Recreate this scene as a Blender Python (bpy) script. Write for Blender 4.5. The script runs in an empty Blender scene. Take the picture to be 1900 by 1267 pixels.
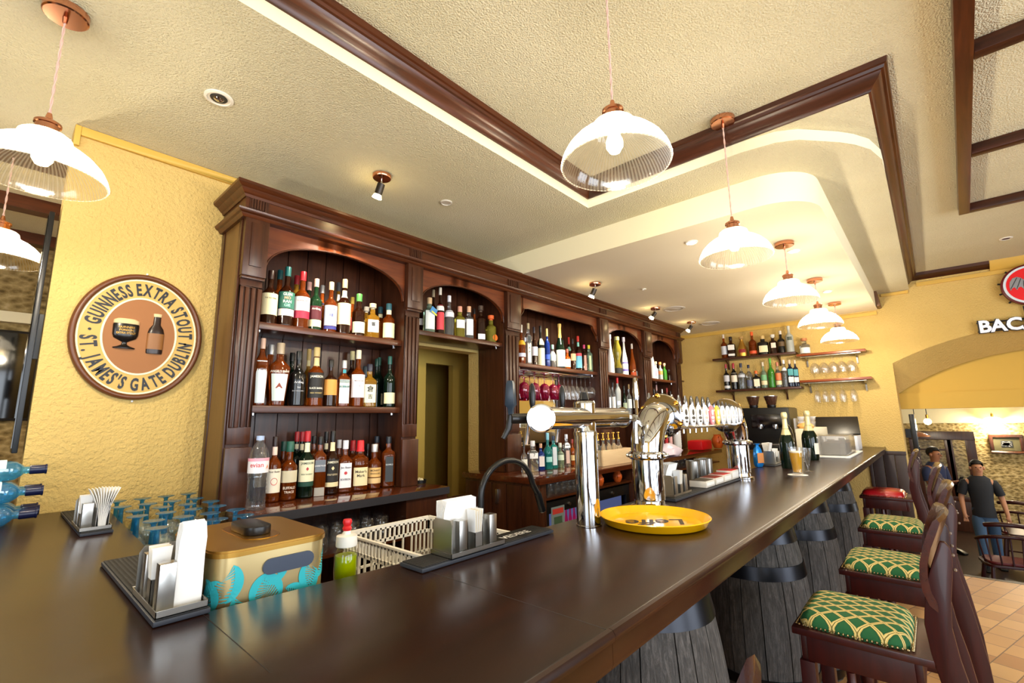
import bpy, bmesh, math, random
from mathutils import Vector, Matrix
PI = math.pi
random.seed(7)
scn = bpy.context.scene
COL = scn.collection

# ---------------------------------------------------------------- camera
CAM = Vector((0.0, 0.0, 1.46))
YAW, PIT, ROL, FPX = 0.7299, 0.1663, -0.0135, 863.0
cy, sy, cp, sp = math.cos(YAW), math.sin(YAW), math.cos(PIT), math.sin(PIT)
FW = Vector((cy*cp, sy*cp, sp)); R0 = Vector((sy, -cy, 0)); U0 = R0.cross(FW)
RT = math.cos(ROL)*R0 + math.sin(ROL)*U0
UP = -math.sin(ROL)*R0 + math.cos(ROL)*U0
cam_d = bpy.data.cameras.new('camera'); cam = bpy.data.objects.new('camera', cam_d); COL.objects.link(cam)
cam_d.sensor_width = 36.0; cam_d.lens = FPX/1900*36.0; cam_d.clip_start = 0.02; cam_d.clip_end = 200
cam.matrix_world = Matrix(((RT.x, UP.x, -FW.x, CAM.x), (RT.y, UP.y, -FW.y, CAM.y), (RT.z, UP.z, -FW.z, CAM.z), (0, 0, 0, 1)))
scn.camera = cam

# ---------------------------------------------------------------- world, exposure, daylight
scn.view_settings.view_transform = 'Standard'; scn.view_settings.look = 'None'
scn.view_settings.exposure = 0.27; scn.view_settings.gamma = 1.0
scn.view_settings.use_curve_mapping = False
w = bpy.data.worlds.new('world'); scn.world = w; w.use_nodes = True
bg = w.node_tree.nodes['Background']; bg.inputs[0].default_value = (0.78, 0.88, 1.0, 1); bg.inputs[1].default_value = 1.1
def area(name, loc, rot, sx, sy_, power, col):
    d = bpy.data.lights.new(name, 'AREA'); d.shape = 'RECTANGLE'; d.size = sx; d.size_y = sy_
    d.energy = power; d.color = col
    o = bpy.data.objects.new(name, d); o.location = loc; o.rotation_euler = rot; COL.objects.link(o); return o
def point(name, loc, power, col, r=0.03):
    d = bpy.data.lights.new(name, 'POINT'); d.energy = power; d.color = col; d.shadow_soft_size = r
    o = bpy.data.objects.new(name, d); o.location = loc; COL.objects.link(o); return o
DAY = (0.84, 0.92, 1.0); WARM = (1.0, 0.88, 0.68)
# daylight coming in through the glazed front of the pub (behind the camera)
for i, x in enumerate((-2.2, 0.4, 3.0)):
    area('daylight', (x, -4.05, 1.45), (PI/2, 0, 0), 2.0, 2.3, 105, DAY)
area('daylight', (-3.35, -0.6, 1.6), (PI/2, 0, -PI/2), 2.6, 2.0, 75, DAY)
area('daylight', (10.2, -4.8, 0.8), (PI/2, 0, 0), 3.5, 1.8, 60, DAY)
C_ = scn.cycles
C_.max_bounces = 10; C_.transmission_bounces = 8; C_.transparent_max_bounces = 40; C_.glossy_bounces = 5; C_.diffuse_bounces = 4
C_.caustics_reflective = False; C_.caustics_refractive = False; C_.sample_clamp_indirect = 6.0; C_.blur_glossy = 0.5

# ---------------------------------------------------------------- pixel helpers (only used to read positions off the photo)
def _k(px): return (px-950)/FPX
def x_at(px, Y, z):
    k = _k(px); y, zz = Y-CAM.y, z-CAM.z
    return CAM.x + (k*(FW.y*y+FW.z*zz)-(RT.y*y+RT.z*zz))/(RT.x-k*FW.x)
def z_at(X, Y, py):
    k = (633.5-py)/FPX; x, y = X-CAM.x, Y-CAM.y
    return CAM.z + (k*(FW.x*x+FW.y*y)-(UP.x*x+UP.y*y))/(UP.z-k*FW.z)
def y_at(px, X, z):
    k = _k(px); x, zz = X-CAM.x, z-CAM.z
    return CAM.y + (k*(FW.x*x+FW.z*zz)-(RT.x*x+RT.z*zz))/(RT.y-k*FW.y)
def depth(X, Y, z): return FW.dot(Vector((X, Y, z))-CAM)
def r_of(wpx, X, Y, z):
    v = Vector((X, Y, z))-CAM; d = FW.dot(v)
    return 0.5*wpx*d/FPX*(d/v.length)**0.7

# ---------------------------------------------------------------- materials
def lin(c):
    if isinstance(c, str):
        c = c.lstrip('#'); c = [int(c[i:i+2], 16)/255 for i in (0, 2, 4)]
        c = [(v/12.92 if v <= .04045 else ((v+.055)/1.055)**2.4) for v in c]
    return (c[0], c[1], c[2], 1.0)
MATS = {}
def mat(name, col='#808080', rough=.5, metal=0, trans=0, ior=1.45, emit=None, estr=0, spec=None, coat=0, alpha=1):
    if name in MATS: return MATS[name]
    m = bpy.data.materials.new(name); m.use_nodes = True; b = m.node_tree.nodes['Principled BSDF']
    b.inputs['Base Color'].default_value = lin(col); b.inputs['Roughness'].default_value = rough
    b.inputs['Metallic'].default_value = metal; b.inputs['IOR'].default_value = ior
    b.inputs['Transmission Weight'].default_value = trans; b.inputs['Coat Weight'].default_value = coat
    if spec is not None: b.inputs['Specular IOR Level'].default_value = spec
    if emit: b.inputs['Emission Color'].default_value = lin(emit); b.inputs['Emission Strength'].default_value = estr
    MATS[name] = m; return m
def nodes(m): return m.node_tree.nodes, m.node_tree.links, m.node_tree.nodes['Principled BSDF']
def coord(m, scale=(1, 1, 1), rot=(0, 0, 0), kind='Object'):
    n, l, b = nodes(m); t = n.new('ShaderNodeTexCoord'); mp = n.new('ShaderNodeMapping')
    mp.inputs['Scale'].default_value = scale; mp.inputs['Rotation'].default_value = rot
    l.new(t.outputs[kind], mp.inputs[0]); return mp
def bump(m, tex_out, strength=.3, dist=.01):
    n, l, b = nodes(m); bp = n.new('ShaderNodeBump'); bp.inputs['Strength'].default_value = strength; bp.inputs['Distance'].default_value = dist
    l.new(tex_out, bp.inputs['Height']); l.new(bp.outputs[0], b.inputs['Normal'])
def noise(m, mp, scale, detail=4, rough=.6, dist=0):
    n, l, b = nodes(m); t = n.new('ShaderNodeTexNoise'); t.inputs['Scale'].default_value = scale
    t.inputs['Detail'].default_value = detail; t.inputs['Roughness'].default_value = rough; t.inputs['Distortion'].default_value = dist
    l.new(mp.outputs[0], t.inputs[0]); return t
def ramp(m, out, stops, to='Base Color'):
    n, l, b = nodes(m); r = n.new('ShaderNodeValToRGB'); e = r.color_ramp.elements
    while len(e) < len(stops): e.new(.5)
    for i, (p, c) in enumerate(stops): e[i].position = p; e[i].color = lin(c)
    l.new(out, r.inputs[0])
    if to: l.new(r.outputs[0], b.inputs[to])
    return r
def plaster(name, c1, c2, rough=.85, s=95, st=.55, d=.006):
    m = mat(name, c1, rough); mp = coord(m); t = noise(m, mp, s, 3, .5); t2 = noise(m, mp, 1.3, 2)
    ramp(m, t2.outputs[0], [(.35, c1), (.7, c2)]); bump(m, t.outputs[0], st, d); return m
def wood(name, c1, c2, rough=.3, axis='x', scale=1.0, coat=0, st=.08, plank=None):
    m = mat(name, c1, rough, coat=coat)
    sc = {'x': (1.2, 16, 16), 'y': (16, 1.2, 16), 'z': (16, 16, 1.2)}[axis]
    mp = coord(m, tuple(v*scale for v in sc)); t = noise(m, mp, 2.2, 6, .65, .6)
    ramp(m, t.outputs[0], [(.3, c1), (.72, c2)]); bump(m, t.outputs[0], st, .002); return m
M_wall = plaster('yellow stucco wall', '#d3b36c', '#c9a961', .85, 75, .9, .011)
M_trim_y = mat('yellow painted trim', '#d2a94c', .5)
M_ceil = plaster('textured cream ceiling', '#dfd7b8', '#d8cfac', .9, 130, 1.0, .014)
M_ceil_s = plaster('smooth cream ceiling', '#e6dcc4', '#e2d7bc', .85, 30, .08, .003)
M_fascia = mat('cream fascia paint', '#f2e9c6', .7)
M_dark = wood('dark brown wood along x', '#321608', '#5a2c13', .28, 'x')
M_darkz = wood('dark brown wood upright', '#2e150b', '#4e2a17', .3, 'z')
M_darky = wood('dark brown wood along y', '#2a130b', '#4a2413', .3, 'y')
M_reddish = wood('reddish striped wood', '#4d2110', '#7a3d1c', .35, 'x', 1.0)
M_bartop = wood('varnished bar top', '#1a0c06', '#2e150a', .26, 'x', .5, st=.03); M_bartop.node_tree.nodes['Principled BSDF'].inputs['Specular IOR Level'].default_value = .36
M_mah = wood('mahogany stool wood', '#270402', '#3a0804', .38, 'z', 1.3, coat=.08, st=.03)
M_black = mat('black plastic', '#0c0c0e', .35)
M_matt = mat('black rubber', '#141416', .75)
M_chrome = mat('polished chrome', '#cfd0d4', .05, 1)
M_steel = mat('brushed steel', '#b9b7b2', .28, 1)
M_gold = mat('brass', '#c9973c', .2, 1)
M_copper = mat('polished copper', '#dc9c7c', .16, 1)
M_white = mat('white paper', '#f2f0ec', .8)
M_whitep = mat('white plastic', '#ebe6da', .5)
M_red = mat('red plastic', '#c4161c', .35)
def thin(name, col, tint=.92, gloss=.09, rough=.03, body=0, bcol=None, edge=.35):
    m = bpy.data.materials.new(name); m.use_nodes = True; n = m.node_tree.nodes; l = m.node_tree.links; n.clear()
    o = n.new('ShaderNodeOutputMaterial'); t = n.new('ShaderNodeBsdfTransparent'); g = n.new('ShaderNodeBsdfGlossy'); x = n.new('ShaderNodeMixShader')
    lw = n.new('ShaderNodeLayerWeight'); lw.inputs[0].default_value = .35; mr = n.new('ShaderNodeMapRange'); mr.interpolation_type = 'SMOOTHERSTEP'; mr.inputs[3].default_value = gloss; mr.inputs[4].default_value = edge
    c = lin(col); t.inputs[0].default_value = (c[0]*tint, c[1]*tint, c[2]*tint, 1); g.inputs['Roughness'].default_value = rough
    l.new(lw.outputs['Facing'], mr.inputs[0]); l.new(mr.outputs[0], x.inputs[0]); l.new(g.outputs[0], x.inputs[2])
    if body:
        d = n.new('ShaderNodeBsdfTranslucent'); e = n.new('ShaderNodeBsdfDiffuse'); a = n.new('ShaderNodeAddShader'); y = n.new('ShaderNodeMixShader'); y.inputs[0].default_value = body
        bc = lin(bcol or col); d.inputs[0].default_value = bc; e.inputs[0].default_value = (bc[0]*.5, bc[1]*.5, bc[2]*.5, 1)
        l.new(d.outputs[0], a.inputs[0]); l.new(e.outputs[0], a.inputs[1]); l.new(t.outputs[0], y.inputs[1]); l.new(a.outputs[0], y.inputs[2]); l.new(y.outputs[0], x.inputs[1])
    else: l.new(t.outputs[0], x.inputs[1])
    l.new(x.outputs[0], o.inputs[0]); return m
M_glass = thin('clear glass', '#ffffff', .99, .05, .02, .015, '#ffffff', .30)

# ---------------------------------------------------------------- mesh helpers
class G:
    def __init__(s): s.v = []; s.f = []
    def add(s, v, f):
        o = len(s.v); s.v += [tuple(p) for p in v]; s.f += [tuple(i+o for i in q) for q in f]; return s
    def box(s, x0, x1, y0, y1, z0, z1):
        return s.add([(x0, y0, z0), (x1, y0, z0), (x1, y1, z0), (x0, y1, z0), (x0, y0, z1), (x1, y0, z1), (x1, y1, z1), (x0, y1, z1)],
                     [(0, 3, 2, 1), (4, 5, 6, 7), (0, 1, 5, 4), (1, 2, 6, 5), (2, 3, 7, 6), (3, 0, 4, 7)])
    def obox(s, c, d, rz=0, rx=0, ry=0):
        m = Matrix.Translation(c) @ Matrix.Rotation(rz, 4, 'Z') @ Matrix.Rotation(ry, 4, 'Y') @ Matrix.Rotation(rx, 4, 'X')
        g = G().box(-d[0]/2, d[0]/2, -d[1]/2, d[1]/2, -d[2]/2, d[2]/2); return s.add([m @ Vector(p) for p in g.v], g.f)
    def lathe(s, prof, n=24, c=(0, 0, 0), sup=2.0, ax=1, ay=1, m=None):
        v = []; f = []
        for r, z in prof:
            for i in range(n):
                a = 2*PI*(i+.5)/n; ca, sa = math.cos(a), math.sin(a)
                k = 1 if sup == 2 else (abs(ca)**sup+abs(sa)**sup)**(-1/sup)
                v.append(Vector((r*k*ca*ax, r*k*sa*ay, z)))
        for j in range(len(prof)-1):
            for i in range(n): f.append((j*n+i, j*n+(i+1) % n, (j+1)*n+(i+1) % n, (j+1)*n+i))
        if prof[0][0] > 1e-6: f.append(tuple(range(n-1, -1, -1)))
        if prof[-1][0] > 1e-6: f.append(tuple((len(prof)-1)*n+i for i in range(n)))
        if m is not None: v = [m @ p for p in v]
        c = Vector(c); return s.add([p+c for p in v], f)
    def tube(s, pts, r, n=10, closed=False, sq=False):
        pts = [Vector(p) for p in pts]; N = len(pts); rr = r if isinstance(r, (list, tuple)) else [r]*N
        v = []; f = []; nrm = None
        for i, p in enumerate(pts):
            a = pts[i-1] if (i > 0 or closed) else p; b = pts[(i+1) % N] if (i < N-1 or closed) else p
            t = (b-a).normalized()
            if nrm is None:
                nrm = t.cross(Vector((0, 0, 1)));
                if nrm.length < .1: nrm = t.cross(Vector((1, 0, 0)))
            nrm = (nrm-t*nrm.dot(t)).normalized(); bn = t.cross(nrm)
            for k in range(n):
                a_ = 2*PI*(k+.5)/n; v.append(p+rr[i]*(math.cos(a_)*nrm+math.sin(a_)*bn))
        m = N if closed else N-1
        for j in range(m):
            j2 = (j+1) % N
            for k in range(n): f.append((j*n+k, j*n+(k+1) % n, j2*n+(k+1) % n, j2*n+k))
        if not closed: f += [tuple(range(n-1, -1, -1)), tuple((N-1)*n+k for k in range(n))]
        return s.add(v, f)
    def prism(s, poly, ax, a, b):
        # poly: 2d points; ax 'x': poly=(y,z) extruded along x; 'y': (x,z); 'z': (x,y)
        def P(u, w, t): return {'x': (t, u, w), 'y': (u, t, w), 'z': (u, w, t)}[ax]
        n = len(poly); v = [P(u, w, a) for u, w in poly]+[P(u, w, b) for u, w in poly]
        f = [tuple(range(n-1, -1, -1)), tuple(range(n, 2*n))]+[(i, (i+1) % n, n+(i+1) % n, n+i) for i in range(n)]
        return s.add(v, f)
    def strip(s, a, b, closed=False):
        n = len(a); return s.add(list(a)+list(b), [(i, (i+1) % n, n+(i+1) % n, n+i) for i in range(n if closed else n-1)])
    def sphere(s, c, r, n=14, sz=1):
        pr = [(max(1e-7, r*math.sin(PI*i/8)), -r*sz*math.cos(PI*i/8)) for i in range(9)]; return s.lathe(pr, n, c)
    def cyl(s, a, b, r, n=16, r2=None):
        return s.tube([a, b], [r, r if r2 is None else r2], n)
    def moved(s, m):
        s.v = [tuple(m @ Vector(p)) for p in s.v]; return s
    def mesh(s, name, m, smooth=True, ang=38, bev=0, seg=2):
        me = bpy.data.meshes.new(name); me.from_pydata(s.v, [], s.f)
        bm = bmesh.new(); bm.from_mesh(me)
        bmesh.ops.remove_doubles(bm, verts=bm.verts, dist=1e-6)
        bmesh.ops.recalc_face_normals(bm, faces=bm.faces)
        if bev:
            es = [e for e in bm.edges if len(e.link_faces) == 2 and e.calc_face_angle(0) > .7]
            bmesh.ops.bevel(bm, geom=es, offset=bev, segments=seg, affect='EDGES', profile=.6)
        bm.to_mesh(me); bm.free()
        if smooth:
            me.shade_smooth(); me.set_sharp_from_angle(angle=math.radians(ang))
        me.materials.append(m); return me
    def obj(s, name, m, parent=None, **k):
        return link(name, s.mesh(name, m, **k), parent)
def link(name, me, parent=None, loc=(0, 0, 0), rz=0):
    o = bpy.data.objects.new(name, me); COL.objects.link(o); o.location = loc; o.rotation_euler = (0, 0, rz)
    if parent: o.parent = parent
    return o
LABELS = {}
def tag(o, label, cat, group=None, kind=None):
    nw = len(label.split())
    if nw > 16 or nw < 4: print('LABELLEN', nw, label)
    if label in LABELS: print('DUPLABEL', label)
    LABELS[label] = 1
    o['label'] = label; o['category'] = cat
    if group: o['group'] = group
    if kind: o['kind'] = kind
    return o
def thing(name, label, cat, loc=(0, 0, 0), rz=0, group=None):
    o = bpy.data.objects.new(name, None); o.empty_display_size = .05; COL.objects.link(o); o.location = loc; o.rotation_euler = (0, 0, rz)
    return tag(o, label, cat, group)
def struct(g, name, m, label=None, **k):
    o = g.obj(name, m, **k); o['kind'] = 'structure'
    if label: o['label'] = label
    return o
def copy_thing(root, loc, rz, label, group=None):
    r = root.copy(); COL.objects.link(r); r.location = loc; r.rotation_euler = (0, 0, rz)
    r['label'] = label; LABELS[label] = 1
    if group: r['group'] = group
    def rec(a, b):
        for ch in list(a.children):
            c = ch.copy(); COL.objects.link(c); c.parent = b; rec(ch, c)
    rec(root, r); return r

# ---------------------------------------------------------------- lettering
TXT = {}
def text2d(s, bold=0.0):
    key = (s, bold)
    if key not in TXT:
        c = bpy.data.curves.new('t', 'FONT'); c.body = s; c.size = 1.0; c.resolution_u = 3; c.offset = bold; c.fill_mode = 'BOTH'
        c.align_x = 'LEFT'
        o = bpy.data.objects.new('t', c); COL.objects.link(o)
        dg = bpy.context.evaluated_depsgraph_get(); me = bpy.data.meshes.new_from_object(o.evaluated_get(dg))
        v = [(p.co.x, p.co.y) for p in me.vertices]; f = [tuple(q.vertices) for q in me.polygons]
        bpy.data.objects.remove(o); bpy.data.curves.remove(c); bpy.data.meshes.remove(me)
        xs = [p[0] for p in v] or [0]; ys = [p[1] for p in v] or [0]
        TXT[key] = (v, f, min(xs), max(xs), min(ys), max(ys))
    return TXT[key]
def put_text(g, s, h, fn, bold=0.0, wmax=None, cx=0.0, cz=0.0, shear=0.0):
    """lettering of cap height h, centred on (cx, cz), each vertex mapped by fn(u, v)"""
    v, f, x0, x1, y0, y1 = text2d(s, bold); k = h/max(y1-y0, 1e-6); kx = k
    if wmax and (x1-x0)*kx > wmax: kx = wmax/(x1-x0)
    P = []
    for x, y in v:
        vv = (y-(y0+y1)/2)*k; P.append(fn(cx+(x-(x0+x1)/2)*kx+vv*shear, cz+vv))
    g.add(P, f); return g
# ================================================================ THE SETTING
XF = 6.75      # far wall
YW = 2.82      # wall behind the bar
# floor of small terracotta tiles
m = mat('terracotta floor tiles', '#c98d56', .42)
n, l, b = nodes(m); mp = coord(m, (1, 1, 1), (0, 0, .30)); br = n.new('ShaderNodeTexBrick')
br.inputs['Scale'].default_value = 1.0; br.inputs['Brick Width'].default_value = .20; br.inputs['Row Height'].default_value = .145
br.inputs['Mortar Size'].default_value = .003; br.inputs['Color1'].default_value = lin('#d3a469'); br.inputs['Color2'].default_value = lin('#ab7641')
br.inputs['Mortar'].default_value = lin('#6e5038'); br.inputs['Bias'].default_value = 0.0
l.new(mp.outputs[0], br.inputs[0]); l.new(br.outputs[0], b.inputs['Base Color']); bump(m, br.outputs[1], .3, -.004)
M_tile = m
g = G().box(-3.5, 6.12, -4.2, 2.9, -.06, 0).box(6.12, XF+.35, .285, 2.9, -.06, 0)
struct(g, 'floor', M_tile, smooth=False)
# back wall (behind the bar), with the door opening between two pilasters and the opening at the far left
g = G().box(.118, 2.06, YW, YW+.12, 0, 2.84).box(2.06, 2.72, YW, YW+.12, 2.02, 2.84).box(2.72, XF, YW, YW+.12, 0, 2.84)
struct(g, 'wall_back', M_wall)
g = G().box(.14, .80, YW-.02, YW-.002, 2.795, 2.838).box(.118, .14, YW-.022, YW-.002, 2.74, 2.838).box(.775, .80, YW-.02, YW-.002, 2.3, 2.795)
struct(g, 'trim_1', M_trim_y, bev=.003)
# passage behind the door opening
g = G().box(1.9, 2.62, 3.4, 3.46, 0, 2.5).box(2.62, 2.94, 3.4, 3.46, 1.98, 2.5).box(2.94, 3.7, 3.4, 3.46, 0, 2.5)
g.box(1.84, 1.90, YW+.12, 4.2, 0, 2.5).box(3.7, 3.76, YW+.12, 4.2, 0, 2.5).box(1.9, 3.7, 4.2, 4.26, 0, 2.5).box(1.9, 3.7, YW+.12, 4.2, 2.5, 2.56)
struct(g, 'wall_passage', mat('passage paint', '#cfae52', .8))
struct(G().box(1.9, 3.7, 2.9, 4.2, -.06, 0), 'floor_passage', M_tile)
# far wall with the wide arch
YA0, YA1 = -2.15, .287
def arch_pts(z0, rise, y0, y1, n=24):
    h = (y1-y0)/2; R = (h*h+rise*rise)/(2*rise); c = (y0+y1)/2; zc = z0+rise-R
    a = math.asin(h/R); return [(c+R*math.sin(a-2*a*i/n), zc+R*math.cos(a-2*a*i/n)) for i in range(n+1)]
ar = arch_pts(2.03, .30, YA0, YA1)
g = G().box(XF, XF+.35, YA1, YW+.1, 0, 3.0).box(XF, XF+.35, -4.2, YA0, -.41, 3.0)
top = [(y, 3.0) for y, z in ar]
ar2 = arch_pts(1.70, .41, YA0, YA1)
for i in range(len(ar)-1):
    (y0_, z0_), (y1_, z1_) = ar[i], ar[i+1]; (a0_, b0_), (a1_, b1_) = ar2[i], ar2[i+1]
    g.add([(XF, y0_, z0_), (XF, y1_, z1_), (XF, y1_, 3), (XF, y0_, 3), (XF+.35, a0_, b0_), (XF+.35, a1_, b1_), (XF+.35, a1_, 3), (XF+.35, a0_, 3)], [(0, 1, 2, 3), (7, 6, 5, 4), (0, 4, 5, 1), (2, 6, 7, 3), (0, 3, 7, 4), (1, 5, 6, 2)])
struct(g, 'wall_far', M_wall, ang=20)
# lintel at the rear of the arch
struct(G().box(XF+.351, XF+.62, -3.4, 2.2, 1.52, 1.70).box(XF+.39, XF+.62, -3.4, 2.2, 1.70, 3.0), 'trim_2', mat('ochre lintel paint', '#cda648', .7))
# narrow mouldings at the top of the far wall
struct(G().box(XF-.018, XF-.001, .36, YW, 2.60, 2.64).box(XF-.018, XF-.001, .06, .30, 2.80, 2.83).box(XF-.018, XF-.001, -4.1, -.02, 2.86, 2.90), 'trim_3', M_trim_y)
# walls behind the camera: glazed front and left end
g = G()
wins = [(-3.2, -1.2), (-.6, 1.4), (2.0, 4.0)]
g.box(-3.5, XF, -4.32, -4.2, 0, .3).box(-3.5, XF, -4.32, -4.2, 2.6, 3.0)
xs = [-3.5]+[a for wdw in wins for a in wdw]+[XF]
for i in range(0, len(xs), 2): g.box(xs[i], xs[i+1], -4.32, -4.2, .3, 2.6)
struct(g, 'wall_front', M_wall)
for i, (a, b_) in enumerate(wins):
    g = G().box(a, b_, -4.28, -4.22, .3, .38).box(a, b_, -4.28, -4.22, 2.52, 2.6).box(a, a+.07, -4.28, -4.22, .38, 2.52).box(b_-.07, b_, -4.28, -4.22, .38, 2.52).box((a+b_)/2-.03, (a+b_)/2+.03, -4.28, -4.22, .38, 2.52)
    struct(g, 'window_%d' % (i+1), M_darkz)
g = G().box(-3.62, -3.5, -4.2, -2.2, 0, 3.0).box(-3.62, -3.5, 1.0, 5.2, 0, 3.0).box(-3.62, -3.5, -2.2, 1.0, 0, .5).box(-3.62, -3.5, -2.2, 1.0, 2.7, 3.0)
struct(g, 'wall_left', M_wall)
M_wd = wood('added dark panelling', '#1d0f08', '#33190d', .4, 'z')  # unseen boards added to put dark streaks into the chrome reflections
g = G()
for i in range(0, len(xs), 2): g.box(xs[i]+.001, xs[i+1]-.001, -4.199, -4.17, 0.001, 1.15)
for a, b_ in wins: g.box(a, b_, -4.199, -4.17, .001, .3)
struct(g, 'trim_14', M_wd)
struct(G().box(-3.499, -3.47, 1.0, 2.8, 0.001, 1.15).box(-3.499, -3.47, -4.16, -2.2, .001, 1.15).box(-3.499, -3.47, -2.2, 1.0, .001, .5), 'trim_15', M_wd)

# ---- ceiling: high field, dropped soffit, two curved steps down to the lowest field
def arc(cx, cy_, r, a0, a1, n=10): return [(cx+r*math.cos(a0+(a1-a0)*i/n), cy_+r*math.sin(a0+(a1-a0)*i/n)) for i in range(n+1)]
ris1 = [(2.51, 1.55), (2.51, .60)]+[(2.535, .44), (2.59, .345), (2.68, .265), (2.76, .195), (2.84, .140), (2.95, .085), (3.12, .048), (3.3, .046)]
ris2 = [(2.85, YW), (2.85, .63)]+arc(3.13, .63, .28, PI, 1.5*PI)[1:]+[(XF, .35)]
g = G()
# high field
g.add([(-3.5, -4.2, 3.0), (XF, -4.2, 3.0), (XF, .05, 3.0), (2.51, .05, 3.0), (2.51, 1.55, 3.0), (-3.5, 1.55, 3.0)], [(0, 1, 2, 3, 4, 5)])
g.obj('ceiling', M_ceil, smooth=False)['kind'] = 'structure'
g = G()
bB = ris1+[(XF, .05), (XF, .35)]+list(reversed(ris2[:-1]))+[(-3.5, YW), (-3.5, 1.55)]
g.add([(x, y, 2.84) for x, y in bB], [tuple(range(len(bB)))])
# level A between first riser and the moulding
lA = [(2.51, .05)]+[(x, y) for x, y in reversed(ris1[1:])]
g.add([(x, y, 2.90) for x, y in lA], [tuple(range(len(lA)))])
g.obj('ceiling_soffit', M_ceil, smooth=False)['kind'] = 'structure'
lC = list(ris2)+[(XF, YW)]
G().add([(x, y, 2.66) for x, y in lC], [tuple(range(len(lC)))]).obj('ceiling_low', M_ceil_s, smooth=False)['kind'] = 'structure'
def riser(pts, z0, z1): return G().strip([(x, y, z0) for x, y in pts], [(x, y, z1) for x, y in pts])
g = riser(ris1, 2.84, 2.905); g.v += []; g2 = riser([(-3.5, 1.55), (2.51, 1.55)], 2.84, 3.0); g.add(g2.v, g2.f)
g2 = riser([(2.51, 1.55), (2.51, .05), (XF, .05)], 2.9, 3.0); g.add(g2.v, g2.f)
g2 = riser([(2.51, .05), (3.12, .05)], 2.9, 3.0); g.add(g2.v, g2.f)
g2 = riser([(3.12, .05), (XF, .05)], 2.84, 2.9); g.add(g2.v, g2.f)
g2 = riser(ris2, 2.66, 2.84); g.add(g2.v, g2.f)
g.obj('trim_4', M_fascia, ang=50)['kind'] = 'structure'
# brown crown moulding that runs round the high field
prof = [(0, 0), (.010, .000), (.014, .010), (.024, .022), (.040, .034), (.052, .050), (.056, .058), (.066, .060), (.070, .072), (.078, .076), (.082, .100), (0, .100)]
def crown(path, inward, name, mats, base=2.90):
    # path: corner points; inward: unit offsets per corner (mitred)
    for s_ in range(len(path)-1):
        g = G(); rows = []
        for (px_, py_), (ox, oy) in zip(path[s_:s_+2], inward[s_:s_+2]):
            rows.append([(px_+ox*d, py_+oy*d, base+z) for d, z in prof])
        n_ = len(prof); v = rows[0]+rows[1]
        g.add(v, [(i, (i+1) % n_, n_+(i+1) % n_, n_+i) for i in range(n_)]+[tuple(range(n_)), tuple(range(2*n_-1, n_-1, -1))])
        o = g.obj('%s_%d' % (name, s_+5), mats[s_], ang=30); o['kind'] = 'structure'
crown([(-3.5, 1.55), (2.51, 1.55), (2.51, .05), (XF, .05)], [(0, -1), (-1, -1), (-1, -1), (0, -1)], 'trim', [M_dark, M_darky, M_dark])
# moulding along the top of the far wall and the yellow cornice that continues it
G().prism([(XF-.001, 2.93), (XF-.07, 2.97), (XF-.08, 3.0), (XF-.001, 3.0)], 'y', -.60, .05).obj('trim_8', M_darky)['kind'] = 'structure'
G().prism([(XF-.001, 2.90), (XF-.06, 2.95), (XF-.075, 3.0), (XF-.001, 3.0)], 'y', -4.2, -.60).obj('trim_9', M_trim_y)['kind'] = 'structure'
# wooden bracket at the end of the curved step
t = tag(G().prism([(.31, 2.67), (.33, 2.66), (.385, 2.70), (.395, 2.78), (.38, 2.86), (.33, 2.86), (.32, 2.78)], 'x', 6.55, XF-.001).obj('corbel', wood('corbel wood', '#5c3b22', '#74502f', .5, 'z'), bev=.004), 'small dark wooden corbel high where the far wall meets the stepped ceiling', 'bracket')
# dark timber grid under the high ceiling, upper right
t = thing('ceiling_grid', 'dark timber lattice fixed under the high ceiling at upper right', 'ceiling beam', (4.72, -.345, 2.94), -.034)
def beam(x0, x1, y0, y1, zt=.06, z0=0.0): return G().box(x0, x1, y0, y1, z0, zt)
beam(-6.5, .03, -.03, .03).obj('rail', M_dark, t, bev=.004)
for xx in (0, -1.06, -2.12, -3.18, -4.24, -5.3): beam(xx-.03, xx+.03, -2.6, -.03, .059).obj('crossbar', M_darky, t, bev=.004)
beam(-6.5, .03, -2.66, -2.6).obj('rail', M_dark, t, bev=.004)

# ---- wainscot of dark vertical boards under the arch side of the far wall
g = G(); y = .289
while y < .62: g.box(XF-.022, XF-.001, y+.002, min(y+.098, .62), 0, 1.02); y += .1
g.box(XF-.030, XF-.001, .285, .62, 1.02, 1.06)
M_wains = wood('grey brown painted boards', '#2e211d', '#3d2c27', .4, 'z')
struct(g, 'trim_10', M_wains, bev=.003)
# ---- sunken room beyond the arch
m = plaster('rough stone wall', '#b49a63', '#8d7745', .9, 9, 1.0, .05); n, l, b = nodes(m)
mp = coord(m, (1, 1, 1.6)); vo = n.new('ShaderNodeTexVoronoi'); vo.inputs['Scale'].default_value = 17; vo.feature = 'F1'; l.new(mp.outputs[0], vo.inputs[0])
nz = noise(m, mp, 34, 8, .75); mx = n.new('ShaderNodeMix'); mx.data_type = 'FLOAT'; mx.inputs[0].default_value = .5
l.new(vo.outputs[0], mx.inputs[2]); l.new(nz.outputs[0], mx.inputs[3])
ramp(m, mx.outputs[0], [(.2, '#4a3b22'), (.42, '#9c8450'), (.62, '#c9b078'), (.8, '#e2cf9c')]); bump(m, mx.outputs[0], .9, .04)
M_stone = m
ZS = -.75; XS = 13.0
struct(G().box(XS, XS+.2, -6, 3.2, ZS, 1.27), 'wall_stone', M_stone)
struct(G().box(XS+.02, XS+.2, -6, 3.2, 1.27, 2.3), 'wall_upper', mat('cream upper wall paint', '#e8dcb4', .8))
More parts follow.
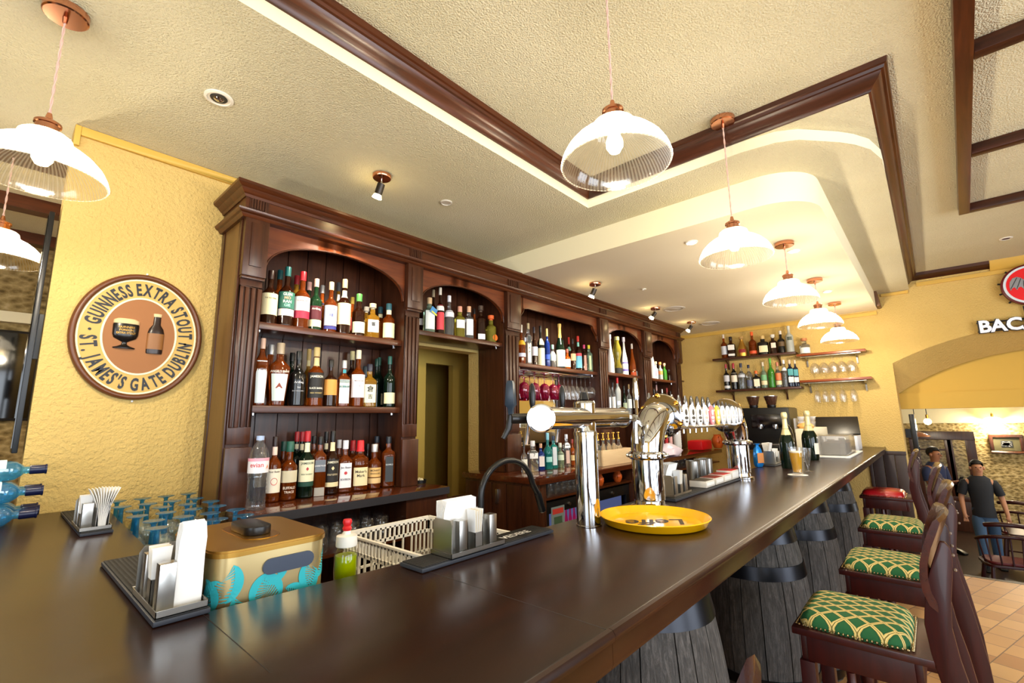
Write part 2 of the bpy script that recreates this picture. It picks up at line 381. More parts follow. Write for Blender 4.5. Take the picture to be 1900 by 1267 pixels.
struct(G().box(XF+.35, XS, -6, 3.2, ZS-.06, ZS), 'floor_lower', wood('dark floor boards of lower room', '#241710', '#3a2717', .35, 'x'))
struct(G().box(XF+.62, XS+.1, -6, 3.2, 2.2, 2.26), 'ceiling_lower', M_ceil_s)
struct(G().box(XF+.35, XS, 3.1, 3.2, ZS, 2.2).box(XF+.62, XS, -6.1, -6, ZS, .2).box(XF+.62, XS, -6.1, -6, 1.6, 2.2), 'wall_side', M_wall)
struct(G().box(XF+.35, XF+.36, .3, 3.2, ZS, -.001), 'trim_11', M_darky)
struct(G().box(6.12, 6.17, -4.2, .284, -.20, .002).box(6.171, 6.45, -4.2, .284, -.22, -.19).box(6.451, 6.50, -4.2, .284, -.41, -.22).box(6.501, XF+.3, -4.2, .284, -.41, -.38).box(6.121, XF+.34, .285, .30, -.75, -.061), 'trim_13', wood('dark step wood', '#1a100a', '#2c1a10', .45, 'y'))
# room beyond the opening at far left
struct(G().box(-3.5, .66, 5.2, 5.32, 0, 2.84), 'wall_left_room', M_stone)
struct(G().box(-3.5, .6, 5.12, 5.2, 2.24, 2.32), 'trim_12', M_fascia)
struct(G().box(.60, .66, YW+.12, 5.2, 0, 2.84), 'wall_side_left_room', M_wall)
g = G().add([(-3.5, YW, 2.84), (.66, YW, 2.84), (.66, 5.3, 2.84), (-3.5, 5.3, 2.84)], [(0, 1, 2, 3)]); struct(g, 'ceiling_left_room', M_ceil, smooth=False)
struct(G().box(-3.5, .66, 2.9, 5.2, -.06, 0), 'floor_left_room', M_tile)
for i, yb in enumerate((3.25, 4.0, 4.75)):
    tag(beam(-3.5, .598, yb-.05, yb+.05, 2.84, 2.76).obj('ceiling_beam', M_dark), 'dark ceiling beam crossing the left room, %s' % ('nearest the pub wall', 'in the middle', 'furthest back')[i], 'ceiling beam')
# ================================================================ BACK BAR CABINET
CZ0, CZT = 1.06, 2.66
PIL = [(.765, .868), (1.752, 1.862), (2.72, 2.875), (4.14, 4.30), (5.14, 5.33), (6.10, 6.24)]
bays = [(PIL[i][1], PIL[i+1][0]) for i in range(5)]
YP = 2.50
cab = thing('bar_cabinet', 'long dark wooden back bar cabinet with arched bays and carved pilasters', 'cabinet', (0, 0, 0))
def pilaster(x0, x1, first):
    wd = x1-x0; g = G()
    g.box(x0, x1, YP+.012, YW-.004, CZ0+.001, 2.50)          # post
    # fluted shaft, 3 grooves: raised strips between
    n = 3; gw = .010 if wd < .13 else .014; s_ = (wd-n*gw)/(n+1)
    for i in range(n+1): g.box(x0+i*(s_+gw), x0+i*(s_+gw)+s_, YP, YP+.013, 1.44, 2.14)
    g.box(x0, x1, YP, YP+.013, 1.36, 1.44).box(x0, x1, YP, YP+.013, 2.14, 2.185)
    g.box(x0-.006, x1+.006, YP-.012, YP+.013, CZ0+.001, 1.345)   # plinth block
    o = g.obj('pilaster', M_darkz, cab, bev=.003)
    # capital block with a raised panel
    g = G().box(x0-.006, x1+.006, YP-.03, YP+.013, 2.19, 2.50).box(x0-.004, x1+.004, YP-.024, YP+.013, 2.175, 2.19)
    g.obj('capital', M_darkz, o, bev=.004)
    G().box(x0+.022, x1-.022, YP-.037, YP-.029, 2.24, 2.47).obj('panel', M_darkz, o, bev=.004)
for i, (a, b_) in enumerate(PIL): pilaster(a, b_, i == 0)
# cornice: lower moulding, frieze, upper moulding, with returns at the left end
def ring(prof_, nm, par=None):
    x0, x1, yf = .765, 6.24, YP-.01
    g = G(); n_ = len(prof_)
    rows = [[(x0-d, YW-.004, z) for d, z in prof_], [(x0-d, yf-d, z) for d, z in prof_], [(x1+d, yf-d, z) for d, z in prof_], [(x1+d, YW-.004, z) for d, z in prof_]]
    v = [p for r in rows for p in r]; f = []
    for j in range(3):
        for i in range(n_): f.append((j*n_+i, j*n_+(i+1) % n_, (j+1)*n_+(i+1) % n_, (j+1)*n_+i))
    f += [tuple(range(n_)), tuple(3*n_+i for i in range(n_-1, -1, -1))]
    return g.add(v, f).obj(nm, M_dark, par or cab, ang=25)
co = ring([(-.05, 2.49), (.022, 2.49), (.030, 2.498), (.034, 2.506), (.044, 2.510), (.050, 2.518), (.052, 2.526), (.040, 2.532), (.02, 2.535), (-.05, 2.536)], 'cornice')
ring([(-.05, 2.53), (.012, 2.531), (.012, 2.615), (-.05, 2.615)], 'frieze', co)
ring([(-.05, 2.60), (.018, 2.600), (.024, 2.612), (.030, 2.616), (.040, 2.626), (.046, 2.636), (.060, 2.642), (.068, 2.650), (.068, 2.665), (-.05, 2.665)], 'crown', co)
for a, b_ in PIL:
    g = G().box(a+.006, b_-.006, YP-.027, YP-.02, 2.54, 2.60)
    for i in range(6): g.box(a+.012+i*(b_-a-.024)/6, a+.012+(i+.55)*(b_-a-.024)/6, YP-.034, YP-.026, 2.545, 2.597)
    g.obj('fluted_block', M_darkz, co)
G().box(.765, 6.24, YP+.02, YW-.004, 2.535, 2.55).obj('top_board', M_dark, cab)
# side panel (left end), recessed field; lighter olive wood paints in the yellow wall's reflection
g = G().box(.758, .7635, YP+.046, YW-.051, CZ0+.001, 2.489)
g.obj('side_panel', wood('wall-lit side panel wood', '#5a3c1c', '#6e4c26', .3, 'z'), cab)
G().box(.754, .7645, YW-.05, YW-.004, CZ0+.001, 2.489).box(.754, .7645, YP+.013, YP+.045, CZ0+.001, 2.489).obj('side_rail', M_darkz, cab, bev=.002)
# arches
def arch_panel(x0, x1, kind, mt):
    zt = 2.49; g = G(); n = 24
    pts = []
    if kind == 'round':
        zs, rise, e = 2.235, .205, .012
        hw = (x1-x0)/2-e
        for i in range(n+1):
            u = -1+2*i/n; a = math.asin(max(-1, min(1, u)))
            pts.append(((x0+x1)/2+hw*math.sin(u*PI/2), zs+rise*math.cos(u*PI/2)**.8 if abs(u) < 1 else zs))
    else:
        zs = 2.30
        prof_ = [(0.012, 2.245), (.014, 2.30), (.05, 2.335), (.075, 2.36), (.09, 2.395), (.14, 2.405)]
        pts = [(x0+d, z) for d, z in prof_]+[(x1-d, z) for d, z in reversed(prof_)]
    poly = [(x0, pts[0][1])]+pts+[(x1, pts[-1][1])]
    for i in range(len(poly)-1):
        (a, za), (b_, zb) = poly[i], poly[i+1]
        if b_-a > 1e-5: g.prism([(a, za), (b_, zb), (b_, zt), (a, zt)], 'y', YP+.012, YP+.034)
    o = g.obj('arch_panel', mt, cab, ang=30)
    e = G(); pp = [Vector((x, YP+.009, z)) for x, z in pts]
    e.tube(pp, .0045, 6); e.obj('arch_bead', M_dark, o)
for i, (a, b_) in enumerate(bays): arch_panel(a, b_, 'flat' if i == 2 else 'round', M_reddish)
# back panels of vertical boards
def boards(x0, x1, z0, z1, nm='back_panel', y=YW-.03, wdt=.118):
    g = G(); x = x0
    while x < x1-.01:
        xe = min(x+wdt, x1); g.box(x+.003, xe-.003, y, y+.016, z0, z1); x += wdt
    g.box(x0, x1, y+.012, y+.024, z0, z1); g.obj(nm, M_darkz, cab, smooth=False)
boards(bays[0][0], bays[0][1], CZ0+.001, 2.534); boards(bays[1][0], bays[1][1], 2.07, 2.534)
boards(bays[2][0], bays[2][1], 1.93, 2.534); boards(bays[3][0], bays[3][1], CZ0+.001, 2.534); boards(bays[4][0], bays[4][1], CZ0+.001, 2.534)
G().box(bays[2][0]+.01, bays[2][1]-.35, YW-.03, YW-.018, CZ0+.02, 1.90).obj('mirror', mat('mirror glass', '#dcdcd8', .02, 1), cab)
G().box(bays[2][1]-.34, bays[2][1], YW-.03, YW-.012, CZ0+.001, 1.93).obj('back_panel', M_darkz, cab)
# bay sides
for i, (a, b_) in enumerate(bays):
    if i == 1:
        G().box(b_-.012, b_-.001, YP+.02, YW-.03, 1.062, 2.49).obj('side_lining', M_darkz, cab)
SH = [(0, 1.976), (0, 1.547), (1, 2.070), (2, 1.930), (3, 1.945), (4, 1.940), (3, 1.50), (4, 1.50)]
for i, z in SH:
    a, b_ = bays[i]; th = .036 if i == 0 else .033
    s_ = G().box(a+.001, b_-.001, YP+.03, YW-.032, z-th, z).obj('shelf', M_dark, cab, bev=.003)
    k = G().cyl((a+.03, YP+.08, z-th-.012), (a+.03, YP+.08, z-th), .008, 8).cyl((b_-.03, YP+.08, z-th-.012), (b_-.03, YP+.08, z-th), .008, 8)
    k.obj('shelf_pin', M_chrome, s_)
# small bracket shelf on the right end of the cabinet
t = thing('corner_shelf', 'tiny dark shelf fixed to the right end of the back bar cabinet', 'shelf', (6.31, 2.6, 1.96))
G().box(-.065, .09, -.07, .07, -.02, 0).obj('board', M_dark, t, bev=.003)
G().prism([(-.065, -.02), (-.065, -.09), (.03, -.02)], 'y', -.01, .01).obj('bracket', M_dark, t)

# ---------------------------------------------------------------- back counters
ct = thing('back_counter', 'dark polished back counter under the left bay, glasses stored below', 'counter', (.79, 2.28, 0))
M_ctop = wood('polished red brown counter top', '#3d1a0c', '#5a2a14', .12, 'x', .6, coat=.5, st=.02)
G().box(-.0, 1.16, 0, .535, 1.02, 1.06).obj('counter_top', M_ctop, ct, bev=.003)
G().box(0, 1.16, -.004, .001, 1.018, 1.058).obj('edge_strip', mat('slate edge strip', '#2c2a2e', .4), ct)
G().box(0, .02, .02, .535, 0, 1.019).box(.86, .88, .02, .535, 0, 1.019).box(.88, 1.14, .02, .04, 0, 1.019).box(1.14, 1.16, .02, .535, 0, 1.019).box(.02, .86, .51, .53, 0, 1.019).obj('carcass', M_darkz, ct)
G().box(.02, .86, .03, .51, .80, .815).obj('shelf', M_dark, ct)
c2 = thing('back_counter', 'dark polished back counter running right of the doorway to the far wall', 'counter', (2.54, 2.04, 0))
L2 = 6.20-2.54
G().box(0, L2, 0, .775, 1.02, 1.06).obj('counter_top', M_ctop, c2, bev=.003)
g = G().box(0.03, .05, .03, .77, 0, 1.019).box(.05, .085, .03, .05, 0, 1.019)
for i in range(5): g.box(.022, .031, .04+i*.145, .18+i*.145, .05, 1.0)
for xx in (.088, .728, 1.358, 1.988, 2.82): g.box(xx, xx+.02, .03, .77, 0, 1.019)
g.box(.05, L2, .75, .77, 0, 1.019)
g.obj('carcass', M_darkz, c2, bev=.002)
G().box(.11, L2-.01, .04, .75, .90, .915).obj('shelf', M_dark, c2)
yh = y_at(920, 2.54, .93)-2.04; G().box(.004, .021, yh-.012, yh+.012, .86, .96).obj('handle', M_steel, c2, bev=.002)
# low dark gate between the two counters
gt = thing('half_door', 'low dark boarded half door closing the gap between the two back counters', 'door', (2.2, 2.74, 0))
g = G()
for i in range(4): g.box(-.19+i*.125, -.07+i*.125, 0, .03, .04, .90)
g.box(-.2, .31, -.006, 0, .82, .90); g.box(-.2, .31, -.006, 0, .05, .12); g.obj('panel', M_darkz, gt, bev=.002)
G().cyl((.26, -.02, .72), (.26, -.02, .82), .008, 8).obj('handle', M_steel, gt)

# ================================================================ THE BAR
bar = thing('bar_counter', 'long dark varnished L-shaped pub bar counter with a moulded front lip', 'bar', (0, 0, 0))
BT = 1.10
yb = .467
out = [(-1.6, yb), (XF-.001, yb), (XF-.001, .99), (2.0, 1.005), (1.32, 1.03), (.60, 1.08), (.333, 1.10), (.338, 1.47), (.36, 1.75), (.375, 2.2), (.40, YW-.003), (-1.6, YW-.003)]
G().prism(out, 'z', BT-.042, BT).obj('bar_top', M_bartop, bar, bev=.004)
def lip_at(x0, x1, nm='lip'):
    pr = [(yb+.001, BT-.002), (yb-.004, BT+.003), (yb-.012, BT+.002), (yb-.017, BT-.006), (yb-.016, BT-.014), (yb-.010, BT-.020), (yb-.010, BT-.052), (yb-.006, BT-.062), (yb+.03, BT-.064), (yb+.03, BT-.043)]
    return G().prism(pr, 'x', x0, x1).obj(nm, wood('lip wood', '#1f0d07', '#35180b', .27, 'x', .6, st=.03), bar, ang=50)
lip_at(-1.6, .757); lip_at(.758, XF-.002)
# joints in the top
M_joint = mat('dark joint', '#120a06', .6)
G().box(.7565, .7585, yb+.002, 1.06, BT-.001, BT+.0002).obj('joint', M_joint, bar)
G().box(.318, .3195, yb+.3, 1.15, BT-.001, BT+.0002).obj('joint', M_joint, bar)
# boarded front, set back behind the barrels
g = G(); x = -1.6
while x < XF-.05: g.box(x+.002, min(x+.118, XF-.03), .978, .992, .02, BT-.043); x += .12
g.obj('front_boards', M_darkz, bar)
G().box(-1.6, XF-.03, .974, .995, 0, .10).obj('kick_board', M_dark, bar)
G().box(.30, .32, 1.10, YW-.05, 0, BT-.043).obj('inner_panel', M_darky, bar)
# working surface inside the bar (sink side)
t = thing('work_surface', 'dark low work surface behind the bar corner carrying the blue glasses', 'work surface', (.36, 1.11, 0))
G().box(0, .42, 0, 1.68, .92, .95).obj('board', M_dark, t, bev=.003)
G().box(.40, .42, 0.01, 1.66, 0, .92).box(0, .42, 1.66, 1.68, 0, .92).obj('panel', M_darky, t)
t = thing('sink_unit', 'steel sink unit behind the bar under the white glass baskets', 'sink', (.88, 1.10, 0))
G().box(0, 1.0, 0, .54, .86, .89).box(0, 1.0, .52, .54, .89, .91).obj('sink_top', M_steel, t, bev=.003)
G().box(0.0, 1.0, .52, .535, 0, .86).box(0, .02, 0, .52, 0, .86).box(.98, 1.0, 0, .52, 0, .86).obj('cabinet', mat('dark steel', '#3a3a3c', .4, 1), t)
# ---------------------------------------------------------------- barrels under the bar
m = mat('weathered barrel oak', '#5c5a5a', .6); mp = coord(m, (22, 22, 2.5)); t1 = noise(m, mp, 4, 10, .8, .8)
ramp(m, t1.outputs[0], [(.3, '#171413'), (.5, '#3c3936'), (.72, '#6f6a66')]); mp2 = coord(m, (1, 1, 20)); t2 = noise(m, mp2, 6, 4, .6)
bump(m, t1.outputs[0], .7, .006); M_oak = m
M_hoop = mat('dark steel hoop', '#26272b', .3, .9)
def barrel_r(z): return .178+.060*math.sin(PI*min(1, max(0, z/.98)))**.8
HOOPS = ((.015, .07), (.19, .24), (.33, .37), (.755, .81), (.90, .96))
def make_barrel(label, loc, hoops=HOOPS):
    t = thing('barrel', label, 'barrel', loc, random.random()*6, 'weathered oak barrels under the bar')
    g = G(); N = 19
    for i in range(N):
        a0, a1 = 2*PI*(i+.22*math.sin(i*2.3))/N+.008, 2*PI*(i+1+.22*math.sin((i+1)%N*2.3))/N-.008; v = []; f = []
        zs = [0.0+.98*k/12 for k in range(13)]
        for z in zs:
            r = barrel_r(z)
            for a, rr in ((a0, r-.025), (a0, r-.0006), ((a0+a1)/2, r), (a1, r-.0006), (a1, r-.025)): v.append((rr*math.cos(a), rr*math.sin(a), z))
        for k in range(12):
            for q in range(4): f.append((k*5+q, k*5+q+1, (k+1)*5+q+1, (k+1)*5+q))
        g.add(v, f)
    g.obj('staves', M_oak, t, ang=30)
    G().lathe([(.0001, .94), (.172, .94), (.172, .95), (.0001, .95)], 28).lathe([(.0001, .03), (.172, .03), (.172, .04), (.0001, .04)], 28).obj('head', M_oak, t)
    for z0, z1 in hoops:
        G().lathe([(barrel_r(z0)+.001, z0), (barrel_r(z0)+.004, z0), (barrel_r(z1)+.004, z1), (barrel_r(z1)+.001, z1)], 40).obj('hoop', M_hoop, t)
    return t
make_barrel('weathered oak barrel under the bar nearest the camera', (1.42, .738, 0), ((.015, .07), (.19, .24), (.33, .37), (.58, .63), (.895, .962)))
b0 = make_barrel('second weathered oak barrel from the camera under the bar lip', (2.52, .738, 0))
for k, (xx, lb) in enumerate(((3.40, 'third weathered oak barrel from the camera under the bar lip'), (4.45, 'furthest visible weathered oak barrel under the bar by the red stool'))):
    copy_thing(b0, (xx, .738, 0), 1.3*k+.4, lb)
# ================================================================ PENDANTS AND CEILING LAMPS
M_shade = bpy.data.materials.new('ribbed prismatic glass'); M_shade.use_nodes = True
n = M_shade.node_tree.nodes; l = M_shade.node_tree.links; n.clear()
o_ = n.new('ShaderNodeOutputMaterial'); tr = n.new('ShaderNodeBsdfTransparent'); tl = n.new('ShaderNodeBsdfTranslucent'); gl = n.new('ShaderNodeBsdfGlossy')
gl.inputs['Roughness'].default_value = .08; tl.inputs[0].default_value = (1, .97, .9, 1); tr.inputs[0].default_value = (.97, .96, .93, 1)
m1 = n.new('ShaderNodeMixShader'); m2 = n.new('ShaderNodeMixShader'); m2.inputs[0].default_value = .07
tc = n.new('ShaderNodeTexCoord'); sp_ = n.new('ShaderNodeSeparateXYZ'); at = n.new('ShaderNodeMath'); at.operation = 'ARCTAN2'; mu = n.new('ShaderNodeMath'); mu.operation = 'MULTIPLY'; mu.inputs[1].default_value = 84; sn = n.new('ShaderNodeMath'); sn.operation = 'SINE'; mr = n.new('ShaderNodeMapRange')
mr.inputs[1].default_value = -1; mr.inputs[3].default_value = .16; mr.inputs[4].default_value = .44
l.new(tc.outputs['Object'], sp_.inputs[0]); l.new(sp_.outputs[0], at.inputs[0]); l.new(sp_.outputs[1], at.inputs[1]); l.new(at.outputs[0], mu.inputs[0]); l.new(mu.outputs[0], sn.inputs[0]); l.new(sn.outputs[0], mr.inputs[0]); l.new(mr.outputs[0], m1.inputs[0])
l.new(tr.outputs[0], m1.inputs[1]); l.new(tl.outputs[0], m1.inputs[2]); l.new(m1.outputs[0], m2.inputs[1]); l.new(gl.outputs[0], m2.inputs[2]); l.new(m2.outputs[0], o_.inputs[0])
M_bulb = mat('lit bulb', '#fff2d0', .3, emit='#ffdf9e', estr=40)
M_cord = mat('pink braided cord', '#e0bcae', .8)
def shade_mesh():
    pr = [(.040, .150), (.054, .148), (.064, .140), (.068, .120), (.076, .112), (.100, .100), (.126, .080), (.148, .055), (.162, .028), (.168, .007), (.168, 0), (.163, 0)]
    N = 180; v = []; f = []
    for j, (r, z) in enumerate(pr):
        for i in range(N):
            a = 2*PI*i/N; rr = r*(1+(.010 if i % 2 else 0)*(1 if 4 <= j <= 9 else .4 if j < 4 else 0)); v.append((rr*math.cos(a), rr*math.sin(a), z))
    for j in range(len(pr)-1):
        for i in range(N): f.append((j*N+i, j*N+(i+1) % N, (j+1)*N+(i+1) % N, (j+1)*N+i))
    return G().add(v, f).mesh('shade', M_shade, ang=80)
ME_SHADE = shade_mesh()
def pendant(X, Y, zc, label, power=24, zr=2.235):
    t = thing('pendant_lamp', label, 'pendant lamp', (X, Y, zr), 0, 'ribbed glass pendants over the bar')
    link('shade', ME_SHADE, t)
    G().lathe([(.0001, .225), (.006, .222), (.011, .200), (.026, .194), (.034, .188), (.034, .180), (.030, .178), (.030, .150), (.033, .148), (.033, .142), (.0001, .142)], 20).obj('lamp_holder', M_copper, t)
    G().lathe([(.0001, .040), (.016, .045), (.026, .062), (.026, .080), (.018, .102), (.014, .120), (.014, .141), (.0001, .141)], 16).obj('bulb', M_bulb, t)
    h = zc-zr
    g = G(); npt = int((h-.25)/.012)
    for ph in (0, PI):
        g.tube([(.0022*math.cos(k*.9+ph), .0022*math.sin(k*.9+ph), .222+(h-.245)*k/npt) for k in range(npt+1)], .0022, 5)
    g.obj('cord', M_cord, t)
    G().lathe([(.0001, h-.028), (.056, h-.028), (.060, h-.024), (.060, h-.001), (.0001, h-.001)], 32).lathe([(.0001, h-.05), (.006, h-.05), (.008, h-.028), (.0001, h-.028)], 10).obj('ceiling_rose', M_copper, t)
    point('pendant_light', (X, Y, zr+.012), power, WARM, .03)
P = [(.022, 2.015, 2.84, 'ribbed glass pendant lamp over the left arm of the bar, largest at far left'),
     (-.06, 3.215, 2.84, 'ribbed glass pendant lamp hanging beyond the yellow wall edge at far left'),
     (1.215, .645, 3.0, 'ribbed glass pendant lamp hanging nearest over the long bar'),
     (2.40, .645, 3.0, 'ribbed glass pendant lamp second along the bar, its copper rose beside the brown moulding'),
     (3.60, .645, 2.66, 'ribbed glass pendant lamp third along the bar under the low ceiling'),
     (4.79, .655, 2.66, 'ribbed glass pendant lamp fourth along the bar'),
     (5.98, .665, 2.66, 'ribbed glass pendant lamp furthest along the bar, near the far wall')]
for i, p in enumerate(P): pendant(*p)
# copper spot lamps above the cabinet
M_hot = mat('lit spot lamp', '#fff4d8', .3, emit='#ffe2a4', estr=60)
def spot(X, Y, zc, dirx, label):
    t = thing('ceiling_spotlight', label, 'spotlight', (X, Y, zc), 0, 'copper spotlights above the cabinet')
    G().lathe([(.0001, -.001), (.052, -.001), (.052, -.018), (.049, -.022), (.0001, -.022)], 28).obj('base', M_copper, t)
    G().cyl((0, 0, -.022), (0, .004, -.055), .005, 8).obj('stem', M_chrome, t)
    d = Vector(dirx).normalized(); p0 = Vector((0, .004, -.052))
    G().cyl(p0, p0+d*.065, .0215, 18).obj('lamp_body', mat('gunmetal', '#38332f', .3, .8), t)
    G().cyl(p0+d*.0652, p0+d*.085, .020, 18, .027).obj('lamp', M_hot, t)
    dl = bpy.data.lights.new('spot', 'SPOT'); dl.energy = 60; dl.color = WARM; dl.spot_size = 1.5; dl.spot_blend = .6; dl.shadow_soft_size = .03
    lo = bpy.data.objects.new('spot_light', dl); COL.objects.link(lo); lo.location = Vector((X, Y, zc))+p0+d*.1
    lo.rotation_euler = d.to_track_quat('-Z', 'Y').to_euler()
spot(1.342, 2.175, 2.84, (-.12, .35, -1), 'copper based spotlight above the leftmost cabinet bay')
spot(3.51, 2.13, 2.66, (-.1, .5, -1), 'copper based spotlight above the middle of the cabinet')
spot(4.80, 2.16, 2.66, (-.35, .45, -.8), 'copper based spotlight beside a round grille, above the fourth bay')
spot(5.86, 2.17, 2.66, (-.35, .45, -.8), 'copper based spotlight nearest the far wall')
# round grilles, recessed lamps
def disc(name, X, Y, z, r, label, cat, mt, inner=None, group=None):
    t = thing(name, label, cat, (X, Y, z), 0, group)
    G().lathe([(.0001, -.001), (r, -.001), (r, -.006), (r*.8, -.009), (r*.78, -.004), (.0001, -.004)], 32).obj('rim', mt, t)
    if inner: G().lathe([(.0001, -.0045), (r*.6, -.0045), (r*.55, -.008), (.0001, -.008)], 24).obj('insert', inner, t)
    return t
M_grille = mat('grey white ceiling grille', '#c9c2b8', .6)
disc('ceiling_speaker', 4.99, 2.03, 2.66, .12, 'round perforated ceiling grille beside the fourth bay spotlight', 'ceiling speaker', M_grille, M_grille, 'round ceiling grilles')
disc('ceiling_speaker', 6.12, 2.03, 2.66, .12, 'round perforated ceiling grille nearest the far wall', 'ceiling speaker', M_grille, M_grille, 'round ceiling grilles')
t = disc('smoke_detector', 1.808, 2.167, 2.84, .038, 'small flat white detector disc on the dropped ceiling above the second bay', 'detector', mat('greyish white', '#cfc9bd', .6))
t = disc('recessed_downlight', .507, 2.123, 2.84, .055, 'unlit recessed downlight with chrome eyeball near upper left', 'downlight', M_whitep, mat('dark lamp well', '#2a2c2e', .3))
G().sphere((0, 0, .008), .026, 16).obj('eyeball', M_chrome, t)
t = disc('recessed_downlight', .16, 3.0, 2.84, .05, 'recessed downlight partly hidden behind the left pendant, beyond the wall edge', 'downlight', M_whitep, M_black)
for i, (X, Y) in enumerate(((3.13, 1.115), (3.83, .63), (5.36, .64))):
    disc('recessed_downlight', X, Y, 2.66, .042, ('lit recessed downlight left of the second pendant', 'lit recessed downlight beside the third pendant rose', 'lit recessed downlight beside the fourth pendant rose')[i], 'downlight', M_whitep, M_hot, 'lit recessed downlights')
disc('recessed_downlight', 5.9, -.66, 3.0, .045, 'recessed downlight in the high ceiling above the round red sign', 'downlight', M_whitep, M_black)
t = disc('ceiling_sensor', 4.0, 1.9, 2.66, .02, 'tiny white ceiling sensor on the low ceiling past the cabinet middle', 'sensor', M_whitep)

# ================================================================ OVAL WALL SIGN
SX, SZ, SA, SB = .447, 1.880, .255, .305
t = thing('wall_sign', 'oval stout sign on the yellow wall with a carved glass and bottle in the middle', 'sign', (SX, YW-.001, SZ))
def ell(a, b_, y, n=72): return [(a*math.cos(2*PI*i/n), y, b_*math.sin(2*PI*i/n)) for i in range(n)]
def ell_loft(rows, cap=True):
    g = G(); n_ = len(rows[0]); v = [p for r in rows for p in r]; f = []
    for j in range(len(rows)-1):
        for i in range(n_): f.append((j*n_+i, j*n_+(i+1) % n_, (j+1)*n_+(i+1) % n_, (j+1)*n_+i))
    if cap: f.append(tuple((len(rows)-1)*n_+i for i in range(n_)))
    return g.add(v, f)
rows = []
for k in range(9):
    a = PI*k/8; rows.append(ell(SA-.013+.013*math.cos(a), SB-.013+.013*math.cos(a), -.014-.016*math.sin(a)))
ell_loft([ell(SA, SB, 0)]+rows, False).obj('rim', mat('red brown painted rim', '#63371b', .35), t)
ell_loft([ell(SA-.02, SB-.02, -.012)]).obj('board', mat('ochre sign board', '#c4a052', .55), t)
M_cream = mat('cream paint line', '#efe2b8', .5)
ell_loft([ell(SA-.026, SB-.026, -.011), ell(SA-.026, SB-.026, -.0135), ell(SA-.033, SB-.033, -.0135), ell(SA-.033, SB-.033, -.011)], False).obj('line', M_cream, t)
IA, IB = .138, .180
ell_loft([ell(IA+.008, IB+.008, -.011), ell(IA+.008, IB+.008, -.015), ell(IA, IB, -.015), ell(IA, IB, -.011)], False).obj('line', M_cream, t)
m = mat('warm brown oval', '#955f30', .6)
ell_loft([ell(IA, IB, -.0125)]).obj('inner_panel', m, t)
M_ink = mat('black sign lettering', '#17181f', .5)
def ring_text(s, a_mid, span, top):
    ws = []
    for ch in s: ws.append(.30 if ch == ' ' else (text2d(ch, .035)[3]-text2d(ch, .035)[2])+.17)
    tot = sum(ws); g = G(); ra, rb = (SA-.033+IA+.008)/2, (SB-.033+IB+.008)/2; acc = 0
    h = .058
    sg = -1 if top else 1; A_ = [a_mid-sg*span/2+sg*span*i/200 for i in range(201)]; S_ = [0]
    for i in range(200): S_.append(S_[-1]+math.hypot(ra*(math.cos(A_[i+1])-math.cos(A_[i])), rb*(math.sin(A_[i+1])-math.sin(A_[i]))))
    KX = S_[-1]/tot*1.0
    def arc_at(u):
        t_ = u*S_[-1]; i = max(j for j in range(201) if S_[j] <= t_+1e-9); i = min(i, 199); return A_[i]+(A_[i+1]-A_[i])*(t_-S_[i])/(S_[i+1]-S_[i])
    for ch, w_ in zip(s, ws):
        u = (acc+w_/2)/tot; acc += w_
        if ch == ' ': continue
        a = arc_at(u)
        c = Vector((ra*math.cos(a), 0, rb*math.sin(a))); nn = Vector((math.cos(a)/ra, 0, math.sin(a)/rb)).normalized()
        upv = nn if top else -nn; rt = Vector((upv.z, 0, -upv.x))
        kk = 1.0
        v, f, x0, x1, y0, y1 = text2d(ch, .035); sc = h/.73; dy = .365
        if ch in ".'": pass
        g.add([tuple(c+rt*((x-(x0+x1)/2)*KX)+upv*((y-dy)*sc)+Vector((0, -.0145, 0))) for x, y in v], f)
    return g
g = ring_text('GUINNESS EXTRA STOUT', math.radians(86), math.radians(170), True); g2 = ring_text("ST. JAMES'S GATE DUBLIN", math.radians(-90), math.radians(174), False); g.add(g2.v, g2.f)
for a in (math.radians(177), math.radians(-5)):
    g.add([((SA+IA-.025)/2*math.cos(a)+.006*math.cos(q), -.0145, (SB+IB-.025)/2*math.sin(a)+.006*math.sin(q)) for q in [PI*2*i/12 for i in range(12)]], [tuple(range(12))])
g.obj('lettering', M_ink, t, smooth=False)
def half(prof_, c, flat=.45):
    mm = Matrix.Translation(c) @ Matrix.Diagonal((1.18, flat, 1.18, 1)); return G().lathe(prof_, 28, (0, 0, 0), m=mm)
gl_ = half([(.0001, 0), (.034, 0), (.036, .004), (.020, .010), (.009, .016), (.008, .026), (.018, .032), (.036, .042), (.041, .056), (.042, .095), (.040, .100)], (-.056, -.013, -.066)).obj('stout_glass', mat('black glossy stout', '#15100e', .25), t)
half([(.040, .1), (.042, .104), (.041, .114), (.030, .121), (.0001, .123)], (-.056, -.013, -.066)).obj('foam', mat('foam tan', '#d8bb8a', .6), gl_)
g = G()
for i, s in enumerate(('GUINNESS', 'FOREIGN', 'EXTRA STOUT')): put_text(g, s, .0095, lambda u, v: (u-.056, -.013-.45*math.sqrt(max(0, .0500**2-u*u))-.0015, v-.066), .02, .072, 0, .100-i*.014)
g.obj('lettering', mat('gold paint', '#b58a3c', .4, .5), gl_, smooth=False)
bt = half([(.0001, 0), (.026, 0), (.028, .005), (.028, .088), (.024, .104), (.013, .122), (.012, .160), (.0001, .160)], (.060, -.013, -.080)).obj('carved_bottle', mat('dark brown bottle carving', '#24140d', .3), t)
half([(.0135, .155), (.0145, .160), (.0145, .168), (.0001, .170)], (.060, -.013, -.080)).obj('cap', mat('foam tan'), bt)
half([(.0285, .018), (.0287, .028), (.0287, .074), (.0285, .084), (.0001, .084), (.0001, .018)], (.060, -.0135, -.080), .46).obj('label', mat('bronze label', '#8a5a2c', .45), bt)
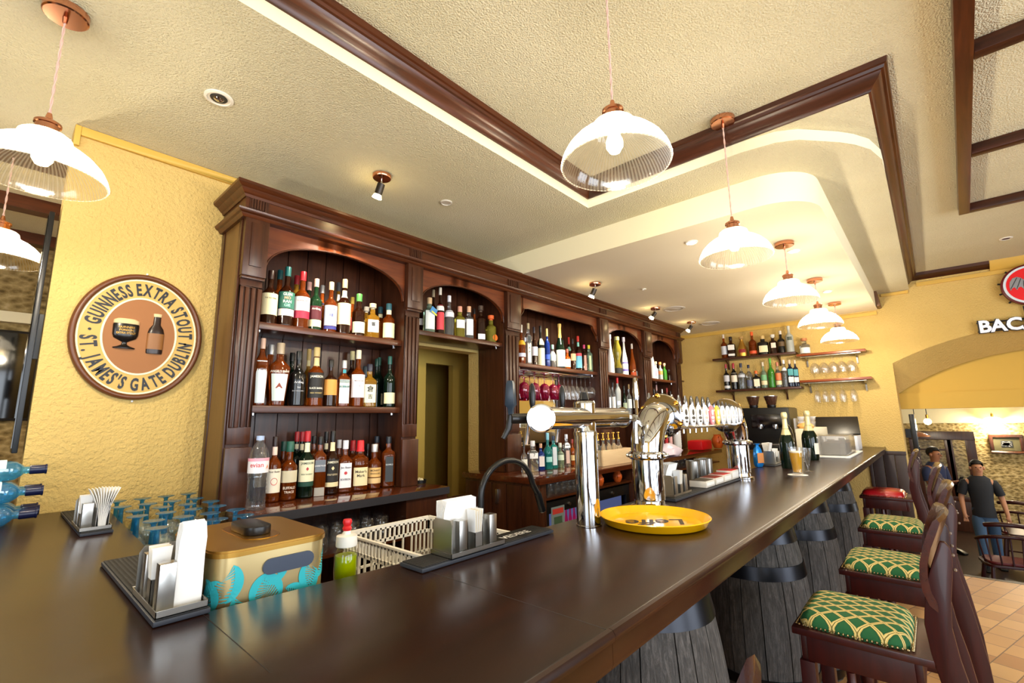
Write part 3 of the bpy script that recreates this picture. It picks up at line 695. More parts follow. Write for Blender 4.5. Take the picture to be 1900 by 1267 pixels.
G().sphere((0, -.006, SB+.006), .005).sphere((0, -.006, -SB-.006), .005).obj('screw', M_white, t)
# ================================================================ THINGS ON AND BEHIND THE BAR
# ---- rubber bar mats
m = mat('black nubbed rubber', '#111113', .7); mp = coord(m, (1, 1, 1)); ck = nodes(m)[0].new('ShaderNodeTexVoronoi'); ck.inputs['Scale'].default_value = 110; ck.inputs['Randomness'].default_value = .1
nodes(m)[1].new(mp.outputs[0], ck.inputs[0]); bump(m, ck.outputs[0], 1.0, -.004); M_nub = m
M_matedge = mat('slate rubber edge', '#2c2f38', .5)
def bar_mat(x0, x1, y0, y1, label):
    t = thing('bar_mat', label, 'bar mat', (x0, y0, BT+.001), 0, 'rubber bar mats')
    g = G().box(0, x1-x0, 0, y1-y0, 0, .009).obj('base', M_matedge, t, bev=.0015)
    e = .004; G().box(e, x1-x0-e, e, y1-y0-e, .009, .0115).obj('nubbed_top', M_nub, t)
    return t
bm1 = bar_mat(.240, .330, 1.085, 1.655, 'black rubber bar mat under the nearest napkin holder beside the gold ice box')
bm2 = bar_mat(.735, 1.255, .955, 1.046, 'black rubber bar mat with white lettering under the middle napkin holder')
bm0 = bar_mat(.245, .330, 2.12, 2.72, 'black rubber bar mat nearest the yellow wall under the furthest left napkin holder')
bm3 = bar_mat(2.02, 2.94, .875, .985, 'long black rubber bar mat carrying the row of sachet boxes')
bm4 = bar_mat(3.82, 4.15, .90, 1.0, 'small dark bar mat under the napkin holder beyond the tap tower')
g = put_text(G(), 'BELVEDERE', .026, lambda u, v: (u, v, .0122), .02, .2, .36, .045); g.obj('lettering', M_white, bm2, smooth=False)
g = G()
for i in range(5): g.add([(.012+k[0]*.05, .215+i*.009+k[1]*.005, .0122) for k in ((0, 0), (1, 0), (1, 1), (0, 1))], [(0, 1, 2, 3)])
g.obj('lettering', M_white, bm1, smooth=False)
# ---- steel napkin holders with napkins
def sleeve(g, x, w_, d_, h_, t_=.0015):
    g.box(x-w_/2, x+w_/2, -d_/2, -d_/2+t_, .002, h_).box(x-w_/2, x+w_/2, d_/2-t_, d_/2, .002, h_).box(x-w_/2, x-w_/2+t_, -d_/2, d_/2, .002, h_).box(x+w_/2-t_, x+w_/2, -d_/2, d_/2, .002, h_)
def holder(loc, rz, label):
    t = thing('napkin_holder', label, 'napkin holder', loc, rz, 'steel napkin holders on the bar')
    G().box(-.10, .10, -.042, .042, 0, .0015).box(-.10, .10, -.042, -.0405, 0, .012).box(-.10, .10, .0405, .042, 0, .012).box(-.10, -.0985, -.042, .042, 0, .012).box(.0985, .10, -.042, .042, 0, .012).obj('tray', M_steel, t)
    G().prism([(-.038, .001), (.038, .001), (.038, .080), (.030, .092), (-.030, .092), (-.038, .080)], 'x', -.096, -.0945).obj('plate', M_steel, t)
    for x0 in (-.068, .044): G().box(x0, x0+.028, -.036, -.008, .002, .086).obj('sleeve', M_steel, t, bev=.002)
    G().box(-.012, .016, -.036, -.0345, .002, .048).box(-.012, -.0105, -.036, -.008, .002, .048).box(.0145, .016, -.036, -.008, .002, .048).obj('slot', M_steel, t)
    G().box(-.066, .066, .002, .0035, .002, .070).box(-.066, .066, .036, .0375, .002, .098).obj('back_plate', M_steel, t)
    return t
def napkins(t, label, label2, h1=.155, w1=.125, lean=.02, off=0, turn=0, offy=0):
    M4 = Matrix.Translation(t.location) @ Matrix.Rotation(t.rotation_euler.z, 4, 'Z')
    n_ = thing('napkin_stack', label, 'napkins', M4 @ Vector((off, .019+offy, .002)), t.rotation_euler.z+turn, 'white napkins in the bar holders')
    for i in range(10):
        y = -.009+i*.0020; v = []; f = []
        prof_ = [(-w1/2+.012*random.random()*.3, 0), (w1/2, 0)]
        for k in range(6):
            z = h1*(1-.006*abs(i-4))*k/5; yy = y+lean*(i-4.5)/5*(k/5)**2; wv = .0012*math.sin(k*1.7+i)
            hw = w1/2-(.004 if k == 5 else 0)
            v += [(-hw+wv*.5, yy+wv*.2, z), (hw+wv*.5, yy, z), (hw+wv*.5, yy+.0018, z), (-hw+wv*.5, yy+.0018+wv*.2, z)]
        for k in range(5):
            o = k*4
            for q in range(4): f.append((o+q, o+(q+1) % 4, o+4+(q+1) % 4, o+4+q))
        f += [(3, 2, 1, 0), (20, 21, 22, 23)]
        G().add(v, f).obj('napkin', M_white, n_, smooth=False)
    s_ = thing('sachet_bundle', label2, 'paper sachets', M4 @ Vector((.002, -.022, .002)), t.rotation_euler.z, 'paper bundles in the bar holders')
    for i in range(7):
        x = -.0105+i*.0028; a = .0022*(i-3); q = .105-.002*(i % 3)
        G().add([(x, -.011, 0), (x, .011, 0), (x+a, .017, q), (x+a, -.017, q), (x+.001, -.011, 0), (x+.001, .011, 0), (x+a+.001, .017, q), (x+a+.001, -.017, q)],
                [(0, 1, 2, 3), (7, 6, 5, 4), (0, 4, 5, 1), (1, 5, 6, 2), (2, 6, 7, 3), (3, 7, 4, 0)]).obj('sachet', mat('cream paper', '#f0e6d2', .8) if i % 2 else M_white, s_, smooth=False)
zt = BT+.0126
h1 = holder((.285, 1.190, zt), -PI/2, 'brushed steel napkin holder nearest the camera, left of the gold box')
napkins(h1, 'tall white paper napkins standing in the nearest steel holder', 'short white paper bundle fanned out at the front of the nearest holder', .155, .046, .006, .058, PI/2, -.004)
h2 = holder((.925, .995, zt), 0, 'brushed steel napkin holder in front of the white glass baskets')
napkins(h2, 'large folded white napkins fanned out of the middle steel holder', 'short white paper bundle upright in the middle steel holder', .135, .115, .012, -.03)
h0 = holder((.285, 2.24, zt), -PI/2, 'small steel napkin holder furthest left, near the yellow wall')
napkins(h0, 'curling white napkins standing in the furthest left steel holder', 'short white paper bundle in the furthest left steel holder', .130, .060, .035, .03)
h3 = holder((2.15, .935, zt), 0, 'brushed steel napkin holder right behind the curved tap tower leg')
napkins(h3, 'white napkins fanned above the holder behind the curved tap leg', 'short white paper bundle in the holder behind the curved tap leg', .140, .105, .03, -.03)
h4 = holder((3.98, .95, zt), 0, 'small steel napkin holder beyond the far tap leg beside the blue packet')
napkins(h4, 'white napkins standing tall beyond the far tap leg', 'short white paper bundle in the holder beyond the far tap leg', .150, .08, .02, -.03)

# ---- gold ice box with turquoise palm leaves
IX, IY, IW, ID, IZ, IH = .343, 1.128, .245, .325, .951, .232
ib = thing('ice_box', 'gold tin ice box with turquoise palm leaf print and black knob lid', 'ice bucket', (IX, IY, IZ))
def rrect(w_, d_, r, n=6, e=0.0):
    P = []
    for cx, cy_, a0 in ((w_-r, d_-r, 0), (r, d_-r, PI/2), (r, r, PI), (w_-r, r, 1.5*PI)):
        for i in range(n+1):
            a = a0+PI/2*i/n; P.append((cx+(r+e)*math.cos(a), cy_+(r+e)*math.sin(a)))
    return P
M_tin = mat('brushed gold tin', '#d8c08a', .3, .75); M_teal = mat('turquoise print', '#38b6c0', .3)
G().prism(rrect(IW, ID, .045), 'z', 0, IH).obj('box', M_tin, ib, ang=50)
lid = G(); 
for z0, z1, e in ((IH, IH+.004, .004), (IH+.004, IH+.010, .0045), (IH+.010, IH+.014, .002)): lid.prism(rrect(IW, ID, .045, 8, e), 'z', z0, z1)
lo = lid.obj('lid', mat('matt gold lid', '#a97f38', .35, .85), ib, ang=40)
def lozenge(cx, cy_, a, b_, n=10):
    P = []
    for s_ in (1, -1):
        for i in range(n+1):
            t_ = PI*i/n*s_ if s_ == 1 else PI+PI*i/n; P.append((cx+b_*math.cos(t_), cy_+s_*(a-b_)+b_*math.sin(t_) if s_ == 1 else cy_-(a-b_)+b_*math.sin(t_)))
    return P
G().prism(lozenge(IW/2, ID/2, .105, .042), 'z', IH+.0138, IH+.0150).obj('recess', mat('bright gold', '#c08a28', .3, 1), lo, ang=50)
kb = G().prism(lozenge(IW/2, ID/2, .070, .030), 'z', IH+.015, IH+.034).obj('knob', M_black, lo, bev=.003, ang=50)
# slot handle in the front
sl = [(.150+s_*(.040)+(.0165*math.cos(a)), .198+.0165*math.sin(a)) for s_, a0 in ((1, -PI/2), (-1, PI/2)) for a in [a0+PI*i/8 for i in range(9)]]
G().prism(sl, 'y', -.0040, .0005).obj('hand_slot', mat('slate blue recess', '#3d4658', .5), ib)
# palm leaves mapped round the box: u along perimeter (0 at front-left), v height
def wrap_box(u, v, off=.0012):
    r = .045; ws = IW-2*r; ds = ID-2*r; q = PI*r/2
    # walk: left side (back to front), corner, front (left to right), corner, right side
    if u < -q: return (-off, r+min(ds, -u-q), v)
    if u < 0: a = PI+(u+q)/q*PI/2; return (r+(r+off)*math.cos(a), r+(r+off)*math.sin(a), v)
    if u < ws: return (r+u, -off, v)
    if u < ws+q: a = 1.5*PI+(u-ws)/q*PI/2; return (IW-r+(r+off)*math.cos(a), r+(r+off)*math.sin(a), v)
    return (IW+off, r+min(ds, u-ws-q), v)
random.seed(3); g = G(); NF = 0
def frond(u0, v0, ang, L, flip):
    """a palm leaf: solid crescent on one side of a curved rib, comb of leaflets on the other"""
    global NF; NF += 1; off = .0010+.00012*(NF % 6); n_ = 12; V = []; F = []
    cv = .9*flip
    def P(s_, t_):
        a = ang+cv*(s_-.5); x = u0; y = v0; k = 8
        for q in range(k): aa = ang+cv*(s_*(q+.5)/k-.5); x += L*s_/k*math.cos(aa); y += L*s_/k*math.sin(aa)
        return (x-t_*math.sin(a), y+t_*math.cos(a))
    def put(q):
        q = [(x, min(IH-.003, max(.02, y))) for x, y in q]
        if max(y for x, y in q)-min(y for x, y in q) < .001: return
        o = len(V); V.extend(wrap_box(x, y, off) for x, y in q); F.append(tuple(range(o, o+len(q))))
    for i in range(n_):
        s0, s1 = i/n_, (i+1)/n_
        w0, w1 = .24*L*math.sin(PI*s0)**.7*-flip if 0 < s0 < 1 else 0, .24*L*math.sin(PI*s1)**.7*-flip if s1 < 1 else 0
        put([P(s0, 0), P(s1, 0), P(s1, w1), P(s0, w0)])
        ln = flip*L*.40*math.sin(PI*(.12+.80*s0))
        sm_ = (s0+s1)/2
        put([P(s0+.004, 0), P(s1-.030, 0), P(min(1.15, sm_+.17), ln)])
    g.add(V, F)
k_ = 0
for i_ in range(12):
    u0 = -.27+i_*.052
    for v0, a0 in (((.212, -1.9), (.150, -.7)) if i_ % 2 else ((.185, -1.2), (.125, 1.0))):
        if True:
            frond(u0+random.uniform(-.008, .008), v0+random.uniform(-.006, .006), a0+random.uniform(-.5, .5), random.uniform(.060, .078), random.choice((1, -1)))
        k_ += 1
g.obj('palm_print', M_teal, ib, smooth=False)

# ---- washing-up liquid bottle
sx = .665; t = thing('soap_bottle', 'clear soap bottle with green liquid, white collar and red push cap', 'soap bottle', (sx, 1.185, .951))
G().lathe([(.0001, 0), (.026, 0), (.029, .004), (.030, .05), (.027, .09), (.030, .13), (.029, .170), (.022, .186), (.018, .192), (.0001, .192)], 24).obj('bottle', thin('clear soft plastic', '#f8faf4', .98, .04), t)
G().lathe([(.0001, .003), (.024, .003), (.0275, .05), (.0245, .09), (.0275, .13), (.0265, .168), (.0001, .168)], 24).obj('liquid', mat('green yellow liquid', '#b4c400', .15, 0, .25, 1.33), t)
G().lathe([(.0001, .190), (.026, .190), (.027, .194), (.026, .216), (.010, .220), (.009, .228), (.0001, .228)], 24).obj('collar', M_whitep, t)
G().lathe([(.0001, .228), (.010, .228), (.012, .234), (.009, .240), (.012, .250), (.010, .256), (.0001, .257)], 18).obj('push_cap', M_red, t)

# ---- white plastic glass baskets on the sink
def basket(loc, w_, d_, h_, label, rz=0):
    t = thing('glass_basket', label, 'basket', loc, rz, 'white plastic glass baskets')
    g = G(); th = .006
    for (ax, L, off) in (('x', w_, 0), ('x', w_, d_-th), ('y', d_, 0), ('y', d_, w_-th)):
        def bx(a, b_, z0, z1):
            if ax == 'x': g.box(a, b_, off, off+th, z0, z1)
            else: g.box(off, off+th, a, b_, z0, z1)
        bx(0, L, 0, .014); bx(0, L, h_-.016, h_); bx(0, L, h_-.062, h_-.050); bx(0, L, .050, .058)
        n_ = int(L/.020)
        for i in range(n_+1):
            a = i*(L-.006)/n_; bx(a, a+.007, h_-.056, h_-.010)
            if i % 2 == 0 or i < 4 or i > n_-4: bx(a, a+.006, .01, h_-.05)
        bx(L*.36, L*.64, .058, .066)
    g.box(-.006, w_+.006, -.006, 0, h_-.006, h_).box(-.006, w_+.006, d_, d_+.006, h_-.006, h_).box(-.006, 0, -.006, d_+.006, h_-.006, h_).box(w_, w_+.006, -.006, d_+.006, h_-.006, h_)
    g.obj('walls', M_whitep, t)
    g = G()
    for i in range(9): g.box(.004+i*(w_-.014)/8, .010+i*(w_-.014)/8, 0, d_, .001, .006).box(0, w_, .004+i*(d_-.014)/8, .010+i*(d_-.014)/8, .003, .008)
    g.obj('base_grid', M_whitep, t)
    return t
basket((.885, 1.14, .891), .375, .46, .185, 'big white plastic glass basket in the sink behind the middle napkin holder')
basket((.90, 1.155, .900), .23, .22, .10, 'small white plastic basket standing inside the front corner of the bigger one')
# ---- drinking glasses (solid walled)
def gm(name, outer, wall=.0022, n=20, base=.008, mt=M_glass):
    inner = [(max(.0001, r-wall), max(z, base)) for r, z in outer if z > base*.5]
    pr = [(.0001, 0)]+outer+[(inner[-1][0], outer[-1][1])]+list(reversed(inner[:-1]))+[(.0001, base)]
    return G().lathe(pr, n).mesh(name, mt, ang=45)
FLIP = Matrix.Rotation(PI, 4, 'X')
def flipped(me, h):
    m2 = me.copy(); m2.transform(Matrix.Translation((0, 0, h)) @ FLIP); return m2
ME_TUMB = flipped(gm('tumbler', [(.030, 0), (.032, .002), (.036, .06), (.039, .125)], base=.012), .125)
random.seed(5); k = 0
for r_, yy in enumerate((2.38, 2.47, 2.56)):
    for i in range(8):
        o = link('tumbler', ME_TUMB, None, (.93+i*.088+(.03 if r_ == 1 else 0), yy, .8165))
        tag(o, 'clear tumbler upside down under the left counter, %s row, %s from the left' % (('front', 'middle', 'back')[r_], ('first', 'second', 'third', 'fourth', 'fifth', 'sixth', 'seventh', 'eighth', 'ninth')[i]), 'glass', 'tumblers under the left counter')
ME_SHOT = gm('basket_glass', [(.030, 0), (.034, .003), (.036, .07)], base=.01)
for i, (x, y) in enumerate(((1.12, 1.48), (1.19, 1.53), (1.02, 1.50))):
    tag(link('small_glass', ME_SHOT, None, (x, y, .9005)), 'short clear glass standing in the big white basket, %s' % ('in the middle', 'on the right', 'on the left')[i], 'glass', 'glasses in the basket')
# blue-footed goblets upside down at the left
M_blueg = thin('turquoise blue glass', '#8fd0ec', .95, .12, .03, .30, '#2a98c8', .5)
pr = [(.0001, 0), (.032, 0), (.033, .002), (.012, .007), (.0075, .014), (.0085, .050), (.010, .075), (.0001, .078)]
ME_F = flipped(G().lathe(pr, 18).mesh('foot_and_stem', M_blueg, ang=50), .182)
pr = [(.0001, .077), (.012, .077), (.030, .090), (.040, .115), (.041, .140), (.038, .180), (.036, .180), (.039, .140), (.038, .117), (.028, .093), (.0001, .083)]
m = thin('bubbled clear glass', '#f4faf8', .98, .10, .05, .05, '#ffffff', .4)
ME_B = flipped(G().lathe(pr, 18).mesh('bowl', m, ang=50), .182)
words = ('first', 'second', 'third', 'fourth', 'fifth', 'sixth')
for r_ in range(5):
    for c in range(4):
        x = .405+c*.085+(.02 if r_ % 2 else 0); y = 1.90+r_*.15
        if r_ == 5 and c == 3: continue
        if y > 2.72: continue
        t = thing('goblet', 'upside-down goblet with blue foot, %s row from the ice box, %s from the bar' % (words[r_], words[c]), 'goblet', (x, y, .951), 0, 'blue footed goblets standing upside down')
        link('foot', ME_F, t); link('bowl', ME_B, t)
for c in range(4):
    t = thing('goblet', 'upside-down goblet with blue foot, row nearest the yellow wall, %s from the bar' % words[c], 'goblet', (.42+c*.088, 2.70, .951), 0, 'blue footed goblets standing upside down')
    link('foot', ME_F, t); link('bowl', ME_B, t)
# ---- black gooseneck tap
t = thing('sink_tap', 'matt black gooseneck tap rising from the sink', 'tap', (1.325, 1.36, .891))
pts = [(0, 0, 0), (0, 0, .20)]+[(.135-.135*math.cos(a)+.0*a, 0, .27+.13*math.sin(a)) for a in [PI*i/14 for i in range(14)]]+[(.275, 0, .28), (.30, -.0, .24)]
pts = [(p[0]*1.18, p[1], p[2]) for p in pts]
G().tube(pts, .0125, 12).cyl((0, 0, 0), (0, 0, .04), .022, 16).obj('spout', M_black, t)
G().cyl((.352, 0, .245), (.385, 0, .165), .016, 14).obj('spray_head', M_black, t)
G().cyl((.3855, 0, .1645), (.387, 0, .160), .012, 14).obj('nozzle', M_steel, t)
G().cyl((.12, .03, 0), (.12, .03, .05), .016, 14).cyl((.12, .03, .05), (.15, .03, .07), .007, 8).obj('lever', M_black, t)

# ---- draught tower with a horizontal barrel
TX, TY = 1.415, .925
tw = thing('beer_tower', 'polished chrome draught tower with one upright column and a horizontal cylinder', 'beer tap', (TX, TY, BT+.001))
G().lathe([(.0001, 0), (.043, 0), (.043, .004), (.040, .005), (.040, .300), (.042, .301), (.042, .312), (.040, .313), (.038, .318), (.038, .408), (.039, .409), (.039, .414), (.036, .420), (.0001, .424)], 36).obj('column', M_chrome, tw)
hz = .362
g = G().cyl((-.255, -.005, hz), (.262, -.005, hz), .036, 32).cyl((.262, -.005, hz), (.270, -.005, hz), .040, 32, .030)
g.obj('crossbar', M_chrome, tw, ang=40)
md = G().cyl((-.262, -.012, hz), (-.284, -.028, hz), .044, 36).obj('end_cap', M_chrome, tw, bev=.002)
d_ = (Vector((-.284, -.028, 0))-Vector((-.262, -.012, 0))).normalized()
G().cyl(Vector((-.2845, -.0285, hz)), Vector((-.2845, -.0285, hz))+d_*.002, .039, 36).obj('badge', mat('white tap badge', '#f4f6f8', .25), md)
def faucet(x, hh, kind='taper'):
    f = G().cyl((x, .028, hz), (x, .075, hz), .011, 12).cyl((x, .07, hz+.012), (x, .078, hz-.012), .012, 12).tube([(x, .075, hz), (x, .09, hz-.02), (x, .10, hz-.085)], .008, 10).cyl((x, .07, hz+.01), (x, .07, hz+.04), .006, 8)
    o = f.obj('faucet', M_chrome, tw)
    G().lathe([(.0001, 0), (.006, 0), (.010, .02), (.012, .05), (.009, .075), (.004, .086), (.0001, .087)], 16, (x, .07, hz+.030)).obj('handle', M_black, o)
faucet(-.205, .1); faucet(-.035, .1)
o = G().cyl((-.25, .03, hz+.0), (-.34, .05, hz), .016, 14).tube([(-.335, .05, hz+.01), (-.341, .055, hz-.03), (-.355, .065, hz-.06)], [.011, .010, .008], 10).obj('side_faucet', M_black, tw)
G().add(G().lathe([(.0001, 0), (.010, 0), (.012, .02), (.021, .03), (.016, .095), (.011, .105), (.0001, .106)], 4, (-.335, .05, hz+.012), m=Matrix.Rotation(.4, 4, 'Z')).v, G().lathe([(.0001, 0), (.010, 0), (.012, .02), (.021, .03), (.016, .095), (.011, .105), (.0001, .106)], 4).f).obj('side_handle', mat('blue black plastic', '#27333f', .35), tw, bev=.001)
G().lathe([(.014, .424), (.018, .426), (.012, .452), (.0001, .453)], 12).obj('top_knob', M_black, tw)

# ---- big curved chrome font: two legs joined by a horizontal tube with ten badges
bx0, bx1, by = 1.84, 3.03, .905
ft = thing('beer_font', 'big polished chrome beer font of two curved legs joined by a tube with ten badges', 'beer tap', (bx0, by, BT+.001))
L = bx1-bx0
def leg(x, s_):
    rr = .062
    g = G().lathe([(.0001, 0), (.075, 0), (.075, .008), (.060, .014), (.058, .03), (rr, .034), (rr, .190), (.070, .193), (.077, .200), (.077, .214), (.070, .221), (rr, .224)], 32, (x, 0, 0))
    pts = [(x, 0, .215)]; R = .15
    for i in range(11):
        a = PI/2*i/10; pts.append((x+s_*(R-R*math.cos(a)), 0, .216+R*math.sin(a)))
    g.tube(pts, [rr]+[rr+.006*math.sin(PI*i/10) for i in range(11)], 28)
    o = g.obj('leg', M_chrome, ft, ang=35)
    g = G()
    for i in range(12): a = 2*PI*i/12; g.sphere((x+.077*math.cos(a), .077*math.sin(a), .207), .009, 8)
    g.obj('bolt', M_chrome, o)
    xx = x+s_*(R+.004); g = G().lathe([(.06, 0), (.094, .002), (.098, .010), (.094, .018), (.06, .020)], 32, m=Matrix.Translation((xx, 0, .366)) @ Matrix.Rotation(s_*PI/2, 4, 'Y'))
    o2 = g.obj('flange', M_chrome, ft)
    g = G()
    for i in range(6): a = 2*PI*i/6+.4; g.sphere((xx, .090*math.cos(a), .366+.090*math.sin(a)), .012, 8)
    g.obj('bolt', M_gold, o2)
leg(0, 1); leg(L, -1)
G().cyl((.16, 0, .366), (L-.16, 0, .366), .046, 32).obj('tube', M_chrome, ft)
G().cyl((.16, -.046, .316), (L-.16, -.046, .316), .010, 12).obj('rail', M_chrome, ft)
bcol = [('#20262a', '#c8b23a'), ('#f3f3f0', '#30302e'), ('#f3f3f0', '#30302e'), ('#f3f3f0', '#30302e'), ('#f5f0ea', '#c8b8a8'), ('#d8707c', '#fbeeee'), ('#f0b43c', '#fff1d0'), ('#f6f2ea', '#c9c0b0'), ('#f6f2ea', '#c9c0b0'), ('#f6f2ea', '#c9c0b0')]
for i in range(10):
    x = .215+i*(L-.42)/9
    g = G(); q = 24; a_, b_ = .033, .052
    rows = [[(x+a_*k_*math.cos(2*PI*j/q), yy, .366+b_*k_*math.sin(2*PI*j/q)) for j in range(q)] for k_, yy in ((1, -.048), (1, -.054), (.94, -.0565))]
    v = [p for r in rows for p in r]; f = [(j*q+i2, j*q+(i2+1) % q, (j+1)*q+(i2+1) % q, (j+1)*q+i2) for j in range(2) for i2 in range(q)]+[tuple(2*q+i2 for i2 in range(q))]
    o = g.add(v, f).obj('badge', mat('badge '+bcol[i][0], bcol[i][0], .3), ft)
    g = G()
    for (du, dv, ru, rv) in ((0, .016, .014, .015), (0, -.010, .022, .007), (0, -.027, .014, .005)):
        g.add([(x+du+ru*math.cos(2*PI*j/12), -.0573, .366+dv+rv*math.sin(2*PI*j/12)) for j in range(12)], [tuple(range(12))])
    g.obj('mark', mat('badge mark '+bcol[i][1], bcol[i][1], .4), o)
    g = G().cyl((x, .044, .37), (x, .085, .37), .010, 10).tube([(x, .085, .372), (x, .098, .355), (x, .102, .275)], .007, 8)
    o = g.obj('faucet', M_chrome, ft)
    G().lathe([(.0001, 0), (.006, 0), (.010, .015), (.0135, .04), (.011, .075), (.005, .098), (.0001, .10)], 14, (x, .080, .375)).obj('handle', mat('dull chrome', '#8e8e92', .15, 1), o)
G().cyl((-.135, -.02, .36), (-.052, -.004, .335), .014, 12).tube([(-.10, -.015, .36), (-.10, -.015, .44)], .006, 8).cyl((-.12, -.018, .355), (-.13, -.02, .26), .009, 10).obj('side_faucet', M_chrome, ft)
G().lathe([(.0001, .43), (.01, .43), (.014, .46), (.008, .52), (.0001, .52)], 12, (-.10, -.015, 0)).obj('side_handle', M_chrome, ft)

# ---- yellow drinks tray
rT = .182
t = thing('drinks_tray', 'round bright yellow drinks tray lying on the bar between the tap towers', 'tray', (1.578, .765, BT+.001))
M_yel = mat('glossy yellow tray', '#f7b409', .22, coat=.3)
G().lathe([(.0001, 0), (rT-.022, 0), (rT-.012, .004), (rT, .026), (rT+.003, .027), (rT+.001, .029), (rT-.004, .027), (rT-.016, .006), (rT-.026, .0035), (.0001, .0035)], 72).obj('tray', M_yel, t, ang=50)
d0 = math.radians(-48.2)
def tm(u, v): return (-u*math.cos(d0)+v*math.sin(d0), -u*math.sin(d0)-v*math.cos(d0), .0040)
g = put_text(G(), 'Leffe', .088, tm, .02, .20, 0, 0, .25); g.obj('lettering', mat('dark tray print', '#2c1f06', .5), t, smooth=False)

# ---- pint of lager on a paper mat
t = tag(G().lathe([(.0001, 0), (.055, 0), (.055, .0015), (.0001, .0015)], 32, (3.37, .672, BT+.001)).obj('paper_coaster', M_white), 'round white paper coaster under the lager glass', 'coaster')
t = thing('lager_glass', 'tall stemless glass of golden lager with a thin head on a paper coaster', 'beer glass', (3.37, .672, BT+.003))
G().lathe([(.0001, 0), (.030, 0), (.030, .006), (.026, .012), (.028, .04), (.034, .11), (.038, .165), (.0365, .165), (.0325, .11), (.0265, .04), (.024, .016), (.0001, .016)], 28).obj('glass', M_glass, t)
G().lathe([(.0001, .0165), (.0235, .0165), (.0260, .04), (.0320, .11), (.0340, .132), (.0001, .132)], 28).obj('lager', mat('golden lager', '#f2b41a', .08, 0, .35, 1.33), t)
G().lathe([(.0001, .1322), (.0340, .1322), (.0348, .141), (.0001, .141)], 28).obj('head', mat('beer foam', '#f7efdc', .9), t)
t = thing('empty_flute', 'empty fluted glass just behind the lager glass', 'glass', (3.60, .655, BT+.001))
G().lathe([(.0001, 0), (.028, 0), (.028, .002), (.006, .008), (.005, .03), (.018, .07), (.026, .12), (.028, .15), (.027, .15), (.024, .12), (.016, .07), (.0001, .035)], 22).obj('glass', M_glass, t)

# ---- sachet boxes on the long mat
for i, (x, h_, c, lb) in enumerate(((2.42, .030, '#4a443e', 'dark topped'), (2.56, .032, '#8a2a2a', 'low brown and white'), (2.69, .036, '#c03038', 'red topped'), (2.82, .046, '#d22c34', 'taller red topped'))):
    t = thing('sachet_box', '%s sachet box on the long bar mat, %s from the napkin holder' % (lb, words[i]), 'box', (x, .885, BT+.0130), 0, 'sachet boxes on the bar mat')
    G().box(0, .12, 0, .085, 0, h_).obj('box', mat('sachet box card', '#d9d2c6', .6), t, bev=.001)
    G().box(.004, .116, .004, .081, h_, h_+.002).obj('top', mat('box top '+c, c, .5), t)
    G().box(.01, .11, -.0008, 0, .008, h_-.008).obj('label', M_white, t)
# ---- blue packet, champagne bottles, cellophane tray of cakes, till
t = thing('snack_packet', 'blue crinkled snack packet standing beyond the far tap leg', 'packet', (3.74, .985, BT+.001), -.6)
G().lathe([(.030, 0), (.040, .02), (.040, .09), (.032, .125), (.012, .15), (.030, .165)], 4, ay=.6).obj('bag', mat('blue foil', '#1f7fd0', .25, .3), t, bev=.004)
G().add([(-.026, -.0255, .03), (.026, -.0255, .03), (.026, -.0255, .10), (-.026, -.0255, .10)], [(0, 1, 2, 3)]).moved(Matrix.Rotation(0, 4, 'Z')).obj('label', mat('orange brown print', '#c7803c', .4), t)
# ================================================================ BOTTLES
def glass(nm, c, tr=.8, rough=.03): return mat('bottle glass '+nm, c, rough, 0, tr, 1.4)
GL = {'amber': glass('amber', '#b4500f', .8), 'dark': glass('dark brown', '#3a1a0a', .6), 'gold': glass('gold', '#e6a52c', .8), 'green': glass('green', '#1c4a2a', .6),
      'dgreen': glass('dark green', '#0e1f14', .35), 'clear': glass('clear', '#eef3f4', .93), 'blue': glass('blue', '#173a9c', .6), 'teal': glass('teal', '#2aa9a6', .7),
      'aqua': glass('aqua', '#8fd4e6', .85), 'pale': glass('pale green', '#bfe0c0', .8), 'white': mat('white ceramic', '#f2efe8', .25), 'black': mat('black bottle', '#0e0d0d', .15),
      'lime': glass('lime green', '#57b83a', .7), 'frost': glass('frosted', '#cfd6d4', .5, .35), 'orange': glass('orange', '#e06a1c', .7), 'foil': mat('gold foil bottle', '#cfa14a', .3, .9),
      'lemon': glass('lemon', '#d8c84a', .8), 'navy': glass('navy', '#141c33', .3), 'rose': glass('rose', '#c8386a', .75)}
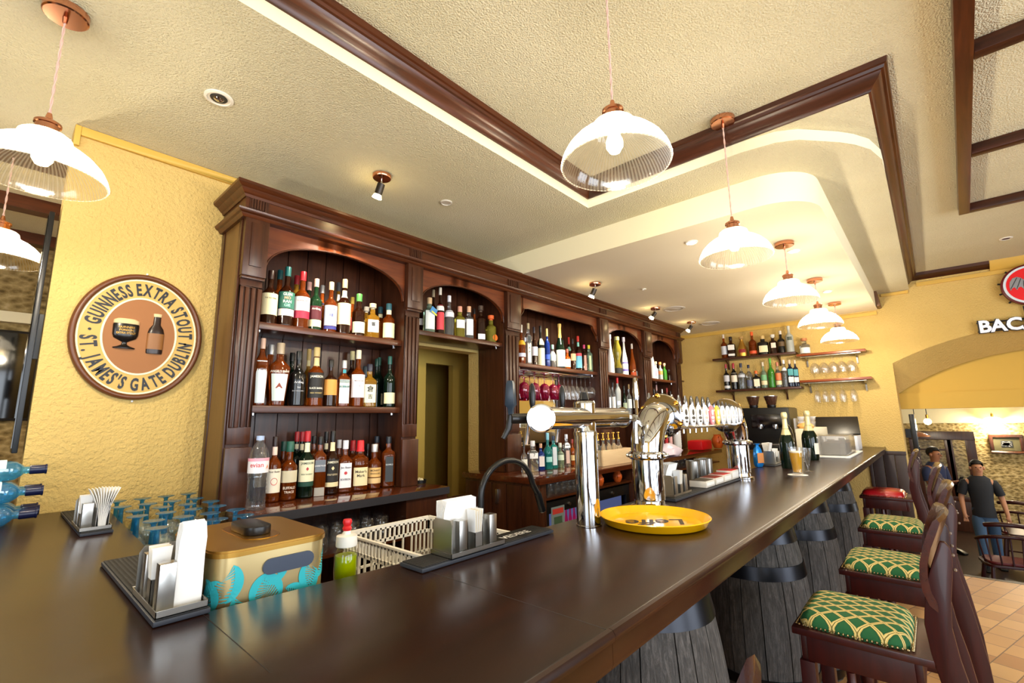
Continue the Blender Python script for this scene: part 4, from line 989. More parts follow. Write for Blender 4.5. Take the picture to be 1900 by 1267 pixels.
# kind: (shoulder, neck base, neck radius, cap start, bottom scale, superellipse, depth scale)
K = {'std': (.56, .70, .34, .84, 1, 2, 1), 'tall': (.60, .74, .36, .86, 1, 2, 1), 'long': (.50, .66, .30, .80, 1, 2, 1), 'sq': (.60, .71, .36, .83, 1, 5, .72), 'sqt': (.66, .76, .38, .86, 1, 5, .8),
     'wine': (.58, .76, .34, .80, 1, 2, 1), 'squat': (.62, .72, .40, .82, 1, 2.6, .8), 'cone': (.25, .80, .30, .84, 1, 2, 1), 'taper': (.60, .74, .34, .82, .62, 2.6, .6), 'champ': (.42, .74, .30, .74, 1, 2, 1),
     'flask': (.55, .70, .34, .84, .85, 3, .55), 'short': (.56, .68, .42, .82, 1, 2, 1), 'hour': (.66, .80, .55, .90, 1.05, 2, 1), 'slope': (.62, .80, .34, .84, .8, 3, .7)}
def cap_mesh(ch, r, h, z0, kind='cap'):
    g = G()
    if ch == 'stopper': pr = [(.0001, z0), (r*.9, z0), (r*.9, z0+.2*(h-z0)), (r*1.5, z0+.3*(h-z0)), (r*1.45, h), (.0001, h)]
    elif ch == 'wax': pr = [(.0001, z0-.05*h), (r*1.25, z0-.045*h), (r*1.12, z0), (r*1.05, h*.985), (r*.9, h), (.0001, h)]
    elif ch == 'foil': pr = [(.0001, h*.66), (r*1.35, h*.66), (r*1.12, h*.78), (r*1.12, h*.90), (r*1.35, h*.92), (r*1.35, h*.985), (.0001, h)]
    else: pr = [(.0001, z0), (r*1.12, z0), (r*1.14, z0+.01*h), (r*1.14, h*.99), (r*1.05, h), (.0001, h)]
    return g.lathe(pr, 14)
BCOUNT = 0
def bottle(X, Y, Z, h, r, kind, gl, cap, labels, label, group, texts=(), capk='cap', neck=None, cat='bottle', rz=None):
    global BCOUNT; BCOUNT += 1
    sh, nb, nr, cs, bs, sup, asp = K[kind]
    if rz is None: rz = .55*math.atan2(X, Y)*-1  # turned partly towards the room's left
    t = thing('bottle', label, cat, (X, Y, Z+.001), rz, group)
    r_in = r/(1 if sup == 2 else 1.0)
    def rad(z):
        u = z/h
        if u < sh: return r*(bs+(1-bs)*min(1, u/sh))
        if u < nb: q = (u-sh)/(nb-sh); s_ = .5-.5*math.cos(PI*q); return r*(1+(nr-1)*(s_*.75+q*.25))
        return r*nr
    zs = [0, .012, .03]+[sh*k/5 for k in range(1, 6)]+[sh+(nb-sh)*k/6 for k in range(1, 7)]+[(nb+cs)/2, cs]
    pr = [(.0001, 0)]+[((rad(z*h)*(.93 if z == 0 else 1)), z*h) for z in zs]+[(.0001, cs*h)]
    if kind == 'hour':
        pr = [(.0001, 0), (r*.9, 0), (r, .03*h), (r*.95, .22*h), (r*.55, .34*h), (r*.75, .45*h), (r, .58*h), (r*.85, .72*h), (r*.5, .84*h), (r*.5, .9*h), (.0001, .9*h)]
    N = 20
    ca = 1 if sup == 2 else asp
    G().lathe(pr, N, sup=sup, ay=ca if sup != 2 else 1).obj('glass_body', GL[gl], t, ang=60)
    ay = ca if sup != 2 else 1
    cap_mesh(capk, r*nr, h, cs*h).obj('cap', mat('cap '+cap, cap, .35 if capk != 'foil' else .25, .6 if cap in ('#c9c9c9', '#c8a24a') else 0), t)
    def surf(u, v, off=.0008):
        rr = rad(v)*1.0
        q = max(-.98, min(.98, u/rr))
        if sup == 2: a = u/rr; return ((rr+off)*math.sin(a), -(rr+off)*math.cos(a), v)
        return (u, -(rr*(1-abs(q)**sup)**(1/sup))*ay-off, v)
    for lb in labels:
        a, b_, c, wf = lb[:4]; g = G(); n = 9; V = []
        for i in range(n+1):
            for j in range(4):
                z = h*(a+(b_-a)*j/3); rr = rad(z); u = (wf*rr)*(-1+2*i/n)*(1.25 if sup == 2 else .86); V.append(surf(u, z))
        g.add(V, [(i*4+j, (i+1)*4+j, (i+1)*4+j+1, i*4+j+1) for i in range(n) for j in range(3)]).obj('label', mat('label '+c, c, .55), t)
    for tx in texts:
        s_, zc, hh, c = tx[:4]; wf = tx[4] if len(tx) > 4 else 1.5
        g = put_text(G(), s_, hh*h, lambda u, v: surf(u, v, .0016), .015, wf*r, 0, zc*h)
        g.obj('lettering', mat('print '+c, c, .5), t, smooth=False)
    return t
def row(specs, Z, phrase, group, yf=2.602, yb_=2.735, bay=None, top=None):
    """each spec: base x px, top y px, width px, row (f/b), kind, glass, cap colour, labels, description [, texts, cap kind]"""
    for s in specs:
        px, py, wpx, rw, kind, gl, cap, labels, desc = s[:9]
        texts = s[9] if len(s) > 9 else (); ck = s[10] if len(s) > 10 else 'cap'
        Y = yf if rw == 'f' else yb_ if rw == 'b' else rw
        X = x_at(px, Y, Z+.02); h = z_at(X, Y, py)-Z; r = 1.07*r_of(wpx, X, Y, Z+.1)
        if top is not None: h = min(h, top-Z-.006)
        if bay is not None: X = min(max(X, bays[bay][0]+r+.003), bays[bay][1]-r-.003)
        bottle(X, Y, Z, h, r, kind, gl, cap, labels, desc+', '+phrase, group, texts, ck)
CR, WH = '#e9deb0', '#f0ede6'
row([
 (497, 503, 28, 'f', 'std', 'dark', '#2a1712', [(.17, .56, CR, 1)], 'leftmost dark bottle with big cream label', [('THE BALVENIE', .47, .022, '#5a4a38')]),
 (513, 502, 26, 'b', 'std', 'amber', '#174a4c', [(.2, .5, '#2e6f62', 1)], 'teal capped bottle half hidden at the left', (), 'cap'),
 (528, 496, 28, 'f', 'std', 'dark', '#1f5a58', [(.29, .56, '#2c6b5a', 1), (.17, .28, '#f2e6dc', 1)], 'tallest teal capped bottle with green label', [('GLEN', .52, .045, '#f4f0e6', 1.1), ('MO', .46, .045, '#f0a080', 1), ('RAN', .40, .045, '#f4f0e6', 1.1), ('GIE', .34, .045, '#9fd0c0', 1)]),
 (545, 512, 25, 'b', 'std', 'gold', '#8c1c24', [(.3, .5, WH, 1)], 'dark red capped bottle in the back row'),
 (557, 505, 28, 'f', 'std', 'amber', '#c22028', [(.30, .54, WH, 1), (.17, .30, '#a32742', 1)], 'bright red capped amber bottle with white and crimson label', [('GLENLIVET', .47, .028, '#7c3040'), ('15', .40, .03, '#7c3040', .6)]),
 (569, 524, 22, 'b', 'std', 'dgreen', '#d9a59a', [(.2, .5, '#5c1f26', 1)], 'pale pink capped dark bottle in the back row'),
 (583, 518, 22, 'f', 'std', 'green', '#e6b7a0', [(.21, .46, '#5a1c26', 1), (.07, .20, CR, 1)], 'pink capped green bottle with dark red label', [('Ardbeg', .40, .05, '#f0e2d0')]),
 (594, 530, 20, 'b', 'std', 'orange', '#c9c9c9', [(.6, .64, '#2c2f5c', .5)], 'silver capped orange bottle behind the blue and white label'),
 (611, 524, 23, 'f', 'std', 'amber', '#d9bd97', [(.13, .52, '#dcdcea', .95), (.06, .12, '#3c3f8c', .95)], 'amber bottle with blue and white crest label', [('CHIVAS', .44, .035, '#3c4a9c'), ('18', .33, .06, '#2c3a8c', .6)]),
 (624, 525, 20, 'b', 'std', 'gold', '#3f4148', [(.66, .78, '#dcdcdc', .5)], 'grey capped bottle in the back row'),
 (636, 519, 24, 'f', 'std', 'dark', '#c8ae84', [(.17, .55, '#f0dcae', 1), (.66, .79, '#efe0bc', 1)], 'tan capped bottle with tall plain cream label'),
 (651, 552, 18, 'b', 'std', 'orange', '#b79a3e', [(.2, .5, '#a33a2c', 1)], 'gold capped bottle peeping from the back row'),
 (664, 546, 22, 'f', 'short', 'dark', '#4d8a48', [(.08, .33, '#e8dfbf', 1)], 'dark squat bottle with green and gold cap'),
 (678, 570, 18, 'b', 'sq', 'gold', '#d6cdbd', [], 'glass stoppered bottle behind the square one', (), 'stopper'),
 (690, 564, 23, 'f', 'sq', 'gold', '#cfc2a0', [(.17, .52, WH, .95)], 'square golden decanter with glass stopper and white label', [('響', .40, .12, '#1c1c1c', 1)], 'stopper'),
 (704, 570, 18, 'b', 'short', 'amber', '#2c5560', [(.7, .8, CR, 1)], 'teal capped amber bottle behind the last one'),
 (720, 564, 21, 'f', 'short', 'amber', '#34606a', [(.07, .46, '#e3e6b4', 1), (.70, .82, '#eee0c0', 1)], 'rightmost short bottle with pale green label'),
], 1.976, 'top shelf of the left bay', 'whisky bottles on the top shelf', bay=0)
row([
 (480, 628, 24, 'f', 'slope', 'amber', '#e0b8a0', [(.04, .66, '#dfeaec', .95)], 'leftmost tall bottle wrapped in a pale label'),
 (496, 640, 30, 'b', 'flask', 'amber', '#c9c9c9', [], 'silver capped bottle half behind the winged one'),
 (514, 637, 38, 'f', 'taper', 'amber', '#b8a488', [(.08, .50, '#d9e4dc', .93)], 'wide shouldered tapering bottle with pale picture label', [("ANGEL'S ENVY", .54, .035, '#f0ead8', 1.7), ('▲', .32, .09, '#8a3a22', .8)]),
 (537, 655, 24, 'b', 'std', 'dgreen', '#101210', [], 'black capped dark bottle in the back row'),
 (550, 652, 27, 'f', 'std', 'black', '#15181a', [], 'black bottle with white lettering', [('Ardbeg', .42, .05, '#c9c9cc', 1.7), ('TEN', .33, .022, '#c9c9cc', .8), ('ISLAY SINGLE MALT', .27, .018, '#b0b0b4', 1.6)]),
 (568, 648, 22, 'b', 'long', 'gold', '#b89a58', [(.70, .80, '#d9c890', .8)], 'gold necked bottle in the back row'),
 (583, 645, 28, 'f', 'std', 'amber', '#c8b070', [(.14, .56, '#1d1a18', 1), (.68, .82, '#d6c48a', .9)], 'gold topped amber bottle with black label', [('JAMESON', .49, .05, '#f0ead8', 1.8), ('BLACK BARREL', .30, .032, '#f0ead8', 1.8), ('IRISH WHISKEY', .22, .022, '#c8b070', 1.5)]),
 (611, 668, 23, 'f', 'std', 'dark', '#191512', [(.24, .57, '#dc9a48', 1)], 'dark bottle with a bright orange label'),
 (636, 669, 21, 'f', 'sq', 'amber', '#c9c9c9', [(.07, .58, WH, .95), (.50, .575, '#37a2a8', .95), (.40, .45, '#37a2a8', .95), (.72, .80, '#2c8c98', .9)], 'square bottle with white and turquoise label'),
 (650, 652, 22, 'b', 'std', 'dark', '#c9bc88', [], 'cream capped dark bottle in the back row'),
 (662, 650, 24, 'f', 'std', 'amber', '#efe5c8', [(.16, .56, '#f3ebee', 1)], 'cream capped bottle with tall white label and gold chevron', [('MACALLAN', .45, .022, '#5a3a34', 1.4), ('12', .36, .03, '#5a3a34', .6)]),
 (676, 680, 20, 'b', 'short', 'navy', '#1c2c34', [], 'short dark capped bottle in the back row'),
 (684, 676, 24, 'f', 'sq', 'gold', '#2b2c3a', [(.10, .52, '#e9e4c4', .95)], 'short square golden bottle with black brushed characters', [('倉', .42, .15, '#1a1a1a', 1.0), ('吉', .24, .11, '#1a1a1a', .7)]),
 (697, 666, 20, 'b', 'std', 'dgreen', '#1c4438', [], 'first green capped dark bottle in the back row'),
 (707, 664, 17, 'b', 'std', 'dgreen', '#1e4a3c', [(.06, .28, '#d6c49c', 1)], 'second green capped dark bottle with tan label'),
 (725, 662, 20, 'f', 'std', 'dgreen', '#22584e', [(.07, .28, '#ece0b6', 1)], 'rightmost dark bottle with cream label and teal cap'),
], 1.547, 'middle shelf of the left bay', 'whisky bottles on the middle shelf', bay=0, top=1.94)
row([
 (481, 812, 22, 'b', 'std', 'amber', '#4a2c28', [(.2, .5, '#e6c896', 1)], 'amber bottle partly hidden behind the water bottle'),
 (504, 810, 26, 'f', 'std', 'amber', '#2a1a18', [(.14, .50, '#f2ead8', .95), (.71, .84, '#f0d2c4', 1)], 'amber bottle with cream label and red rose print', [('Four Roses', .46, .03, '#3a2a28', 1.5), ('●', .31, .11, '#c0303c', .9)]),
 (521, 819, 22, 'b', 'short', 'amber', '#1f4a3e', [], 'green capped amber bottle in the back row'),
 (533, 819, 29, 'f', 'short', 'amber', '#225848', [(.30, .50, '#d8d0b4', 1)], 'amber bottle with buffalo shaped pale label and green cap', [('BUFFALO', .21, .045, '#f0e6d8', 1.5), ('TRACE', .14, .04, '#f0e6d8', 1.2)]),
 (545, 801, 22, 'b', 'std', 'dgreen', '#a81c24', [(.72, .80, '#e8dcb8', .8)], 'left of two red capped green bottles behind'),
 (555, 801, 22, 'b', 'std', 'dgreen', '#a81c26', [(.70, .80, '#e8dcb8', .8)], 'right of two red capped green bottles behind'),
 (565, 800, 28, 'f', 'std', 'dgreen', '#bf1f29', [(.24, .56, '#eeeccc', 1), (.17, .235, '#1c4a3c', 1), (.68, .82, '#eeeccc', .9)], 'red capped dark green bottle with cream label', [('JAMESON', .51, .045, '#22382c', 1.7), ('♦', .43, .055, '#b8404a', .7), ('IRISH WHISKEY', .35, .02, '#5a6a4c', 1.5)]),
 (578, 809, 20, 'b', 'sqt', 'amber', '#14110f', [], 'black capped amber bottle behind the slanted label'),
 (590, 810, 23, 'f', 'sqt', 'amber', '#12100f', [(.40, .60, '#6f7784', .95), (.0, .14, '#a8a49c', .9)], 'square amber bottle with slanted grey label and black cap', [('JOHNNIE WALKER', .50, .035, '#e8e8ee', 1.7)]),
 (601, 801, 21, 'b', 'std', 'dark', '#15110f', [(.70, .80, '#e8dcb8', .8)], 'black capped dark bottle in the back row, middle'),
 (613, 800, 25, 'f', 'std', 'dark', '#161312', [(.20, .55, '#211d1b', 1), (.12, .19, '#e9dcb0', 1), (.68, .82, '#e9dcb0', .9)], 'black capped bottle with black label and cream band', [('JAMESON', .50, .048, '#f0e8d0', 1.7), ('♦', .41, .06, '#e8d8a8', .8), ('STOUT EDITION', .31, .028, '#d8c8a0', 1.5)]),
 (626, 816, 20, 'b', 'sq', 'amber', '#dcdce0', [], 'silver grey capped bottle behind the white capped one'),
 (638, 817, 25, 'f', 'sq', 'amber', '#e9e9f0', [(.09, .56, '#efeff4', .97)], 'square amber bottle with white cap and white label', [('Jim Beam', .47, .05, '#2a2a4a', 1.6), ('●', .37, .06, '#c23a40', .7), ('BOURBON', .25, .04, '#3a3a4a', 1.4)]),
 (652, 817, 24, 'b', 'squat', 'amber', '#b81c24', [], 'red wax topped bottle in the back row', (), 'wax'),
 (666, 817, 30, 'f', 'squat', 'amber', '#cf1f2a', [(.10, .46, '#efe2b4', .97)], 'square shouldered bottle with dripping red wax top and cream label', [("Maker's", .38, .055, '#3a3026', 1.5), ('Mark', .30, .055, '#3a3026', 1.1)], 'wax'),
 (680, 823, 20, 'b', 'std', 'dark', '#151210', [], 'dark bottle in the back row, right of the wax tops'),
 (693, 824, 24, 'f', 'short', 'amber', '#c9c9c9', [(.26, .47, '#e8be78', 1), (.12, .24, '#e8c890', 1)], 'round shouldered amber bottle with silver cap and orange label', [('MONKEY', .41, .045, '#4a3420', 1.5), ('SHOULDER', .34, .035, '#4a3420', 1.5)]),
 (707, 809, 20, 'b', 'sqt', 'amber', '#2c3440', [], 'dark capped square bottle in the back row at the right'),
 (719, 810, 23, 'f', 'sqt', 'amber', '#20242c', [(.10, .60, '#3c4248', .7)], 'rightmost square amber bottle with narrow grey black label', [('BUSHMILLS', .44, .03, '#d0d8dc', 1.1)]),
], 1.061, 'on the left back counter', 'whisky bottles on the back counter', 2.585, 2.725, bay=0)
# bay over the doorway
row([
 (778, 562, 13, 'b', 'sqt', 'dark', '#15110f', [(.3, .5, WH, .9)], 'leftmost dark bottle partly behind the pilaster'),
 (796, 553, 20, 'f', 'squat', 'pale', '#d6b48a', [(.10, .62, '#e9ece6', .95)], 'pale green square bottle with a cork and white label'),
 (803, 538, 14, 'b', 'std', 'dark', '#a8987c', [], 'tall dark bottle in the back row'),
 (816, 534, 14, 'f', 'std', 'dark', '#e4dccb', [(.10, .62, '#d8434c', 1), (.50, .60, WH, 1)], 'tallest dark bottle with a red and white label'),
 (833, 549, 17, 'f', 'std', 'clear', '#e8e6ea', [(.46, .62, '#f2eef0', 1)], 'clear fluted bottle with white cap'),
 (853, 569, 18, 'f', 'squat', 'lemon', '#e2a088', [(.30, .56, '#f3efe6', .95)], 'short golden bottle with slanted white label'),
 (870, 569, 16, 'f', 'squat', 'clear', '#e0b08c', [(.12, .60, '#f4f2ee', .9)], 'clear bottle with a white diamond label'),
 (880, 573, 12, 'b', 'std', 'orange', '#2a2422', [], 'orange bottle in the back row'),
 (892, 568, 16, 'f', 'squat', 'dark', '#4a3a30', [(.05, .20, WH, .95)], 'dark brown square bottle with thick black stopper', (), 'stopper'),
 (911, 586, 18, 'f', 'short', 'lemon', '#d8622c', [], 'rightmost round bottle with orange cap', (), 'stopper'),
], 2.070, 'shelf over the doorway', 'bottles over the doorway', 2.60, 2.71, bay=1)
t = thing('neck_tag', 'blue and yellow card tag leaning on the pale green corked bottle over the doorway', 'tag', (x_at(805, 2.56, 2.24), 2.56, 2.20), 0)
G().obox((0, 0, .03), (.055, .001, .045), 0, 0, .5).obj('card', mat('blue card', '#4a90c8', .5), t); G().obox((.004, -.001, .012), (.052, .0012, .012), 0, 0, .5).obj('stripe', mat('yellow stripe', '#e6d84a', .5), t)
t = thing('neck_tag', 'orange round tag hanging on the rightmost bottle over the doorway', 'tag', (x_at(919, 2.56, 2.12), 2.56, 2.085), 0)
G().prism([(.025*math.cos(a)*1.1, .028+.026*math.sin(a)) for a in [2*PI*i/10 for i in range(10)]], 'y', -.001, .001).obj('card', mat('orange card', '#f0701c', .5), t)
# bay 3 top shelf
row([
 (968, 603, 14, 'f', 'long', 'amber', '#c9c9c9', [(.18, .27, '#dfe0ee', 1), (.48, .60, '#e6a820', 1)], 'leftmost golden bottle with silver ball cap'),
 (981, 600, 12, 'f', 'sqt', 'clear', '#c2b088', [(.05, .70, '#e6e2d2', .6)], 'tall clear bottle with upright lettering', [('G', .6, .05, '#1a1a1a', .8), ('R', .5, .05, '#1a1a1a', .8), ('A', .4, .05, '#1a1a1a', .8), ('P', .3, .05, '#1a1a1a', .8)]),
 (992, 607, 11, 'f', 'std', 'dark', '#2a2430', [(.25, .48, '#f2e6ea', 1)], 'brown bottle with pale pink label'),
 (1004, 605, 13, 'f', 'std', 'black', '#141210', [(.02, .44, '#f0e4b4', 1), (.52, .68, '#e6e8b8', .6)], 'black round shouldered bottle with cream label'),
 (1016, 610, 10, 'f', 'wine', 'blue', '#e6c868', [(.20, .32, '#3050b8', 1)], 'slim blue bottle with yellow capsule'),
 (1026, 640, 11, 'f', 'short', 'clear', '#8ac0a8', [(.3, .7, '#c8d8c8', 1)], 'small decorated bottle beside the champagne'),
 (1040, 600, 17, 'f', 'champ', 'dgreen', '#d8b25a', [(.04, .40, '#f3f2e2', 1)], 'champagne bottle with long gold foil neck', (), 'foil'),
 (1046, 631, 9, 'b', 'std', 'dgreen', '#2c3a30', [], 'small dark green bottle in the back row'),
 (1053, 648, 11, 'f', 'short', 'orange', '#8a4030', [(.12, .50, '#f2e8cc', 1)], 'short orange bottle with square cream label'),
 (1057, 626, 9, 'b', 'wine', 'dark', '#d2382c', [(.60, .72, '#88c8b8', 1)], 'red capsuled bottle in the back row'),
 (1064, 629, 10, 'f', 'std', 'dark', '#2c2828', [(.3, .52, '#d8a078', 1)], 'dark bottle with round orange label'),
 (1074, 624, 12, 'f', 'std', 'dark', '#c8342c', [(.08, .42, '#6fb6d0', 1), (.42, .50, '#d84858', 1), (.70, .82, '#88c8b8', 1)], 'dark bottle with red cap and blue and red label'),
 (1085, 640, 10, 'f', 'sqt', 'dark', '#d24a78', [(.05, .60, '#e0a08c', .5)], 'dark bottle with a pink cap'),
 (1096, 641, 11, 'f', 'sqt', 'pale', '#e6d83c', [(.08, .60, '#cfe0a8', .4)], 'rightmost pale green bottle with yellow cap'),
], 1.930, 'top shelf of the third bay', 'bottles on the third bay shelf', bay=2)
# bays 4 and 5
row([
 (1134, 621, 12, 'f', 'cone', 'white', '#f0ece4', [], 'leftmost tall white ceramic bottle', (), 'stopper'),
 (1147, 625, 15, 'f', 'hour', 'lemon', '#a8a068', [(.02, .16, '#1c1a16', 1)], 'tall hourglass shaped golden bottle'),
 (1160, 626, 12, 'f', 'cone', 'white', '#e8e2ee', [(.1, .16, '#6a60a8', 1), (.30, .34, '#6a60a8', 1)], 'white ceramic bottle with blue flower pattern', (), 'stopper'),
 (1167, 628, 7, 'b', 'std', 'dark', '#d8a088', [], 'slim dark bottle in the back row'),
 (1175, 638, 11, 'f', 'cone', 'orange', '#d8ccc0', [(.0, .12, '#c8501c', 1)], 'cone shaped orange brown bottle'),
 (1183, 684, 6, 'f', 'squat', 'frost', '#d8d4d0', [], 'tiny silver bottle at the right'),
], 1.945, 'top shelf of the fourth bay', 'bottles on the fourth bay shelf', bay=3)
row([
 (1211, 635, 11, 'f', 'cone', 'white', '#eeeae4', [], 'tall white ceramic bottle at the left', (), 'stopper'),
 (1205, 676, 6, 'f', 'sq', 'black', '#e8e8e8', [(.3, .7, WH, .9)], 'small black and white bottle beside the tall ceramic one'),
 (1218, 671, 7, 'f', 'short', 'white', '#e6d2a8', [(.2, .5, '#e0b0c8', 1)], 'small white bottle with pink print', (), 'stopper'),
 (1226, 672, 8, 'f', 'short', 'frost', '#e69a50', [(.3, .5, '#e08a48', 1)], 'small bottle with orange round stopper', (), 'stopper'),
 (1234, 674, 8, 'f', 'short', 'lime', '#e8b898', [], 'small green bottle with pale stopper', (), 'stopper'),
 (1242, 686, 8, 'f', 'short', 'dark', '#3a2a30', [], 'rightmost small dark bottle', (), 'stopper'),
], 1.940, 'top shelf of the fifth bay', 'bottles on the fifth bay shelf', bay=4)
row([
 (1130, 692, 10, 'f', 'slope', 'clear', '#c8202c', [(.1, .45, '#dfe6ee', .9)], 'clear bottle with a long red top, leftmost'),
 (1139, 710, 8, 'f', 'tall', 'clear', '#1c1c28', [(.2, .55, WH, .9)], 'clear bottle with black and red cap'),
 (1148, 696, 11, 'f', 'slope', 'frost', '#d8242c', [(.25, .36, '#c8d0ec', .9)], 'frosted bottle with a red top'),
 (1160, 716, 8, 'f', 'std', 'dgreen', '#202420', [(.2, .4, '#9aa88c', 1)], 'dark bottle right of the red topped pair'),
 (1169, 713, 8, 'f', 'std', 'clear', '#9a7c50', [(.2, .5, '#d8e0d8', 1)], 'clear bottle with a tan cap'),
 (1180, 712, 10, 'f', 'std', 'dark', '#252a3c', [(.2, .55, WH, 1)], 'dark bottle with tall white label'),
], 1.501, 'middle shelf of the fourth bay', 'bottles on the fourth bay middle shelf', bay=3, top=1.912)
row([
 (1206, 716, 7, 'f', 'wine', 'clear', '#e0a0a0', [], 'slim clear bottle with pink capsule, leftmost'),
 (1216, 722, 8, 'f', 'std', 'dark', '#303030', [(.2, .5, '#c8c0a8', 1)], 'dark bottle with beige label'),
 (1221, 714, 7, 'b', 'wine', 'clear', '#e8b8b0', [], 'pink necked bottle in the back row'),
 (1231, 722, 8, 'f', 'std', 'green', '#c9c9c9', [(.2, .5, WH, 1)], 'green bottle with silver cap'),
 (1240, 720, 8, 'f', 'std', 'amber', '#a83030', [(.2, .5, '#e8d8b0', 1)], 'amber bottle with red cap'),
 (1249, 726, 7, 'f', 'std', 'dark', '#282828', [], 'rightmost dark bottle'),
], 1.501, 'middle shelf of the fifth bay', 'bottles on the fifth bay middle shelf', bay=4, top=1.907)
# gins on the counter in front of the mirror
row([
 (973, 818, 11, 'f', 'long', 'clear', '#3a3a3a', [(.12, .42, '#e8e6da', 1)], 'slim clear bottle with white crest label, leftmost'),
 (989, 818, 19, 'f', 'squat', 'clear', '#e8e6ea', [(.42, .68, '#f3f1f2', .97)], 'wide clear bottle with large white label', [('7', .54, .10, '#2a2a2a', .6)]),
 (1004, 823, 13, 'f', 'sq', 'blue', '#c89a78', [(.14, .52, '#f0e6e2', .9)], 'square deep blue bottle with pale label'),
 (1017, 803, 16, 'f', 'long', 'teal', '#86c8e0', [(.20, .34, '#a8e0dc', .6)], 'tall turquoise bottle with embossed round crest'),
 (1028, 809, 13, 'f', 'sqt', 'teal', '#1c2c4c', [(.10, .66, '#dfe6ee', .7)], 'blue green square bottle with tall white label'),
 (1040, 822, 13, 'f', 'short', 'pale', '#d0d4c8', [(.3, .6, '#d0e0c8', .9)], 'short pale green bottle'),
 (1052, 806, 13, 'f', 'sqt', 'clear', '#d8dcec', [(.58, .74, '#f0f0f4', .95), (.1, .5, '#d8b8a8', .6)], 'clear bottle with pinkish label beside the tap column'),
 (1063, 815, 11, 'f', 'std', 'orange', '#8a2a20', [(.2, .4, '#e8c88c', 1)], 'small red bottle mostly hidden by the tap column'),
], 1.061, 'on the counter of the third bay', 'gin bottles on the back counter', 2.38, 2.5)
row([
 (1112, 817, 8, 'f', 'std', 'teal', '#1c1c1c', [(.2, .5, '#30b0a0', 1)], 'dark bottle with turquoise label beside the wooden box'),
 (1222, 778, 7, 'f', 'std', 'dark', '#b02030', [(.2, .5, '#d8c8a8', 1)], 'dark bottle with red cap behind the curved tap leg'),
 (1229, 784, 7, 'f', 'std', 'green', '#303830', [(.2, .5, WH, 1)], 'green bottle seen under the tap tube'),
 (1237, 780, 7, 'f', 'std', 'dark', '#a82838', [(.2, .5, '#c83038', 1)], 'dark bottle with red label seen under the tap tube'),
 (1245, 783, 7, 'f', 'std', 'clear', '#c03040', [(.2, .6, '#e8b8b8', 1)], 'clear bottle with pink label seen under the tap tube'),
], 1.061, 'on the back counter', 'bottles further along the back counter', 2.55, 2.6)
# wooden crate with gold topped miniatures
cx = x_at(1119, 2.12, 1.08)
t = thing('wooden_crate', 'small pale wooden crate on the back counter between the two tap towers', 'crate', (cx, 2.12, 1.061))
G().box(0, .50, 0, .012, 0, .13).box(0, .50, .20, .212, 0, .13).box(0, .012, .012, .20, 0, .13).box(.488, .50, .012, .20, 0, .13).box(.01, .49, .01, .2, 0, .01).obj('box', wood('pale pine', '#d8b88c', '#e6cba0', .6, 'x'), t, bev=.002)
for i in range(5):
    t = thing('syrup_bottle', 'clear bottle with gold pourer standing in the wooden crate, %s from the left' % words[i], 'bottle', (cx+.06+i*.09, 2.2, 1.072), 0, 'gold topped bottles in the crate')
    G().lathe([(.0001, 0), (.03, 0), (.03, .13), (.012, .17), (.012, .20), (.0001, .20)], 14).obj('glass_body', GL['clear'], t)
    G().lathe([(.0001, .20), (.018, .20), (.018, .21), (.006, .215), (.005, .25), (.016, .255), (.016, .262), (.0001, .265)], 12).obj('pourer', M_gold, t)
# far wall shelves ------------------------------------------------------------
def wall_shelf(y0, y1, z, label, mt, brackets):
    t = thing('wall_shelf', label, 'shelf', (XF-.002, y0, z), 0, 'shelves on the far wall')
    G().box(-.17, 0, 0, y1-y0, -.028, 0).obj('board', mt, t, bev=.003)
    for yb_ in brackets:
        G().prism([(-.13, -.028), (-.002, -.028), (-.002, -.15), (-.02, -.15), (-.03, -.08)], 'y', yb_-y0-.008, yb_-y0+.008).obj('bracket', M_steel if mt is not M_darky else M_darky, t)
    return t
wall_shelf(1.19, 2.19, 2.245, 'upper dark wall shelf of liqueur bottles on the far wall', M_darky, (1.40, 2.03))
wall_shelf(1.17, 2.18, 1.815, 'lower dark wall shelf of bottles on the far wall', M_darky, (1.36, 2.0))
M_redw = wood('reddish shelf wood', '#6a3014', '#8a4420', .3, 'y', coat=.3)
wall_shelf(.50, 1.185, 2.205, 'upper reddish wall shelf with wine glasses hanging below it', M_redw, (.60, 1.1))
wall_shelf(.48, 1.185, 1.885, 'lower reddish wall shelf with flutes hanging below it', M_redw, (.55, 1.1))
def frow(specs, Z, phrase, group, X=6.66):
    for s in specs:
        px, py, wpx, kind, gl, cap, labels, desc = s[:8]; ck = s[8] if len(s) > 8 else 'cap'
        Y = y_at(px, X, Z+.03); h = z_at(X, Y, py)-Z; r = r_of(wpx, X, Y, Z+.1)*.95
        bottle(X, Y, Z, h, min(r, .068), kind, gl, cap, labels, desc+', '+phrase, group, (), ck, rz=-PI/2+.25)
